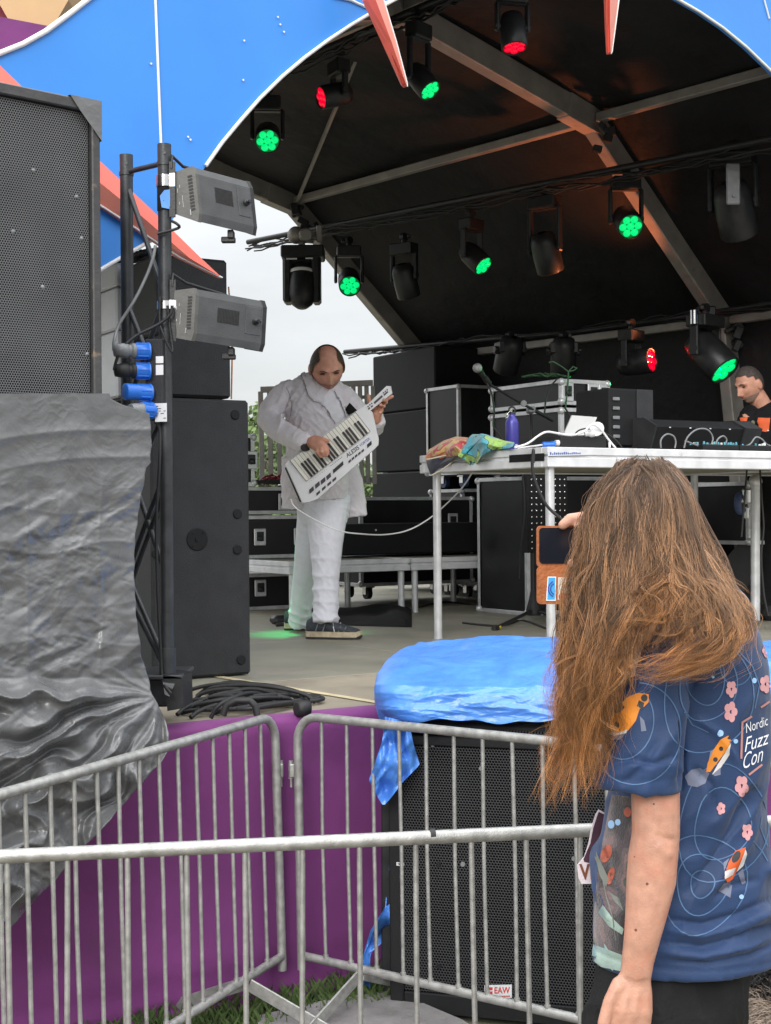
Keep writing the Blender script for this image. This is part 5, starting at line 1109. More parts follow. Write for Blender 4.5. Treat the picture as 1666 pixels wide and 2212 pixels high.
cable('white_lead', [P(x, y, dv(x) - .06) for x, y in ((1112, 967), (1140, 958), (1165, 940), (1182, 933), (1205, 936), (1235, 940), (1262, 932), (1274, 920), (1285, 918), (1300, 930), (1315, 950), (1330, 968))], .006, MT['whitep'], 'thick white mains lead curving over the black box on the platform')
m = MB(); m.lathe([(.022, 0), (.022, .02), (.014, .03), (.012, .05)], P(1283, 935, dv(1283) - .02), (-.9, -.1, -.15), 14); m.lathe([(.04, 0), (.04, .006)], P(1290, 927, dv(1290) - .02), (-.5, -1, .3), 18); tag(m.build('mains_plug', MT['whitep']), 'white mains plug lying against the laptop', 'plug')
t = thing('blue_connector', 'short blue power connector with white lead beside the black box', 'connector', P(1187, 960, dv(1187)))
m = MB(); m.lathe([(.014, 0), (.017, .004), (.017, .05), (.02, .052), (.02, .066)], P(1172, 961, dv(1172)), (1, .3, .02), 14); m.build('shell', MT['bluep'], t); m = MB(); m.lathe([(.016, 0), (.016, .02)], P(1200, 957, dv(1200)), (1, .3, 0), 14); m.build('socket', MT['whitep'], t); m = MB(); m.tube([P(x, y, dv(x)) for x, y in ((1172, 961), (1150, 964), (1128, 967), (1118, 969))], .005, 7); m.build('lead', MT['whitep'], t)
cable('thin_lead', [P(x, y, 8.0) for x, y in ((1160, 967), (1165, 958), (1190, 951), (1212, 948))], .004, MT['rubber'], 'thin black lead beside the blue connector')
cable('thin_lead', [P(x, y, 7.75) for x, y in ((1240, 941), (1250, 930), (1268, 926), (1290, 932), (1310, 937), (1330, 950), (1345, 968))], .004, MT['rubber'], 'thin black lead arching from the laptop to the right')
m = MB(); m.lathe([(.007, 0), (.007, .03)], SVp(1317, 967, 1.25), Zv, 10); tag(m.build('small_cup', MT['whitep']), 'tiny white cap standing on the platform edge right of the black box', 'cap')
# monitor speaker
a = SVp(1318, 958, 1.75); b = SVp(1411, 956, 1.75); m = MB(); mo = thing('monitor_speaker', 'upright grey black monitor speaker standing on a flat box on the platform', 'loudspeaker', a, SA)
zt_m = P(1411, 842, b.y).z; ww = (b - a).length; z0 = ZD + .04
m.box((a + b).xy.to_3d() / 2 + SV * .16 + Zv * (z0 + zt_m) / 2, (ww, .32, zt_m - z0), RS, .012); m.build('cabinet', MT['cabd'], mo)
m = MB(); m.box(a.xy.to_3d() + SU * ww * .80 - SV * .004 + Zv * (z0 + zt_m) / 2, (ww * .38, .012, zt_m - z0 - .004), RS, .004); m.build('side_panel', MT['cab'], mo)
m = MB()
for q in range(5): m.box(a.xy.to_3d() + SU * ww * .14 - SV * .004 + Zv * (z0 + .06 + q * .055), (.05, .01, .02), RS, .003)
m.build('connector_row', MT['greyp'], mo)
m = MB(); m.box((a + b).xy.to_3d() / 2 + SU * .03 + SV * .14 + Zv * (ZD + .018), (ww + .06, .36, .034), RS, .004); tag(m.build('flat_box', MT['cab']), 'flat grey box under the monitor speaker on the platform', 'box')
# long wedge with grey ends
we = thing('stage_monitor', 'long black wedge monitor with grey end cheek lying on the platform', 'loudspeaker', SVp(1500, 968, 1.7), SA)
pr_ = [(1.62, ZD + .004), (1.56, ZD + .15), (1.66, ZD + .20), (1.9, ZD + .20), (1.9, ZD + .004)]
u0 = (SVp(1408, 960, 1.6) - SO).dot(SU); u1 = (SVp(1598, 960, 1.6) - SO).dot(SU)
m = MB(); m.prism([S(u0, v_, z_) for v_, z_ in pr_], SU * (u1 - u0)); m.build('body', MT['cabd'], we)
for uu in (u0 - .012, u1):
    m = MB(); m.prism([S(uu, 1.76 + (v_ - 1.76) * 1.07, ZD + .1 + (z_ - ZD - .1) * 1.06 + .003) for v_, z_ in pr_], SU * (.012 if uu < u1 else .14)); m.build('end_cheek', MT['cab'], we)
m = MB()
for q in range(6): m.box(S(u0 + .1 + q * .16, 1.553, ZD + .148), (.012, .004, .006), RS)
m.build('rivet_row', MT['aluw'], we)
for i, (pts, lb) in enumerate((([(1428, 968), (1428, 950), (1440, 938), (1455, 942), (1460, 955), (1458, 968)], 'small grey cable loop in front of the wedge, leftmost of three'), ([(1478, 968), (1485, 945), (1505, 928), (1528, 928), (1540, 945), (1535, 962), (1520, 966), (1495, 958), (1480, 952)], 'largest grey cable loop standing up in front of the wedge'), ([(1545, 968), (1550, 950), (1562, 942), (1570, 950), (1565, 962), (1555, 968)], 'narrow grey cable loop in front of the wedge, rightmost of three'))):
    cable('cable_loop', [P(x, y, dv(x) + .02) for x, y in pts], .005, MT['greyp'], lb)
cable('cable_loop', [P(x, y, dv(x)) for x, y in ((1600, 966), (1620, 960), (1632, 945), (1645, 948), (1660, 962), (1690, 966))], .005, MT['greyp'], 'grey cable bent over the mixers in front of the man in black')
def mixer(px0, px1, label):
    a = SVp(px0, 966, 1.27); b = SVp(px1, 966, 1.27); t = thing('mixer', label, 'mixer', a, SA, 'mixers along the platform edge'); ww = (b - a).length
    m = MB(); m.box((a + b).xy.to_3d() / 2 + SV * .12 + Zv * (ZD + .02), (ww, .24, .035), RS, .006); m.build('case', MT['cabd'], t)
    r_ = random.Random(px0); m1 = MB(); m2_ = MB()
    for q in range(26):
        c = a.xy.to_3d() + SU * r_.uniform(.01, ww - .01) + SV * r_.uniform(.0, .2) + Zv * (ZD + .038)
        (m1 if q % 3 else m2_).lathe([(.009, 0), (.007, .012), (.006, .016)], c, Zv, 8)
    m1.build('knobs', pm('teal_knobs', (.05, .22, .28), .3, .2, .3, 60, 0), t); m2_.build('faders', MT['whitep'], t)
mixer(1520, 1598, 'small mixer with teal knobs in front of the wedge end'); mixer(1600, 1760, 'wider mixer with teal knobs in front of the man in black')
# cables on the racks, green lamp light painted into their colour
t = thing('cable', 'green lit cables piled on the upper rack', 'cable', P(1190, 815, 9.7))
m = MB(); r_ = np.random.default_rng(8)
for q in range(9):
    m.tube([P(1130 + 100 * f + r_.uniform(-3, 3), 815 - 10 * r_.random() * math.sin(3.14 * f) - 2 * r_.random(), 9.7 + .1 * r_.random()) for f in np.linspace(0, 1, 9)], .0055, 6)
m.tube([P(x, y, 9.6) for x, y in ((1186, 783), (1195, 781), (1215, 793), (1228, 803), (1240, 800), (1246, 795), (1238, 792), (1228, 803), (1227, 830), (1222, 880))], .006, 6)
m.build('strands', pm('green_lit_cables', (.03, .09, .04), .5, 0, .3, 30, 0), t)
for pts, lb in (([(1205, 817), (1190, 835), (1180, 860), (1176, 900)], 'black cable hanging down the face of the upper rack'), ([(1220, 880), (1235, 910), (1228, 960)], 'black cable in front of the lower rack')):
    cable('rack_cable', [P(x, y, 9.45) for x, y in pts], .006, MT['rubber'], lb)
# ------------------------------------------------------------------ microphone stand
ms = thing('microphone_stand', 'black tripod microphone stand with a boom behind the platform', 'microphone stand', Zp(1153, 1345, ZS))
b0 = Zp(1153, 1345, ZS); dm = b0.y; top_ = P(1147, 888, dm)
m = MB(); m.tube([b0 + Zv * .06, Vector((b0.x, b0.y, 0)) + Vector((top_.x - b0.x, 0, top_.z))], .0115, 10); m.build('upright', MT['blackmetal'], ms)
m = MB(); m.lathe([(.05, .05), (.055, .07), (.03, .16), (.018, .22)], b0, Zv, 14); m.build('base_hub', MT['rubber'], ms)
for tx, ty in ((1068, 1358), (1262, 1350), (1200, 1318)):
    m = MB(); e = Zp(tx, ty, ZS + .012); m.tube([b0 + Zv * .085, e], .012, 8); lg = m.build('leg', MT['blackmetal'], ms)
    m = MB(); f = (e - b0).normalized(); m.tube([e - f * .05, e + f * .01], .017, 8); m.build('foot', MT['rubber'], lg)
    m = MB(); m.tube([e - f * .085 + Zv * .006, e - f * .05], .0145, 8); m.build('yellow_band', pm('yellow_band', (.6, .42, .03), .5, 0, .05), lg)
db = dm - .25
m = MB(); m.tube([P(1052, 827, db - .15), P(1130, 873, db), P(1190, 905, db + .1)], .009, 9); m.tube([P(1150, 884, db + .04), P(1195, 908, db + .12)], .013, 9); m.build('boom', MT['blackmetal'], ms)
m = MB(); m.box(P(1147, 886, db + .1), (.05, .14, .04), None, .008); m.lathe([(.02, 0), (.02, .03)], P(1131, 872, db - .03), (0, -1, 0), 12); m.build('clutch', MT['greyp'], ms)
mi = thing('microphone', 'black vocal microphone with round silver grille on the boom', 'microphone', P(1030, 795, db - .2))
a = P(1060, 832, db - .14); b = P(1034, 798, db - .2); ax = (b - a).normalized(); L = (b - a).length
m = MB(); m.lathe([(.011, 0), (.012, .01), (.0185, L * .75), (.022, L * .9)], a, ax, 16); m.build('handle', MT['blackmetal'], mi); m = MB(); m.sph(b + ax * .012, .031, 16, 12); m.build('grille', pm('mic_grille', (.42, .42, .42), .45, .6, .2, 200, .5, 500), mi)
m = MB(); m.lathe([(.017, -.02), (.02, 0), (.02, .04)], a + ax * .03, ax, 12); m.build('clip', MT['rubber'], mi)
cable('mic_cable', [P(x, y, dm - .5) for x, y in ((1052, 828), (1062, 850), (1068, 890), (1066, 920), (1080, 940), (1095, 962))], .006, MT['rubber'], 'black cable hanging from the microphone')
cable('mic_cable', [P(x, y, 7.25) for x, y in ((1152, 1000), (1153, 970), (1150, 1010), (1160, 1050), (1180, 1090), (1205, 1115), (1225, 1130))], .008, MT['rubber'], 'black cable dropping over the platform edge toward the phone')
cable('white_cable', [P(x, y, d) for x, y, d in ((628, 1078, 8.2), (640, 1098, 8.2), (690, 1128, 8.15), (735, 1147, 8.15), (775, 1153, 8.3), (830, 1155, 8.6), (880, 1146, 8.7), (925, 1122, 8.7), (965, 1088, 8.7), (1000, 1052, 8.65), (1022, 1018, 8.5))], .0045, MT['whitep'], 'long thin white cable sagging from the keytar to the platform', 'cable', None, 7, 6)
for pts, lb in (([(1060, 1300), (1120, 1322), (1180, 1312), (1240, 1330), (1300, 1318)], 'black cable snaking over the floor behind the microphone stand'), ([(905, 1312), (960, 1300), (1030, 1306), (1090, 1296)], 'black cable on the floor under the right low platform'), ([(1000, 1345), (1080, 1352), (1130, 1340), (1200, 1362), (1260, 1352)], 'black cable across the floor in front of the microphone stand legs')):
    cable('floor_cable', [Zp(x, y, ZS + .008) for x, y in pts], .007, MT['rubber'], lb)
for (px, y0, y1, d, lb) in ((1092, 1040, 1180, 11.0, 'thin black cable hanging beside the tall grey edged case'), (1128, 1018, 1250, 9.5, 'black cable hanging under the platform left of the light panel'), (1352, 1016, 1220, 9.0, 'black cable hanging under the platform behind the long hair')):
    cable('hanging_cable', [P(px + 6 * math.sin(q), y0 + (y1 - y0) * q / 5, d) for q in range(6)], .006, MT['rubber'], lb)
# ------------------------------------------------------------------ wedge monitor on the floor at right
t = thing('stage_monitor', 'big black wedge monitor standing on the stage floor at the right edge', 'loudspeaker', Zp(1640, 1330, ZS))
m = MB(); m.prism([P(x, y, 10.0) for x, y in ((1618, 1147), (1760, 1150), (1760, 1332), (1598, 1334), (1562, 1214))], (.2, .5, 0)); m.build('cabinet', MT['cab'], t)
m = MB(); m.prism([P(x, y, 9.99) for x, y in ((1625, 1153), (1638, 1153), (1630, 1163), (1617, 1163))], (0, .005, 0)); m.build('label_plate', MT['tape'], t)
m = MB(); m.prism([P(x, y, 9.985) for x, y in ((1668, 1208), (1690, 1208), (1690, 1330), (1600, 1330), (1614, 1270))], (0, .01, 0)); m.build('front_grille', MT['cabd'], t)
for pts, lb in (([(1614, 1012), (1610, 1060), (1606, 1110), (1602, 1160)], 'thin black cable hanging below the right platform beside the caster'), ([(1642, 1012), (1646, 1080), (1650, 1140), (1645, 1200), (1650, 1280), (1660, 1330)], 'black cable hanging in front of the wedge monitor at right')):
    cable('hanging_cable', [P(x, y, 8.6) for x, y in pts], .006, MT['rubber'], lb)
# steel legs and clamps under the right platform
t = thing('lighting_stand', 'bright metal stand pole with clamps under the right end of the platform', 'stand', P(1632, 1300, 9.2))
m = MB(); m.tube([P(1632, 1035, 9.2), P(1632, 1340, 9.2)], .03, 14); m.build('pole', MT['alu'], t); m = MB(); m.sph(P(1632, 1040, 9.2), .045, 12, 8); m.build('cap', MT['alu'], t)
cw = thing('caster', 'spare caster wheel with blue tyre hanging on a cable at the right', 'wheel', P(1606, 1085, 9.4))
m = MB(); c = P(1601, 1087, 9.4); m.lathe([(.045, -.02), (.07, -.02), (.078, -.01), (.078, .01), (.07, .02), (.045, .02)], c, (.8, -.6, 0), 20); m.build('tyre', MT['caster'], cw); m = MB(); m.lathe([(.045, -.022), (.045, .022)], c, (.8, -.6, 0), 14); m.box(P(1614, 1072, 9.38), (.07, .06, .10), None, .01); m.box(P(1612, 1108, 9.38), (.03, .04, .08), None, .008); m.build('fork', MT['chrome'], cw)
# ------------------------------------------------------------------ people: helpers
def limb(mb, pts, D0, n=18, ends=True, yax=Vector((0, 1, 0))):
    """pts: (px, py, depth offset, half width px, half depth px)"""
    cs = [P(p[0], p[1], D0 + p[2]) for p in pts]; hw = [p[3] / F * (D0 + p[2]) for p in pts]; hd = [(p[4] if len(p) > 4 else p[3]) / F * (D0 + p[2]) for p in pts]
    if ends:
        a = (cs[0] - cs[1]).normalized(); b = (cs[-1] - cs[-2]).normalized(); r0 = min(hw[0], hd[0]); r1 = min(hw[-1], hd[-1])
        cs = [cs[0] + a * r0 * .75, cs[0] + a * r0 * .45] + cs + [cs[-1] + b * r1 * .45, cs[-1] + b * r1 * .75]
        hw = [hw[0] * .4, hw[0] * .8] + hw + [hw[-1] * .8, hw[-1] * .4]; hd = [hd[0] * .4, hd[0] * .8] + hd + [hd[-1] * .8, hd[-1] * .4]
    m = len(cs); rings = []
    for i in range(m):
        t = (cs[min(i + 1, m - 1)] - cs[max(i - 1, 0)]).normalized(); s = t.cross(yax)
        s = s.normalized() if s.length > .25 else Vector((1, 0, 0)); u = t.cross(s).normalized()
        rings.append([cs[i] + s * (math.cos(2 * math.pi * k_ / n) * hw[i]) + u * (math.sin(2 * math.pi * k_ / n) * hd[i]) for k_ in range(n)])
    mb.loft(rings); return mb
def headgeo(off=0.0, nu=56, nv=44):
    u = np.linspace(0, 2 * np.pi, nu, endpoint=False)[None, :]; v = np.linspace(.02, np.pi - .02, nv)[:, None]
    x = np.sin(v) * np.sin(u); y = -np.sin(v) * np.cos(u); z = np.cos(v) + 0 * u
    jaw = np.clip(-z, 0, 1); fr = np.clip(-y, 0, 1)
    X = x * .077 * (1 - .30 * jaw ** 1.3); Y = y * (.098) * np.where(y < 0, .95, 1.0) * (1 - .12 * jaw * (y > 0)); Z = z * .120
    G = lambda cx, cz, sx_, sz_: np.exp(-((np.abs(X) - cx) / sx_) ** 2 - ((Z - cz) / sz_) ** 2)
    f = (y < 0) * fr ** .5
    d = .030 * G(0, -.034, .014, .017) + .017 * G(0, -.005, .010, .028) + .013 * G(.028, .030, .026, .010) - .018 * G(.033, .008, .016, .012) + .005 * G(.045, -.025, .02, .02) + .009 * G(0, -.068, .024, .009) - .006 * G(0, -.0675, .022, .0028) + .012 * G(0, -.098, .022, .014) + .006 * G(.012, -.040, .007, .007)
    Y = Y - d * f
    n_ = np.sqrt(x * x + y * y + z * z); X = X + x * off; Y = Y + y * off; Z = Z + z * off
    return X, Y, Z
def head(mb, M, sc=1.0):
    X, Y, Z = headgeo(); rings = [[M @ (Vector((X[i, j], Y[i, j], Z[i, j])) * sc) for j in range(X.shape[1])] for i in range(X.shape[0])]
    mb.loft(rings)
    for s_ in (-1, 1):
        R3 = M.to_3x3(); c = M @ (Vector((s_ * .079, .012, -.008)) * sc); mb.ell(c, R3 @ Vector((.010 * s_, .006, 0)) * sc, R3 @ Vector((0, .019, .004)) * sc, R3 @ Vector((0, -.004, .033)) * sc, 12, 8)
        c = M @ (Vector((s_ * .084, .016, -.004)) * sc)
def headpatch(M, sc, off, cond, name, mat, par):
    X, Y, Z = headgeo(off, 110, 84); mb = MB(); nr, nc = X.shape; keep = np.vectorize(cond)(X, Y, Z); vs = [[M @ (Vector((X[i, j], Y[i, j], Z[i, j])) * sc) for j in range(nc)] for i in range(nr)]
    idx = {}; V = []; Fc = []
    for i in range(nr - 1):
        for j in range(nc):
            q = [(i, j), (i, (j + 1) % nc), (i + 1, (j + 1) % nc), (i + 1, j)]
            if sum(bool(keep[a]) for a in q) >= 3:
                for a in q:
                    if a not in idx: idx[a] = len(V); V.append(vs[a[0]][a[1]])
                Fc.append([idx[a] for a in q])
    mb.add(V, Fc, True); return mb.build(name, mat, par, fix=False)
def facebits(M, sc, par, hairmat, closed=True):
    R3 = M.to_3x3()
    for s_ in (-1, 1):
        m = MB(); m.ell(M @ (Vector((s_ * .033, -.0795, .010)) * sc), R3 @ Vector((.014, 0, 0)) * sc, R3 @ Vector((0, .007, 0)) * sc, R3 @ Vector((0, 0, .0032)) * sc, 12, 8); m.build('eye', MT['dark'], par)  # dark ellipsoid for the eye, socket shade put into its colour
        m = MB(); m.tube([M @ (Vector((s_ * a, b, c)) * sc) for a, b, c in ((.014, -.0985, .026), (.03, -.0945, .032), (.046, -.083, .028))], [.0022 * sc, .0034 * sc, .0016 * sc], 7); m.build('eyebrow', hairmat, par)
    m = MB(); m.tube([M @ (Vector((a, b, -.0675)) * sc) for a, b in ((-.022, -.083), (-.010, -.0935), (0, -.096), (.010, -.0935), (.022, -.083))], [.0012, .003, .0034, .003, .0012], 7); m.build('mouth', MT['lip'], par)
def folds(me, seed, comps):
    """comps: (amplitude, (kx,ky,kz) in rad/m, sharpness, mask or None)"""
    me.update(); p = verts_np(me); n_ = norms_np(me); r = np.random.default_rng(seed); h = np.zeros(len(p))
    for amp, k_, sh, mask in comps:
        k_ = np.array(k_); ph = p @ k_ + r.uniform(0, 6) + 1.3 * np.sin(p @ (np.roll(k_, 1) * .35) + r.uniform(0, 6)) + .9 * np.sin(p @ (np.roll(k_, 2) * .5) + r.uniform(0, 6))
        w_ = (1 - np.abs(np.sin(ph * .5))) ** sh; patch = np.clip(.5 + .9 * np.sin(p @ (r.normal(0, 1, 3) * 9) + r.uniform(0, 6)) + .4 * np.sin(p @ (r.normal(0, 1, 3) * 17)), 0, 1)
        h += amp * w_ * patch * (1 if mask is None else mask(p))
    set_np(me, p + n_ * h[:, None]); return me
def bvh_of(me):
    bm = bmesh.new(); bm.from_mesh(me); t = BVHTree.FromBMesh(bm); bm.free(); return t
def hit(bvh, px, py, off):
    r = ray(px, py).normalized(); loc, nr, i, d_ = bvh.ray_cast(C0, r)
    if loc is None:
        loc, nr, i, d_ = bvh.find_nearest(C0 + r * ((LAST[0] - C0).length))
        if loc is None: return LAST[0]
    if nr.dot(r) > 0: nr = -nr
    LAST[0] = loc.copy(); return loc + nr * off
LAST = [Vector((0, 3, 1))]
def decal(mb, bvh, poly, off=.0015, maxe=9.0):
    bm = bmesh.new(); vs = [bm.verts.new((x, y, 0)) for x, y in poly]; bm.faces.new(vs); bmesh.ops.triangulate(bm, faces=bm.faces[:])
    for _ in range(7):
        L = [e for e in bm.edges if e.calc_length() > maxe]
        if not L: break
        bmesh.ops.subdivide_edges(bm, edges=L, cuts=1); bmesh.ops.triangulate(bm, faces=bm.faces[:])
    bm.verts.index_update(); mb.add([hit(bvh, v.co.x, v.co.y, off) for v in bm.verts], [[v.index for v in f.verts] for f in bm.faces], True); bm.free(); return mb
def dline(mb, bvh, pts, w_, off=.0015, closed=False, step=8):
    out = []
    pts = list(pts) + ([pts[0]] if closed else [])
    for a, b in zip(pts[:-1], pts[1:]):
        n_ = max(1, int(math.hypot(b[0] - a[0], b[1] - a[1]) / step)); out += [(a[0] + (b[0] - a[0]) * i / n_, a[1] + (b[1] - a[1]) * i / n_) for i in range(n_)]
    out.append(pts[-1]); A = []; B = []
    for i, (x, y) in enumerate(out):
        x0, y0 = out[max(i - 1, 0)]; x1, y1 = out[min(i + 1, len(out) - 1)]; l = math.hypot(x1 - x0, y1 - y0) or 1; nx, ny = -(y1 - y0) / l * w_ / 2, (x1 - x0) / l * w_ / 2
        A.append(hit(bvh, x + nx, y + ny, off)); B.append(hit(bvh, x - nx, y - ny, off))
    mb.grid([A, B]); return mb
def oval(cx, cy, a, b, rot=0, n=28, a0=0, a1=360, wob=0):
    o = []; c_, s_ = math.cos(R(rot)), math.sin(R(rot))
    for i in range(n if a1 - a0 >= 360 else n + 1):
        t = R(a0 + (a1 - a0) * i / n); q = 1 + wob * math.sin(3 * t + cx); x, y = a * math.cos(t) * q, b * math.sin(t) * q; o.append((cx + x * c_ - y * s_, cy + x * s_ + y * c_))
    return o
# ------------------------------------------------------------------ the keytar player
K1 = crop(1000, 1350, 600); KL = crop(900, 1250, 800, 1264)
D0 = 8.62
man = thing('person', 'balding man in a white suit looking down and playing a white keytar on stage', 'person', Vector((-.4, 8.6, ZS)))
HM = Matrix.Translation(P(707, 795, D0 - .06)) @ Matrix.Rotation(R(10), 4, 'Z') @ Matrix.Rotation(R(-4), 4, 'Y') @ Matrix.Rotation(R(34), 4, 'X'); HS = 1.16; HM = HM @ Matrix.Diagonal((1.10, 1, 1, 1))
b_ = MB(); head(b_, HM, HS)
limb(b_, [(700, 815, 0, 24, 24), (692, 840, .03, 26, 27), (690, 880, .04, 50, 34), (690, 960, .03, 62, 40), (695, 1050, .03, 50, 36), (700, 1100, .03, 48, 36)], D0)
limb(b_, [(612, 862, .03, 20), (582, 905, -.03, 17), (640, 945, -.22, 13), (663, 956, -.34, 11, 12)], D0)             # right arm
limb(b_, [(740, 870, .03, 20), (792, 935, -.02, 16), (815, 905, -.25, 11)], D0)
limb(b_, [(712, 1090, .02, 36), (706, 1200, -.06, 22), (704, 1318, -.14, 15)], D0); limb(b_, [(685, 1090, .05, 36), (664, 1220, .2, 20), (645, 1322, .35, 14)], D0)
# right hand on the keys
hd = D0 - .385; hd2 = 8.295
def dig(pts, d=hd): limb(b_, [(x, y, z, r_, r_ * .95) for x, y, z, r_ in pts], d, n=12)
limb(b_, [(*K1(640, 1150), .04, 11, 9), (*K1(700, 1140), .0, 15, 9), (*K1(770, 1160), -.03, 16, 8), (*K1(800, 1180), -.035, 14, 7)], hd)
dig([(*K1(745, 1190), -.03, 5.2), (*K1(735, 1250), -.045, 4.8), (*K1(775, 1302), -.035, 3.9)])
dig([(*K1(775, 1190), -.035, 5.2), (*K1(780, 1250), -.055, 4.8), (*K1(805, 1295), -.035, 3.9)])
dig([(*K1(800, 1180), -.035, 5.0), (*K1(825, 1235), -.05, 4.6), (*K1(835, 1290), -.035, 3.7)])
dig([(*K1(810, 1165), -.03, 4.8), (*K1(845, 1210), -.045, 4.3), (*K1(855, 1270), -.03, 3.4)])
dig([(*K1(730, 1095), -.01, 5.5), (*K1(800, 1110), -.04, 5), (*K1(860, 1128), -.05, 3.6)])
# left hand round the neck
limb(b_, [(*K1(1375, 900), .07, 11, 11), (*K1(1385, 830), .05, 13, 10), (*K1(1405, 770), .05, 13, 9)], hd2)
dig([(*K1(1405, 800), .05, 5), (*K1(1445, 790), -.0, 4.8), (*K1(1425, 815), -.045, 4.2)], hd2); dig([(*K1(1420, 760), .05, 5), (*K1(1468, 745), -.0, 4.8), (*K1(1435, 730), -.045, 4.2)], hd2)
dig([(*K1(1430, 730), .05, 5), (*K1(1495, 700), -.0, 4.8), (*K1(1470, 675), -.045, 4.2)], hd2); dig([(*K1(1440, 710), .05, 5), (*K1(1500, 665), .0, 4.6), (*K1(1568, 635), -.01, 3.6)], hd2)
dig([(*K1(1350, 790), .07, 5.4), (*K1(1310, 690), .085, 5), (*K1(1298, 625), .085, 4)], hd2)
bm_ = fuse(b_, .0042, 1, .4); body = place(bm_, 'body', MT['skin'], man)
facebits(HM, HS, man, MT['hairb'])
headpatch(HM, HS, .007, lambda x, y, z: (y > -.036 + .05 * max(0, -z) / .05 - .02 * max(0, z) / .06 and z > -.05 and abs(x) > .043 - .02 * max(0, y) / .05) or (y > .045 and z > -.06), 'hair', MT['hairb'], man)
headpatch(HM, HS, .0012, lambda x, y, z: (-.115 < z < -.050 and y < .0 and not (abs(x) < .02 and -.075 < z < -.062)) or (z < -.03 and z > -.11 and -.035 < y < .005), 'stubble', MT['stub'], man)
# trousers
m = MB()
limb(m, [(698, 1055, .03, 54, 42), (698, 1090, .03, 58, 44), (697, 1115, .03, 56, 42)], D0)
limb(m, [(708, 1085, .0, 46, 40), (706, 1130, -.02, 42, 38), (705, 1175, -.05, 36, 34), (705, 1215, -.08, 32, 31), (705, 1260, -.11, 27.5, 30), (704, 1310, -.135, 26.5, 31), (703, 1346, -.16, 27, 34)], D0, ends=False)
limb(m, [(686, 1085, .05, 42, 38), (678, 1140, .1, 38, 36), (668, 1200, .17, 32, 32), (657, 1262, .26, 25, 28), (650, 1318, .34, 23, 27), (646, 1347, .38, 22.5, 27)], D0, ends=False)
me = fuse(m, .0075, 3)
lo = lambda z0, z1: (lambda p: np.clip((p[:, 2] - z0) / (z1 - z0), 0, 1))
folds(me, 3, [(.012, (10, 6, 95), 2, lambda p: np.clip((p[:, 2] - 1.55) / .15, 0, 1)), (.010, (25, 10, 75), 2, None), (.008, (60, 20, 40), 2, None), (.010, (12, 10, 120), 1.5, lambda p: np.clip((1.22 - p[:, 2]) / .08, 0, 1)), (.005, (120, 40, 60), 2, None)])
place(me, 'trousers', MT['trous'], man)
# jacket
m = MB()
limb(m, [(690, 812, .04, 36, 28), (688, 832, .03, 60, 34), (686, 852, .02, 71, 42), (690, 900, .0, 70, 50), (689, 960, .0, 69, 52), (685, 1010, .0, 68, 54), (683, 1050, .01, 69, 54), (682, 1068, .02, 69, 54)], D0, 24, ends=False)
limb(m, [(728, 900, .04, 22, 30), (748, 990, .10, 22, 20), (762, 1050, .11, 24, 18), (770, 1115, .12, 24, 16)], D0, ends=False)
limb(m, [(640, 990, .02, 30, 44), (638, 1050, .03, 29, 42), (638, 1097, .04, 28, 40)], D0, ends=False)
limb(m, [(626, 846, .03, 28, 28), (603, 864, .0, 27, 28), (585, 886, -.04, 26, 27), (579, 906, -.08, 25.5, 26), (599, 926, -.16, 25, 24), (628, 944, -.25, 23.5, 22), (655, 955, -.325, 22.5, 22)], D0)
limb(m, [(735, 858, .02, 30, 32), (765, 890, .0, 30, 30), (792, 925, -.04, 27, 27), (808, 922, -.14, 22, 22), (815, 908, -.22, 18, 19)], D0)
me = fuse(m, .0065, 1)
ac = P(600, 900, D0)
folds(me, 9, [(.004, (90, 0, -90), 4, None), (.007, (-110, 30, 40), 4, lambda p: np.clip((p[:, 0] + .72) / .1, 0, 1)), (.017, (70, 20, -55), 2.5, lambda p: np.clip(1 - np.hypot(p[:, 0] - ac.x, p[:, 2] - ac.z) / .2, 0, 1) * 1.6), (.005, (30, 20, 60), 2, None), (.005, (-60, 10, 70), 2.5, None), (.004, (140, 40, 110), 2, None)])
jb = bvh_of(me); place(me, 'jacket', MT['suit'], man)
m = MB(); decal(m, jb, [K1(*q) for q in ((735, 600), (790, 625), (860, 615), (915, 580), (955, 640), (1000, 760), (1035, 850), (960, 930), (905, 905), (860, 820), (800, 720), (755, 690))], .004, 5); m.build('shirt', MT['shirt'], man)
m = MB()
decal(m, jb, [K1(*q) for q in ((565, 395), (600, 372), (650, 365), (690, 480), (735, 590), (752, 700), (700, 690), (640, 625), (600, 510))], .009, 5); m.build('lapel', MT['suit'], man); m = MB()
decal(m, jb, [K1(*q) for q in ((920, 585), (960, 545), (1060, 650), (1095, 715), (1045, 800), (1040, 850), (985, 700))], .009, 5); m.build('lapel', MT['suit'], man)
m = MB(); sh = pm('seam_shadow', (.22, .21, .23), .9, 0, .1, 30, 0)  # grey lines paint shade along the lapel edges and sleeve seam
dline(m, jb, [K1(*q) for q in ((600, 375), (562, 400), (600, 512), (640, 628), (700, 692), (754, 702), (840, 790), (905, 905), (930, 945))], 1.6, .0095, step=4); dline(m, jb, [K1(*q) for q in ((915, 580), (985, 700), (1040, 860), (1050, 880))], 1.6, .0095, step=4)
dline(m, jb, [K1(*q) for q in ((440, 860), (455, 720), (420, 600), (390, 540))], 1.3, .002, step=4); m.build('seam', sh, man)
m = MB(); decal(m, jb, [K1(*q) for q in ((1040, 790), (1090, 712), (1120, 740), (1170, 800), (1090, 840))], .012, 4); m.build('strap', MT['blackcloth'], man)
m = MB(); limb(m, [(*K1(590, 1165), -.30, 18, 17), (*K1(640, 1150), -.355, 17, 15)], D0, ends=False); m.build('shirt_cuff', MT['shirt'], man)
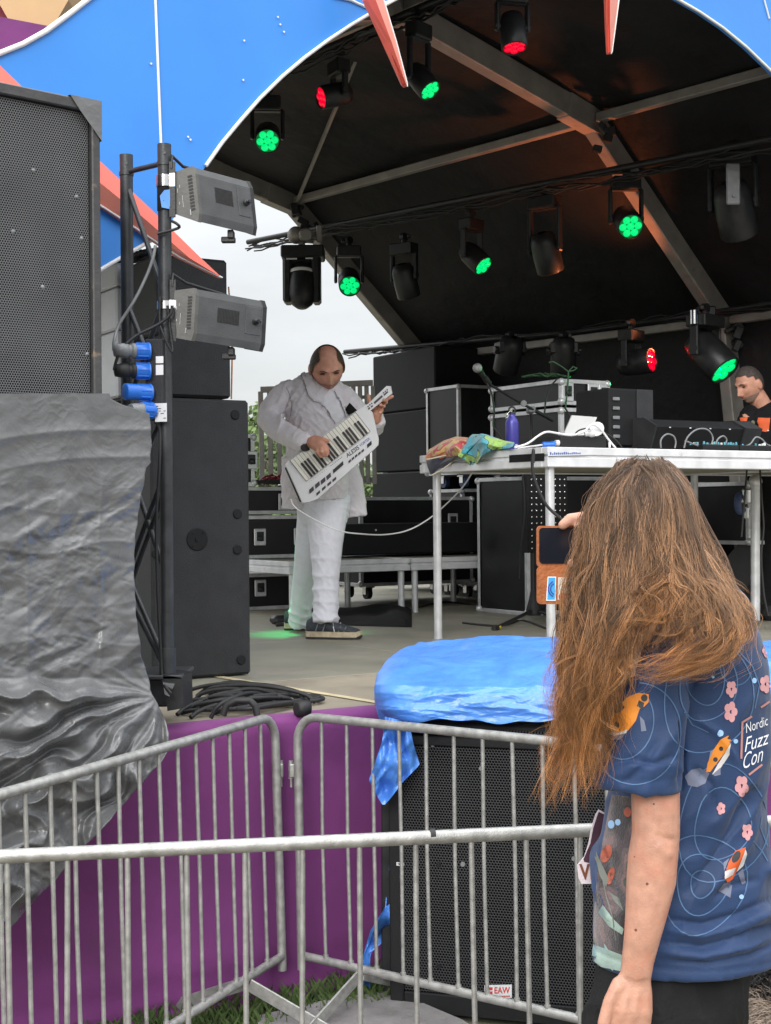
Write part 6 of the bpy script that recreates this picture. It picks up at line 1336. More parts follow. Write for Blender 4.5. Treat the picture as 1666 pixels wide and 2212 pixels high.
m = MB(); limb(m, [(*K1(600, 1200), -.355, 9, 13), (*K1(622, 1190), -.37, 9, 13)], D0, ends=False); m.build('watch_strap', MT['rubber'], man)
def shoe(toe, heel, zt, d0, d1, w_, label):
    a = Zp(heel[0], heel[1], ZS); b = Zp(toe[0], toe[1], ZS); ax = (b - a); ax.z = 0; L = ax.length; ax.normalize(); sd = Vector((-ax.y, ax.x, 0))
    def ring(f, wf, z0, z1, n=16): return [a + ax * L * f + sd * (math.cos(2 * math.pi * k_ / n) * w_ * wf) + Zv * ((z0 + z1) / 2 + math.sin(2 * math.pi * k_ / n) * (z1 - z0) / 2) for k_ in range(n)]
    m = MB(); m.loft([ring(.0, .4, .05, .09), ring(.02, .8, .03, .115), ring(.15, .95, .03, .135), ring(.32, .95, .03, .14), ring(.45, .98, .03, .115), ring(.6, 1.05, .03, .095), ring(.8, 1.05, .03, .075), ring(.93, .85, .03, .062), ring(.985, .45, .035, .052)]); up = m.build('shoe', MT['shoe'], man)
    m = MB(); n_ = 26
    out = [(f, wv_) for f, wv_ in ((0, .55), (.04, .85), (.2, 1.02), (.4, 1.0), (.6, 1.1), (.8, 1.1), (.94, .85), (1.0, .4))]
    for (z0, z1, mt, ex, nm) in ((.014, .045, 'sole', 1.04, 'midsole'), (.0, .0135, 'outsole', 1.0, 'outsole')):
        m = MB(); rr = []
        lo_ = [a + ax * L * f + sd * w_ * q * ex for f, q in out] + [a + ax * L * f - sd * w_ * q * ex for f, q in out[::-1]]
        m.loft([[p + Zv * (z0 + (.012 if i in (7, 8) else 0)) for i, p in enumerate(lo_)], [p + Zv * (z1 + (.008 if i in (0, 15, 7, 8) else 0)) for i, p in enumerate(lo_)]], smooth=False); m.build(nm, MT[mt], up)
    m = MB()
    for q in range(5):
        f = .42 + .06 * q; z = .128 - .012 * q; m.tube([a + ax * L * f - sd * w_ * .75 + Zv * (z - .02), a + ax * L * (f + .02) + Zv * (z + .004), a + ax * L * f + sd * w_ * .75 + Zv * (z - .02)], .003, 6)
    m.tube([a + ax * L * .5 - sd * w_ * .5 + Zv * .115, a + ax * L * .54 - sd * w_ * 1.0 + Zv * .07, a + ax * L * .56 - sd * w_ * 1.1 + Zv * .045], .003, 6); m.build('laces', MT['aluw'], up)
    m = MB()
    for f in (.2, .33, .62, .72): m.tube([a + ax * L * f - sd * w_ * .98 + Zv * .04, a + ax * L * (f + .05) - sd * w_ * .9 + Zv * (.1 - .03 * f)], .004, 5)
    m.build('overlay', MT['greyp'], up)
shoe((781, 1381), (664, 1379), 0, 0, 0, .052, '')
shoe((690, 1360), (614, 1361), 0, 0, 0, .05, '')
# ------------------------------------------------------------------ keytar
KD = 8.27
kt = thing('keytar', 'white keytar with black and white keys held across the white suit', 'keytar', P(720, 980, KD))
def kp(x, y, d=0.0): q = K1(x, y); return P(q[0], q[1], KD - d)
m = MB(); out = [(385, 1391), (410, 1352), (1155, 806), (1300, 715), (1495, 524), (1545, 527), (1560, 605), (1322, 792), (1345, 815), (1412, 1110), (1408, 1172), (1360, 1222), (735, 1768), (645, 1803), (572, 1811)]
front = [kp(x, y) for x, y in out]; cx_ = sum((p for p in front), Vector()) / len(front)
mid_ = [cx_ + (p - cx_) * 1.012 + Vector((0, .012, 0)) for p in front]; back_ = [p + Vector((0, .06, 0)) for p in front]
m.add(front, [list(range(len(front)))]); m.loft([front, mid_, back_], smooth=False, caps=False); m.add(back_, [list(range(len(front)))[::-1]]); m.build('body', pm('keytar_white', (.70, .71, .73), .32, 0, .04, 10, .02, 60), kt)
m = MB(); m.bar(kp(392, 1420, -.03), kp(560, 1800, -.03), .035, .02, .004); m.build('end_panel', MT['rubber'], kt)
Q = [(432, 1345), (1158, 815), (1318, 1022), (612, 1572)]
def kq(a, b, d=0.0):
    x = (Q[0][0] * (1 - a) + Q[1][0] * a) * (1 - b) + (Q[3][0] * (1 - a) + Q[2][0] * a) * b; y = (Q[0][1] * (1 - a) + Q[1][1] * a) * (1 - b) + (Q[3][1] * (1 - a) + Q[2][1] * a) * b; return kp(x, y, d)
m = MB(); m.prism([kq(-.004, -.01, .002), kq(1.004, -.01, .002), kq(1.004, 1.01, .002), kq(-.004, 1.01, .002)], (0, -.001, 0)); m.build('key_bed', MT['pad'], kt)
NW = 22
for i in range(NW):
    a0, a1 = (i + .05) / NW, (i + .95) / NW; m = MB(); m.prism([kq(a0, 0, .012), kq(a1, 0, .012), kq(a1, 1, .012), kq(a0, 1, .012)], (0, .009, 0)); m.build('white_key', MT['keyw'], kt)
for i in range(NW - 1):
    if i % 7 in (0, 4): continue
    c = (i + 1) / NW; w_ = .29 / NW * 1.0; m = MB(); T = [kq(c - w_, .36, .02), kq(c + w_, .36, .02), kq(c + w_, .995, .02), kq(c - w_, .995, .02)]; Bq = [kq(c - w_ * 1.15, .33, .0115), kq(c + w_ * 1.15, .33, .0115), kq(c + w_ * 1.15, 1, .0115), kq(c - w_ * 1.15, 1, .0115)]
    m.loft([T, Bq], smooth=False); m.build('black_key', MT['keyb'], kt)
e1 = (.753, -.658); e2 = (.62, .78)
def pad(cx, cy, l, w_, name, mat='pad', sk=(.16, .98), h=.004):
    m = MB(); pts = [(cx + e1[0] * l * s1 + sk[0] * w_ * s2, cy + e1[1] * l * s1 + sk[1] * w_ * s2) for s1, s2 in ((-.5, -.5), (.5, -.5), (.5, .5), (-.5, .5))]
    m.prism([kp(x, y, h) for x, y in pts], (0, h - .0005, 0)); return m.build(name, MT[mat], kt)
for x, y in ((670, 1671), (735, 1616), (798, 1570), (860, 1521)): pad(x, y, 64, 46, 'pad')
for x, y in ((744, 1705), (806, 1651), (866, 1601), (923, 1554)): pad(x, y, 54, 30, 'pad', sk=(.1, .99))
pad(965, 1420, 150, 42, 'display', 'screen', (.12, .99)); pad(1310, 1167, 66, 40, 'display', 'screen', (.12, .99))
for x, y in ((1093, 1352), (1128, 1322), (1164, 1293), (1200, 1266), (1236, 1237)): pad(x, y, 36, 26, 'button', sk=(.1, .99))
pad(1408, 670, 120, 22, 'ribbon_strip', sk=(.55, .83)); pad(1492, 603, 60, 16, 'button', sk=(.55, .83)); pad(1308, 768, 26, 15, 'button', sk=(.55, .83)); pad(1338, 745, 24, 15, 'button', sk=(.55, .83))
for x, y in ((1296, 748), (1316, 730), (1336, 714), (1467, 596), (1487, 580), (1507, 563)):
    m = MB(); m.lathe([(.0045, .0), (.004, .004)], kp(x, y, .0), (0, -1, 0), 10); m.build('knob', MT['pad'], kt)
m = MB()
def ktext(mb, s, a, b, hgt, bold=.02, shear=0.0):
    A = kp(*a, .001); B = kp(*b, .001); ex = B - A; up = Vector((0, 0, 1)); ey = (up - ex.normalized() * up.dot(ex.normalized())).normalized() * hgt * .19531 / F * KD; put_text(mb, s, A, ex, ey, bold, shear)
ktext(m, 'ALESIS', (1065, 1318), (1208, 1212), 46, .015, .2); m.build('lettering', MT['blacktxt'], kt)
m = MB(); ktext(m, 'VORTEX', (1215, 1194), (1325, 1108), 30, .01, .2); m.build('lettering', MT['bluetxt'], kt)
m = MB()
for i in range(8):
    x, y = 880 + i * 17, 1398 - i * 13; m.prism([kp(x, y, .001), kp(x + 9, y - 7, .001), kp(x + 11, y + 4, .001), kp(x + 2, y + 11, .001)], (0, .0005, 0))
for i in range(9):
    x, y = 640 + i * 24, 1585 - i * 18; m.prism([kp(x, y, .001), kp(x + 8, y - 6, .001), kp(x + 9, y - 2, .001), kp(x + 1, y + 4, .001)], (0, .0005, 0))
m.build('key_markings', MT['greyp'], kt)
# ------------------------------------------------------------------ the man in black behind the mixers
DJ = 10.0
dj = thing('person', 'man in a black t-shirt with orange print bending over the mixers at the right edge', 'person', Vector((2.7, 10.0, ZS)))
HM2 = Matrix.Translation(P(1619, 831, DJ)) @ Matrix.Rotation(R(-62), 4, 'Z') @ Matrix.Rotation(R(22), 4, 'X'); HS2 = 1.08
b_ = MB(); head(b_, HM2, HS2)
limb(b_, [(1632, 850, .03, 19, 20), (1645, 875, .05, 21, 22), (1665, 905, .06, 50, 34), (1672, 980, .06, 46, 34), (1672, 1100, .06, 42, 34)], DJ)
limb(b_, [(1655, 1100, .05, 24), (1655, 1230, .05, 17), (1655, 1330, .05, 12)], DJ); limb(b_, [(1695, 1100, .05, 24), (1698, 1230, .05, 17), (1698, 1330, .05, 12)], DJ)
limb(b_, [(1612, 905, -.02, 16), (1612, 950, -.06, 14), (1600, 966, -.3, 10), (1590, 966, -.42, 11, 7)], DJ); limb(b_, [(1725, 905, .02, 16), (1735, 955, -.05, 14), (1700, 966, -.3, 10), (1690, 966, -.42, 11, 7)], DJ)
for i in range(4): limb(b_, [(1587 - 2 + i * 4, 965, -.42, 3), (1583 + i * 4, 963, -.47, 2.8), (1582 + i * 4, 966, -.50, 2.4)], DJ, 8)
limb(b_, [(1600, 964, -.38, 3.2), (1606, 963, -.42, 3), (1607, 966, -.45, 2.5)], DJ, 8)
place(fuse(b_, .0042, 1, .4), 'body', MT['skin'], dj); facebits(HM2, HS2, dj, MT['hairg'])
headpatch(HM2, HS2, .0055, lambda x, y, z: (z > .058 + .02 * (y < -.05) and y > -.075) or (y > -.012 and z > .0 and not (abs(x) > .06 and y < .03 and z < .03)) or (y > .04 and z > -.055), 'hair', MT['hairg'], dj)
headpatch(HM2, HS2, .0012, lambda x, y, z: -.118 < z < -.055 and y < .01, 'stubble', pm('grey_stubble', (.30, .19, .15), .7, 0, .3, 120, .2, 300), dj)
m = MB(); limb(m, [(1652, 874, .06, 34, 30), (1662, 892, .06, 62, 40), (1668, 930, .06, 58, 42), (1672, 1000, .06, 56, 42), (1672, 1110, .06, 56, 42)], DJ, ends=False); limb(m, [(1622, 892, .02, 20), (1610, 915, -.02, 20), (1611, 940, -.05, 19)], DJ); limb(m, [(1708, 892, .04, 20), (1726, 915, .0, 20), (1733, 942, -.03, 19)], DJ)
me = fuse(m, .007, 2); folds(me, 4, [(.006, (50, 20, 40), 2, None), (.005, (20, 10, 80), 2, None)]); tb = bvh_of(me); place(me, 't_shirt', MT['dtee'], dj)
m = MB()
for pl in ([(1599, 903), (1615, 902), (1613, 911), (1605, 917), (1601, 911)], [(1638, 902), (1664, 903), (1661, 931), (1653, 933), (1642, 930), (1640, 914), (1636, 911)]): m = MB(); decal(m, tb, pl, .004, 4); m.build('orange_print', MT['orange'], dj)
m = MB(); decal(m, tb, oval(1626, 913, 4, 5), .004, 3); decal(m, tb, oval(1624, 926, 4, 7, 15), .004, 3); m.build('pale_print', pm('pale_print', (.16, .17, .11), .8, 0, .3, 90, 0), dj)
m = MB(); limb(m, [(1672, 1095, .06, 56, 42), (1672, 1130, .06, 54, 40)], DJ); limb(m, [(1655, 1110, .05, 30), (1655, 1230, .05, 23), (1655, 1330, .05, 20)], DJ, ends=False); limb(m, [(1695, 1110, .05, 30), (1698, 1230, .05, 23), (1698, 1330, .05, 20)], DJ, ends=False); place(fuse(m, .01, 2), 'trousers', MT['blackcloth'], dj)
for x in (1652, 1696):
    m = MB(); p = Zp(x, 1338, ZS); m.box(p + Vector((0, -.04, .05)), (.1, .27, .1), None, .035); m.build('shoe', MT['rubber'], dj)
# ------------------------------------------------------------------ the spectator in the foreground
WD = 2.75
wo = thing('person', 'person with very long brown hair in a navy koi print t-shirt filming the stage', 'person', Vector((.6, 2.85, 0)))
CB = crop(2100, 2800, 972)
HM3 = Matrix.Translation(P(1393, 1142, WD + .03)) @ Matrix.Rotation(R(-125), 4, 'Z') @ Matrix.Rotation(R(6), 4, 'X'); HS3 = 1.04
b_ = MB(); head(b_, HM3, HS3)
limb(b_, [(1420, 1220, .05, 62, 62), (1440, 1300, .08, 66, 66), (1500, 1420, .10, 110, 140), (1490, 1600, .10, 130, 145), (1480, 1850, .10, 120, 115), (1475, 1980, .10, 105, 85), (1470, 2080, .10, 100, 80)], WD)
limb(b_, [(1430, 1440, -.04, 60), (1414, 1580, -.075, 54), (1416, 1700, -.085, 53, 50), (1417, 1800, -.09, 52, 50), (1411, 1850, -.09, 54, 50), (1407, 1900, -.09, 54, 49), (1398, 1960, -.095, 47, 44), (1388, 2020, -.10, 40, 37), (1378, 2075, -.10, 35, 29), (1373, 2112, -.10, 34, 25)], WD)
limb(b_, [(1373, 2108, -.10, 34, 24), (1366, 2140, -.10, 45, 24), (1359, 2180, -.105, 52, 24), (1357, 2215, -.105, 50, 20)], WD)
for (x0, x1, x2, l) in ((1318, 1308, 1312, 1.0), (1343, 1338, 1340, 1.12), (1369, 1366, 1366, 1.05), (1393, 1392, 1388, .82)):
    limb(b_, [(x0, 2205, -.105, 13, 12), (x1, 2205 + 55 * l, -.112, 12, 11.5), (x2, 2205 + 95 * l, -.10, 11, 10.5), (x2 + 4, 2205 + 125 * l, -.085, 9, 8.5)], WD, 12)
limb(b_, [(1340, 2125, -.105, 19, 18), (1318, 2165, -.115, 16, 15), (1304, 2210, -.12, 14, 13), (1300, 2245, -.115, 11, 10)], WD, 12)
limb(b_, [(1470, 1430, .30, 62), (1430, 1560, .42, 52), (1370, 1400, .42, 44), (1325, 1270, .38, 33), (1305, 1215, .36, 30, 26)], WD)
PH = 3.08
limb(b_, [(1310, 1225, .05, 26, 20), (1305, 1185, .03, 34, 18), (1300, 1160, .02, 34, 16)], PH)
limb(b_, [(1285, 1150, .02, 15, 13), (1262, 1116, -.01, 14, 13), (1232, 1121, -.022, 13, 12), (1214, 1136, -.02, 11, 10)], PH, 12)
limb(b_, [(1300, 1160, .02, 15, 13), (1274, 1128, -.015, 14, 13), (1252, 1142, -.028, 13, 12), (1250, 1168, -.022, 11, 10)], PH, 12)
limb(b_, [(1318, 1180, .02, 13, 12), (1300, 1165, -.02, 12, 11), (1285, 1180, -.026, 11, 10)], PH, 12)
limb(b_, [(1318, 1230, .03, 15, 13), (1285, 1222, -.02, 13, 12), (1248, 1218, -.024, 12, 11), (1232, 1217, -.022, 10, 9)], PH, 12)
limb(b_, [(1450, 2090, .10, 60, 70), (1430, 2600, .08, 55), (1430, 2800, .08, 45), (1430, 3020, .08, 30)], WD); limb(b_, [(1510, 2090, .20, 55, 60), (1540, 2600, .25, 55), (1540, 3000, .25, 30)], WD)
me = fuse(b_, .0042, 2, .45); BODY = me
def creases(p, n2, lines):
    v = (p - np.array([0, 0, H])) @ np.array(M3); X = v[:, 0] / -v[:, 2] * F + CX; Y = CY - v[:, 1] / -v[:, 2] * F
    fac_ = np.clip(-(n2 * (p - np.array([0, 0, H])) / np.linalg.norm(p - np.array([0, 0, H]), axis=1)[:, None]).sum(1) * 3, 0, 1); h = np.zeros(len(p))
    for amp, w_, pts in lines:
        d = np.full(len(p), 1e9); sp = np.linspace(0, 1, 40); q = np.array(pts, float); t_ = np.linspace(0, 1, len(q)); cx_ = np.interp(sp, t_, q[:, 0]); cy_ = np.interp(sp, t_, q[:, 1]); tp = np.zeros(len(p))
        for a, b, u_ in zip(cx_, cy_, sp):
            dd = np.hypot(X - a, Y - b); m_ = dd < d; d[m_] = dd[m_]; tp[m_] = u_
        h += amp * np.exp(-(d / w_) ** 2) * np.clip(np.minimum(tp, 1 - tp) * 5, .0, 1) ** .7
    return p + n2 * (h * fac_)[:, None]
me.update(); set_np(me, creases(verts_np(me), norms_np(me), [(a, w_, [CB(*q) for q in l]) for a, w_, l in [(-.0035, 6, [(870, 890), (940, 930), (1030, 940)]), (-.003, 9, [(900, 780), (930, 900), (1000, 1030)]), (.003, 14, [(880, 960), (930, 1010), (990, 1060)]), (-.0022, 4, [(640, 1880), (740, 1912), (850, 1890)]), (-.0018, 4, [(630, 1905), (730, 1940), (850, 1925)]), (.0026, 6, [(690, 1960), (665, 2070), (640, 2190)]), (.0024, 6, [(755, 1960), (740, 2080), (735, 2190)]), (.0022, 6, [(815, 1970), (820, 2080), (830, 2190)]), (-.0025, 7, [(640, 1960), (600, 2060), (585, 2190)])]])); bvb = bvh_of(me)
place(me, 'body', MT['skin2'], wo)
for x, y, r_ in ((*CB(865, 690), 2.2), (*CB(820, 1235), 3.2), (*CB(743, 1550), 3), (*CB(735, 1050), 1.6)):
    mm = MB(); decal(mm, bvb, oval(x, y, r_, r_, 0, 10), .0008, 3); mm.build('mole', pm('mole', (.16, .06, .04), .6, 0, .1), wo)
# t-shirt
m = MB()
limb(m, [(1500, 1275, .09, 75, 70), (1520, 1310, .10, 92, 120), (1520, 1350, .10, 116, 165), (1506, 1410, .10, 148, 190), (1500, 1490, .10, 160, 190), (1490, 1600, .10, 166, 182), (1484, 1720, .10, 167, 172), (1474, 1850, .10, 181, 165), (1476, 1950, .10, 192, 165), (1484, 2030, .10, 202, 168), (1486, 2066, .10, 206, 170)], WD, 36, ends=False)
limb(m, [(1440, 1385, -.01, 70, 74), (1412, 1430, -.05, 78, 82), (1400, 1500, -.07, 82, 84), (1393, 1590, -.08, 85, 84), (1386, 1670, -.085, 87, 82), (1383, 1702, -.085, 88, 82)], WD, 30, ends=False)
me = fuse(m, .0055, 3)
zz_ = lambda a, b: (lambda p: np.clip((p[:, 2] - a) / (b - a), 0, 1))
hm_ = lambda p: np.clip((p[:, 2] - .89) / .06, .12, 1)
folds(me, 12, [(.024, (-10, 6, 74), 1.6, lambda p: hm_(p) * np.clip((1.16 - p[:, 2]) / .1, 0, 1) * np.clip((p[:, 0] - .46) / .08, 0, 1)), (.012, (-34, 12, 22), 1.8, lambda p: hm_(p) * np.clip((1.5 - p[:, 2]) / .2, 0, 1)), (.007, (40, 8, -30), 2, hm_), (.004, (22, 10, 70), 2, hm_)])
p = verts_np(me); n2 = norms_np(me)
def creases(p, n2, lines):
    v = (p - np.array([0, 0, H])) @ np.array(M3); X = v[:, 0] / -v[:, 2] * F + CX; Y = CY - v[:, 1] / -v[:, 2] * F
    fac_ = np.clip(-(n2 * (p - np.array([0, 0, H])) / np.linalg.norm(p - np.array([0, 0, H]), axis=1)[:, None]).sum(1) * 3, 0, 1); h = np.zeros(len(p))
    for amp, w_, pts in lines:
        d = np.full(len(p), 1e9); sp = np.linspace(0, 1, 40); q = np.array(pts, float); t_ = np.linspace(0, 1, len(q)); cx_ = np.interp(sp, t_, q[:, 0]); cy_ = np.interp(sp, t_, q[:, 1]); tp = np.zeros(len(p))
        for a, b, u_ in zip(cx_, cy_, sp):
            dd = np.hypot(X - a, Y - b); m_ = dd < d; d[m_] = dd[m_]; tp[m_] = u_
        h += amp * np.exp(-(d / w_) ** 2) * np.clip(np.minimum(tp, 1 - tp) * 5, .0, 1) ** .7
    return p + n2 * (h * fac_)[:, None]
LN = [(-.014, 13, [(950, 1480), (1200, 1515), (1450, 1440), (1680, 1330)]), (.012, 15, [(930, 1545), (1200, 1590), (1450, 1520), (1680, 1410)]), (-.013, 12, [(900, 1630), (1200, 1668), (1480, 1590), (1680, 1510)]), (.012, 14, [(900, 1700), (1200, 1730), (1480, 1670), (1690, 1590)]), (-.010, 10, [(980, 1760), (1250, 1780), (1500, 1730), (1690, 1650)]),
      (-.016, 26, [(1080, 1330), (1250, 1110), (1420, 860), (1560, 560)]), (.010, 26, [(1180, 1380), (1330, 1180), (1500, 960), (1600, 700)]), (-.008, 14, [(1250, 1330), (1400, 1250), (1600, 1200)]), (-.012, 12, [(1055, 60), (1062, 300), (1050, 620)]), (.008, 16, [(1000, 120), (1010, 320), (990, 560)]),
      (-.010, 14, [(560, 420), (700, 380), (880, 420), (1010, 360)]), (-.008, 12, [(640, 560), (760, 470), (900, 250)]), (.007, 14, [(1150, 100), (1300, 200), (1450, 420)]), (-.008, 14, [(1120, 430), (1260, 560), (1300, 800)]), (-.007, 12, [(520, 980), (560, 1200), (640, 1420)]), (.006, 12, [(480, 1100), (520, 1330), (600, 1560)])]
p = creases(p, n2, [(a, w_ * .58 / 1.844 * 1.6, [CB(*q) for q in l]) for a, w_, l in LN]); set_np(me, p); n2 = norms_np(me)
hem = lambda z0, wd: np.exp(-((p[:, 2] - z0) / wd) ** 2)
z_h = P(1486, 2066, WD + .1).z; z_s = P(1383, 1702, WD - .085).z
isl = (p[:, 1] < 2.72) & (p[:, 0] < .565)
set_np(me, p + n2 * (-.0022 * hem(z_h + .022, .0035) * (~isl | (p[:, 2] < 1.0)) - .0022 * hem(z_s + .026, .0035) * isl)[:, None])
sv = bvh_of(me); place(me, 't_shirt', MT['navy'], wo)
shirt = bpy.data.objects['t_shirt'] if 't_shirt' in bpy.data.objects else None
shirt = [o for o in bpy.data.objects if o.parent == wo and o.name.startswith('t_shirt')][0]
def print_on(name, mat, polys=(), lines=(), lw=2.6, off=.0012, maxe=8):
    m = MB()
    for q in polys[1:]: mm = MB(); decal(mm, sv, q, off, maxe); mm.build(name, mat, shirt, fix=False)
    for q in polys[:1]: decal(m, sv, q, off, maxe)
    for l in lines: dline(m, sv, l, lw, off)
    return m.build(name, mat, shirt, fix=False)
MT['ripple'] = pm('ripple_print', (.065, .14, .28), .6, 0, .25, 20, 0); MT['koi'] = pm('koi_orange', (.66, .22, .02), .6, 0, .25, 16, 0); MT['koir'] = pm('koi_red', (.62, .10, .02), .6, 0, .25, 16, 0)
MT['koib'] = pm('koi_black', (.03, .03, .035), .6, 0, .3, 30, 0); MT['koiw'] = pm('koi_white', (.62, .60, .60), .6, 0, .15, 20, 0); MT['fin'] = pm('koi_fin', (.15, .17, .25), .6, 0, .3, 18, 0); MT['pink'] = pm('blossom_pink', (.58, .29, .31), .6, 0, .12, 20, 0)
MT['frontp'] = patmat('front_print', [(0, (.035, .03, .035)), (.42, (.06, .045, .05)), (.5, (.10, .075, .08)), (.58, (.16, .10, .10)), (.66, (.05, .07, .06)), (.74, (.2, .22, .17))], 16)
MT['shoulder'] = pm('white_panel', (.66, .58, .62), .65, 0, .06, 10, .2, 300)
MT['hemg'] = pm('pale_green_hem', (.30, .40, .36), .65, 0, .25, 14, .15, 300, dirt=((.12, .35, .6), .52, .6), dscale=9)
# front print seen left of the arm
print_on('front_print', MT['frontp'], [[(1322, 1716), (1370, 1722), (1374, 1800), (1362, 1900), (1352, 2000), (1345, 2070), (1335, 2095), (1283, 2060), (1283, 1980), (1292, 1880), (1306, 1800)]], off=.0008)
print_on('front_hem', MT['hemg'], [[(1283, 2040), (1345, 2062), (1342, 2098), (1300, 2088), (1280, 2072)], [CB(520, 1380), CB(580, 1460), CB(660, 1540), CB(650, 1580), CB(560, 1520), CB(490, 1430)], [CB(530, 1640), CB(570, 1700), CB(590, 1830), CB(545, 1790)]], off=.0016)
print_on('front_fish', pm('dim_fish_print', (.34, .085, .05), .6, 0, .35, 40, 0), [oval(*CB(545, 1030), 11, 20, 20), oval(*CB(575, 1180), 7, 20, 15), oval(*CB(690, 745), 8, 11, 0)], off=.0017)
print_on('front_leaf', pm('leaf_print', (.16, .17, .15), .6, 0, .2, 20, 0), [[CB(475, 1010), CB(510, 1090), CB(560, 1200), CB(545, 1260), CB(500, 1180), CB(480, 1090)], [CB(560, 1290), CB(640, 1340), CB(660, 1420), CB(600, 1360)]], [[CB(470, 1050), CB(520, 1190), CB(545, 1330), CB(590, 1470), CB(610, 1620)]], 3, .0018)
print_on('shoulder_panel', MT['shoulder'], [[(1318, 1490), (1326, 1440), (1345, 1405), (1385, 1375), (1425, 1345), (1442, 1338), (1420, 1362), (1395, 1385), (1382, 1420), (1372, 1460), (1350, 1470), (1332, 1490)]], off=.0012)
# ripples
RP = []
RP += [oval(1375, 1585, 95, 110, 8, 30, -95, 130), oval(1350, 1560, 62, 80, 8, 30, -60, 140)]
for r_ in ((1525, 1470, 42, 52), (1528, 1475, 62, 84), (1528, 1500, 96, 128)): RP.append(oval(*r_, 4, 36, 0, 360, .05) + [oval(*r_, 4, 36, 0, 360, .05)[0]])
for c_, rr in ((CB(1195, 1235), ((26, 30), (56, 66), (92, 108))), (CB(1330, 830), ((60, 78), (95, 128)))):
    for a, b in rr: q = oval(c_[0], c_[1], a, b, 10, 34, 0, 360, .06); RP.append(q + [q[0]])
RP += [[(1640, 1330), (1600, 1370), (1598, 1410), (1625, 1440), (1640, 1480), (1630, 1530)], [CB(1540, 940), CB(1600, 1010), CB(1640, 1080)], [CB(1600, 780), CB(1590, 850), CB(1640, 980)], oval(1590, 1440, 34, 40, 0, 24, 20, 300), [CB(1070, 60), CB(1130, 150), CB(1240, 200)]]
print_on('ripple_print', MT['ripple'], (), RP, 2.6)
# koi fish
def bez(pts): return pts
koi1 = [CB(*q) for q in ((770, 40), (745, 120), (690, 190), (620, 205), (565, 195), (575, 130), (600, 60), (640, 10), (690, -40), (760, -70), (830, -60), (830, -5), (800, 25))]
print_on('koi_fish', MT['koi'], [koi1, [CB(*q) for q in ((1372, 222), (1388, 255), (1370, 310), (1310, 390), (1250, 470), (1222, 470), (1232, 410), (1270, 320), (1320, 250))]], off=.0016)
print_on('koi_fish', MT['koir'], [[CB(*q) for q in ((1490, 985), (1480, 1050), (1440, 1120), (1400, 1200), (1365, 1225), (1345, 1190), (1375, 1090), (1420, 1010))]], off=.0016)
print_on('koi_spots', MT['koib'], [[CB(*q) for q in ((600, 40), (650, -5), (670, 30), (640, 65), (605, 70))], [CB(*q) for q in ((765, -20), (800, 0), (790, 45), (750, 20))], oval(*CB(800, -35), 7, 8), oval(*CB(615, 150), 6, 7), oval(*CB(1325, 310), 5, 5), oval(*CB(1285, 385), 5, 5), oval(*CB(1375, 240), 3, 3), oval(*CB(1425, 1050), 7, 14, 30)], off=.0022, maxe=6)
print_on('koi_white', MT['koiw'], [[CB(*q) for q in ((565, 195), (625, 205), (690, 180), (680, 205), (600, 225), (563, 215))], [CB(*q) for q in ((1385, 275), (1380, 350), (1320, 440), (1262, 490), (1300, 420), (1350, 340))], [CB(*q) for q in ((1488, 1000), (1496, 1030), (1470, 1110), (1425, 1150), (1450, 1090))], [CB(*q) for q in ((1350, 1150), (1420, 1120), (1400, 1170), (1345, 1200))]], off=.0022, maxe=6)
print_on('koi_fins', MT['fin'], [[CB(*q) for q in ((1225, 465), (1245, 480), (1215, 550), (1160, 575), (1100, 560), (1080, 500), (1120, 455), (1180, 440))], [CB(*q) for q in ((1320, 430), (1320, 490), (1280, 500), (1262, 480))], [CB(*q) for q in ((1290, 310), (1250, 330), (1240, 390))], [CB(*q) for q in ((770, 90), (800, 120), (815, 190), (780, 195))], [CB(*q) for q in ((690, 190), (640, 250), (570, 250), (600, 215))], [CB(*q) for q in ((1470, 1130), (1490, 1230), (1465, 1240), (1435, 1160))], [CB(*q) for q in ((1365, 1225), (1400, 1240), (1385, 1330), (1300, 1280), (1340, 1230))], [CB(*q) for q in ((1380, 1060), (1340, 1090), (1345, 1150))]], off=.0014, maxe=7)
fl = []
for cx_, cy_, s_, r0 in ((CB(1388, 60) + (.86, 0)), (CB(1462, 565) + (.88, 20)), (CB(1325, 720) + (.52, 40)), (CB(1500, 880) + (.7, 10)), (CB(1392, -95) + (.7, 15)), (1652, 1478, .75, 0), (1655, 1405, .6, 30)):
    for q in range(5):
        a = R(r0 + 72 * q); fl.append(oval(cx_ + math.cos(a) * 13 * s_ * .72, cy_ + math.sin(a) * 16 * s_, 8 * s_, 11 * s_, 0, 12))
print_on('blossom', MT['pink'], fl, off=.0018, maxe=7)
print_on('droplet', pm('droplet_print', (.3, .5, .75), .5, 0, .1), [oval(*CB(1318, 207), 6, 7), oval(*CB(1420, 260), 5, 5), oval(1540, 1462, 3, 3), oval(1628, 1470, 5, 6), oval(*CB(580, 830), 7, 9), oval(*CB(625, 815), 6, 7), oval(*CB(1460, 1322), 5, 5)], off=.002, maxe=6)
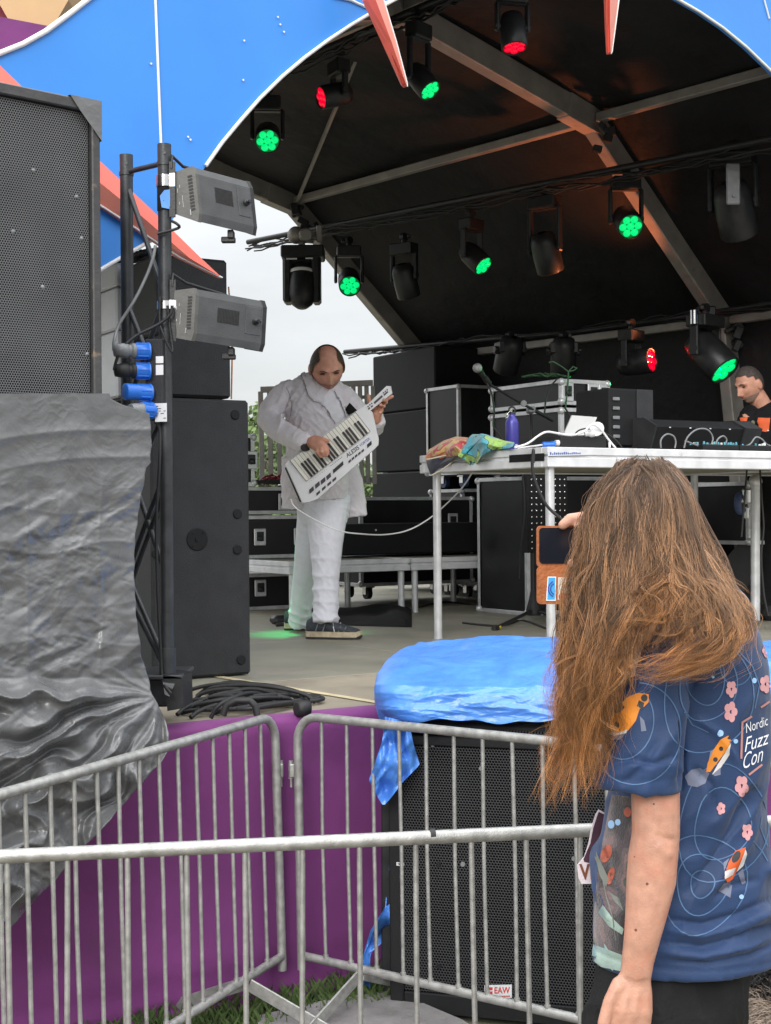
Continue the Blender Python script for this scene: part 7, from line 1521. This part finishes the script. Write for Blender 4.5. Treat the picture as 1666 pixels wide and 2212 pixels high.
# lettering on the back
def ptext(mb, s, a, b, c):
    """a: lower left px, b: lower right px, c: upper left px"""
    v, f = text_geo(s, -.004, .12); mb.add([hit(sv, a[0] + (b[0] - a[0]) * x + (c[0] - a[0]) * y, a[1] + (b[1] - a[1]) * x + (c[1] - a[1]) * y, .002) for x, y, _ in v], f)
m = MB(); ptext(m, 'Nordic', CB(1492, 205), CB(1640, 150), CB(1485, 140)); ptext(m, 'Fuzz', CB(1482, 335), CB(1640, 280), CB(1490, 235)); ptext(m, 'Con', CB(1468, 455), CB(1600, 395), CB(1478, 345)); m.build('lettering', MT['whitetxt'], shirt, fix=False)
print_on('label_frame', pm('rose_frame', (.42, .20, .18), .6, 0, .1), (), [[CB(1530, 90), CB(1465, 130), CB(1458, 380)], [CB(1590, 30), CB(1650, -10)], [CB(1510, 490), CB(1600, 420)]], 4.5, .002)
# black trousers
m = MB(); limb(m, [(1470, 2000, .10, 130, 110), (1458, 2060, .10, 150, 120), (1425, 2230, .05, 168, 130), (1415, 2600, .05, 140, 110), (1420, 3000, .07, 105, 90)], WD, 30, ends=False); limb(m, [(1520, 2040, .2, 80, 100), (1525, 2300, .24, 88, 110), (1535, 3000, .26, 85, 90)], WD, 30, ends=False)
me = fuse(m, .009, 3); folds(me, 6, [(.012, (40, 20, 4), 1.5, None), (.008, (70, 20, 14), 2, None)]); place(me, 'trousers', MT['blackcloth'], wo)
for x, y, d in ((1395, 3040, .03), (1540, 3030, .25)):
    m = MB(); p = P(x, y, WD + d); p.z = .05; m.box(p + Vector((-.05, .05, 0)), (.27, .10, .1), Matrix.Rotation(R(-40), 3, 'Z'), .035); m.build('shoe', MT['rubber'], wo)
# ------------------------------------------------------------------ hair
GD = [
 [(1366, 1012, .05), (1308, 1060, .03), (1282, 1130, .02), (1268, 1210, .0), (1258, 1300, -.02), (1240, 1400, -.04), (1225, 1500, -.05)],
 [(1372, 1008, -.0), (1318, 1050, -.04), (1290, 1135, -.05), (1274, 1235, -.055), (1243, 1345, -.065), (1230, 1470, -.075), (1216, 1590, -.08), (1196, 1690, -.08), (1168, 1752, -.07)],
 [(1368, 1015, -.02), (1315, 1060, -.07), (1290, 1150, -.09), (1282, 1260, -.10), (1264, 1380, -.11), (1247, 1500, -.11), (1234, 1610, -.10), (1214, 1715, -.09)],
 [(1374, 1020, -.03), (1340, 1075, -.085), (1322, 1170, -.11), (1315, 1290, -.13), (1298, 1410, -.14), (1276, 1520, -.13), (1262, 1630, -.12), (1244, 1735, -.10)],
 [(1380, 1024, -.04), (1366, 1090, -.095), (1356, 1190, -.12), (1342, 1305, -.15), (1308, 1415, -.16), (1286, 1520, -.15), (1284, 1630, -.13), (1275, 1745, -.11)],
 [(1390, 1026, -.04), (1394, 1100, -.10), (1393, 1200, -.13), (1380, 1295, -.16), (1338, 1385, -.17), (1302, 1472, -.165), (1300, 1580, -.15), (1288, 1705, -.12)],
 [(1398, 1024, -.04), (1422, 1092, -.095), (1430, 1190, -.13), (1428, 1260, -.16), (1416, 1320, -.18), (1396, 1375, -.19)],
 [(1405, 1020, -.03), (1436, 1082, -.085), (1450, 1180, -.12), (1478, 1270, -.165), (1492, 1330, -.19), (1484, 1385, -.205), (1448, 1418, -.215), (1395, 1440, -.21)],
 [(1410, 1015, -.02), (1453, 1072, -.065), (1474, 1165, -.10), (1504, 1255, -.145), (1550, 1330, -.185), (1542, 1390, -.205), (1490, 1430, -.215), (1420, 1456, -.22), (1345, 1452, -.205)],
 [(1412, 1010, -.0), (1464, 1066, -.035), (1493, 1160, -.07), (1530, 1246, -.115), (1572, 1308, -.155), (1580, 1365, -.185), (1562, 1415, -.21), (1490, 1447, -.22), (1415, 1472, -.22), (1325, 1462, -.2)],
 [(1405, 1006, .03), (1462, 1052, .02), (1502, 1145, -.005), (1544, 1236, -.06), (1590, 1298, -.11), (1604, 1350, -.145), (1590, 1400, -.18), (1545, 1432, -.20)],
]
def guide(i, K):
    g_ = np.array(GD[i]); s = np.linspace(0, len(g_) - 1, K); x = np.arange(len(g_))
    def cr(col):
        o = []
        for q in s:
            a = int(min(q, len(g_) - 2)); t = q - a; p0, p1, p2, p3 = col[max(a - 1, 0)], col[a], col[a + 1], col[min(a + 2, len(g_) - 1)]
            o.append(.5 * (2 * p1 + (p2 - p0) * t + (2 * p0 - 5 * p1 + 4 * p2 - p3) * t * t + (3 * p1 - p0 - 3 * p2 + p3) * t ** 3))
        return np.array(o)
    return np.stack([cr(g_[:, k_]) for k_ in range(3)], 1)
KH = 34
GI = [guide(i, KH) for i in range(len(GD))]
m = MB(); HB = MB()
for i in range(1, len(GD) - 1):
    g_ = GI[i][::3]; nn = len(g_); HB_pts = [(x + (8 if x < 1330 else -8 if x > 1450 else 0), y + (14 if j < 3 else 0), z + .03, (30 if j > 1 else 20) * (1 - .66 * (j / nn) ** 2), 18 * (1 - .55 * (j / nn) ** 2)) for j, (x, y, z) in enumerate(g_)]
    limb(HB, HB_pts[(3 if 2 < i < 8 else 0):(-2 if i < 5 else -5)], WD, 12)
me = fuse(HB, .006, 3)
hm, ht, hb_ = newmat('long_hair'); at_ = ht.nodes.new('ShaderNodeAttribute'); at_.attribute_name = 'tint'; ht.links.new(at_.outputs['Color'], hb_.inputs['Base Color']); hb_.inputs['Roughness'].default_value = .42; hb_.inputs['Specular IOR Level'].default_value = .45; hb_.inputs['Subsurface Weight'].default_value = 0
hairbase = place(me, 'hair', pm('hair_underlayer', (.06, .034, .02), .7, 0, .5, 40, .8, 90, stretch=(3, 3, .5)), wo)  # darker than the strands, paints shade into the gaps between locks
rh = np.random.default_rng(42)
MR = np.array(M3)
def strands(ncl, per, spread, width, length=(.72, 1.0), fly=0.0, amp=(4, 13), frq=(1.6, 3.8)):
    AL = []; TN = []; s = np.linspace(0, 1, KH)[:, None]; s0 = s[:, 0]
    for c in range(ncl):
        gi = rh.uniform(0, len(GD) - 1.001); a = int(gi); f = gi - a
        base = GI[a] * (1 - f) + GI[a + 1] * f
        cl = rh.uniform(*length)
        if 6.4 < gi < 9.3 and rh.random() < .6: cl = rh.uniform(.42, .70)
        ph, ph2, ph3 = rh.uniform(0, 6.28, 3); fq = rh.uniform(*frq); am = rh.uniform(*amp); gr = (.12 + s0) ** 1.1 * np.clip(s0 * 5, 0, 1)
        chirp = s0 ** rh.uniform(.9, 1.5)
        off = np.stack([am * np.sin(chirp * fq * 6.28 + ph) * gr, am * .7 * np.cos(chirp * fq * 6.28 + ph2) * gr, .010 * np.sin(chirp * fq * 6.28 + ph3) * gr - .014 * rh.random()], 1)
        off[:, 0] += rh.normal(0, 13) * np.sin(3.14 * s0 ** .6) + rh.normal(0, 13 + 26 * fly) * s0 ** 1.5 + rh.normal(0, 13) * (1 - s0) ** 6; off[:, 1] += rh.normal(0, 11 + 14 * fly) * s0 + rh.normal(0, 7) * (1 - s0) ** 6 - 5 * (1 - s0) ** 5
        off[:, 2] -= fly * rh.uniform(0, .03) * s0
        u_ = rh.random(); tone = rh.uniform(.28, .85) if u_ < .45 else (rh.uniform(1.0, 1.6) if u_ < .85 else rh.uniform(1.6, 2.3))
        spc = spread * rh.uniform(.5, 1.7); sg_ = -1 if gi < 4.9 else 1
        for q in range(per):
            L_ = cl * rh.uniform(.86, 1.0); st = np.linspace(0, L_ * (KH - 1), KH); lo_ = np.floor(st).astype(int).clip(0, KH - 2); fr_ = (st - lo_)[:, None]
            pt = (base + off); pt = pt[lo_] * (1 - fr_) + pt[lo_ + 1] * fr_
            sp = spc * (.55 + .6 * np.abs(np.sin(s0 * 4 + ph)) + .5 * s0); e = rh.normal(0, 1, 3)
            pt = pt + np.stack([e[0] * sp + 2.6 * np.sin(s0 * rh.uniform(8, 26) + rh.uniform(0, 6)) * s0 * (1 + 2 * fly), e[1] * sp * .6 + 1.5 * np.sin(s0 * rh.uniform(8, 26)) * s0, e[2] * .004 * (.3 + s0)], 1)
            pt[:, 0] += sg_ * 15 * np.exp(-((pt[:, 1] - 1055) / 42) ** 2) * np.exp(-((pt[:, 0] - 1388) / 45) ** 2)
            AL.append(pt); t_ = s0 * L_; tn = tone * rh.uniform(.75, 1.3)
            root = np.array([.125, .073, .043]); mid = np.array([.26, .135, .062]); tip = np.array([.43, .195, .068])
            colr = np.where(t_[:, None] < .5, root + (mid - root) * (t_[:, None] / .5), mid + (tip - mid) * ((t_[:, None] - .5) / .5)) * tn
            TN.append(colr)
    A = np.array(AL); T = np.array(TN); n_ = len(A)
    d = WD + A[..., 2]; v = np.stack([(A[..., 0] - CX) / F, -(A[..., 1] - CY) / F, -np.ones_like(d)], -1) @ MR.T; W = v * d[..., None]; W[..., 2] += H
    tan = np.gradient(W, axis=1); tan /= np.linalg.norm(tan, axis=-1, keepdims=True) + 1e-9; sd = np.cross(tan, np.array([0, 1, 0.])); sd /= np.linalg.norm(sd, axis=-1, keepdims=True) + 1e-9; up = np.cross(tan, sd)
    r_ = (width * np.interp(np.linspace(0, 1, KH), [0, .1, .7, 1], [.6, 1, .9, .15]))[None, :, None]
    ring = np.stack([W + sd * r_, W + (-.5 * sd + .866 * up) * r_, W + (-.5 * sd - .866 * up) * r_], 2)
    V = ring.reshape(-1, 3); base = np.arange(n_ * KH * 3).reshape(n_, KH, 3); Q4 = []
    for k_ in range(3):
        a, b = base[:, :-1, k_], base[:, :-1, (k_ + 1) % 3]; c, e = base[:, 1:, (k_ + 1) % 3], base[:, 1:, k_]; Q4.append(np.stack([a, b, c, e], -1).reshape(-1, 4))
    return V, np.concatenate(Q4), np.repeat(T[:, :, None, :], 3, 2).reshape(-1, 3)
def bigmesh(name, V, Q4, T):
    me = bpy.data.meshes.new(name); me.vertices.add(len(V)); me.vertices.foreach_set('co', V.ravel()); me.loops.add(Q4.size); me.loops.foreach_set('vertex_index', Q4.ravel().astype(np.int32)); me.polygons.add(len(Q4)); me.polygons.foreach_set('loop_start', np.arange(0, Q4.size, 4, dtype=np.int32)); me.polygons.foreach_set('use_smooth', np.ones(len(Q4), bool)); me.update(calc_edges=True)
    ca = me.color_attributes.new('tint', 'FLOAT_COLOR', 'POINT'); ca.data.foreach_set('color', np.concatenate([T, np.ones((len(T), 1))], 1).ravel()); return me
sets = [strands(520, 17, 3.6, .00052, (.72, 1.0), .1, (7, 20), (1.8, 4.6)), strands(260, 10, 2.4, .0005, (.55, 1.0), .4, (14, 30), (2.4, 5.5)), strands(150, 8, 2.2, .0005, (.6, 1.0), .7, (20, 42), (2, 4.5)), strands(150, 4, 8.0, .00038, (.4, 1.0), 1.0, (8, 24), (2, 6))]
V = np.concatenate([q[0] for q in sets]); T = np.concatenate([q[2] for q in sets]); o_ = 0; Q4 = []
for q in sets: Q4.append(q[1] + o_); o_ += len(q[0])
Q4 = np.concatenate(Q4)
me = bigmesh('hair_strands', V, Q4, T); o = place(me, 'hair_strands', hm, hairbase)
# ------------------------------------------------------------------ phone in its wallet case
ph = thing('phone', 'phone in an open tan leather wallet case held up sideways to film', 'phone', P(1220, 1220, PH))
def rrect(x0, y0, x1, y1, r_, d, n=5):
    o = []
    for cx_, cy_, a0 in ((x1 - r_, y0 + r_, -90), (x1 - r_, y1 - r_, 0), (x0 + r_, y1 - r_, 90), (x0 + r_, y0 + r_, 180)):
        for i in range(n + 1): a = R(a0 + 90 * i / n); o.append((cx_ + r_ * math.cos(a), cy_ + r_ * math.sin(a)))
    return [P(x, y, d) for x, y in o]
m = MB(); m.prism(rrect(1160, 1136, 1335, 1226, 9, PH), (0, .014, 0)); m.prism(rrect(1160, 1224, 1335, 1305, 9, PH - .002), (0, .009, 0)); m.build('wallet_case', MT['leather'], ph)
m = MB(); m.prism(rrect(1165, 1140, 1330, 1217, 8, PH - .004), (0, .004, 0)); m.build('screen', MT['screen'], ph)
CP = crop(2000, 1800, 1072)
def card(pts, mat, name, d=PH - .004): mm = MB(); mm.prism([P(*CP(x, y), d) for x, y in pts], (0, .001, 0)); return mm.build(name, mat, ph)
card([(283, 772), (335, 772), (333, 923), (273, 922)], MT['whitep'], 'card'); card([(288, 778), (330, 778), (327, 915), (280, 914)], pm('blue_card', (.05, .35, .72), .4, 0, .05), 'card_print', PH - .0045)
m = MB()
for r_ in (34, 48): m.tube([P(*CP(335 - r_ * math.cos(a), 848 + r_ * 1.05 * math.sin(a)), PH - .0052) for a in np.linspace(-1.15, 1.15, 12)], .0014, 5)
m.build('card_rings', MT['bluetxt'], ph)
card([(348, 776), (398, 776), (398, 918), (345, 915)], pm('cream_card', (.62, .57, .5), .5, 0, .05), 'card'); m = MB(); m.lathe([(0, 0), (.009, 0)], P(*CP(376, 897), PH - .0046), (0, -1, 0), 16, caps=False); m.build('red_dot', pm('red_print', (.6, .03, .03), .5, 0, .05), ph)
card([(413, 782), (462, 782), (462, 915), (415, 918)], pm('grey_card', (.28, .26, .34), .4, 0, .3, 60), 'card')
# ------------------------------------------------------------------ convention badge hanging in front
bd = thing('badge', 'dark maroon badge with white outline hanging in front of the koi t-shirt', 'badge', P(1275, 1840, 2.9))
o1 = [CB(*q) for q in ((490, 730), (545, 760), (560, 800), (560, 1235), (370, 1235), (350, 1190), (343, 1110), (375, 1070), (392, 1050), (420, 960), (440, 850), (470, 760))]
cxy = (470, 1000)
m = MB(); m.prism([P(x, y, 2.905) for x, y in o1], (0, .004, 0)); m.build('white_border', MT['shoulder'], bd)
inn = [CB(*q) for q in ((490, 744), (548, 772), (548, 1085), (440, 1096), (390, 1085), (385, 1068), (432, 960), (452, 855), (478, 775))]
m = MB(); m.prism([P(x, y, 2.9035) for x, y in inn], (0, .001, 0)); m.build('maroon_panel', pm('maroon_print', (.05, .015, .03), .5, 0, .2, 40, 0), bd)
m = MB(); put_text(m, 'VIO', P(*CB(362, 1208), 2.9025), P(*CB(540, 1205), 2.9025) - P(*CB(362, 1205), 2.9025), P(*CB(355, 1095), 2.9025) - P(*CB(362, 1205), 2.9025), .03); m.build('lettering', pm('brown_letters', (.16, .05, .02), .5, 0, .1), bd)
cable('lanyard', [P(x, y, 2.9) for x, y in (CB(545, 765), CB(565, 690), CB(580, 620), (1310, 1650), (1330, 1560))], .003, MT['aluw'], 'thin lanyard cord running up from the badge under the hair', 'lanyard')
# ------------------------------------------------------------------ furry tail at the lower right corner
ft = thing('furry_tail', 'fluffy black and beige costume tail at the lower right corner', 'costume tail', P(1650, 2170, 3.3))
m = MB(); m.ell(P(1660, 2110, 3.35), (.12, 0, 0), (0, .1, 0), (0, 0, .09)); m.ell(P(1665, 2210, 3.3), (.10, 0, 0), (0, .1, 0), (0, 0, .10)); m.build('core', MT['blackcloth'], ft)
def fur(cx_, cy_, d, rx, rz_, n_, mat, name, ln):
    mb = MB(); r_ = np.random.default_rng(n_)
    for q in range(n_):
        v = r_.normal(0, 1, 3); v /= np.linalg.norm(v); v[1] = -abs(v[1]); p = P(cx_, cy_, d) + Vector((v[0] * rx, v[1] * .1, v[2] * rz_)); dr = (Vector(v) * .6 + Vector((r_.normal(0, .3) - .25, r_.normal(0, .3), r_.normal(0, .3) - .55))).normalized() * ln * r_.uniform(.6, 1.2); s_ = dr.orthogonal().normalized() * .0011
        mb.add([p - s_, p + s_, p + dr * .6 + s_ * .7 + Vector((0, 0, .004)), p + dr, p + dr * .6 - s_ * .7 + Vector((0, 0, .004))], [[0, 1, 2, 3, 4]])
    return mb.build(name, mat, ft, fix=False)
fur(1660, 2110, 3.35, .115, .085, 5000, MT['rubber'], 'black_fur', .05); fur(1668, 2215, 3.28, .10, .085, 5000, pm('beige_fur', (.30, .235, .185), .8, 0, .4, 50, 0), 'beige_fur', .06)
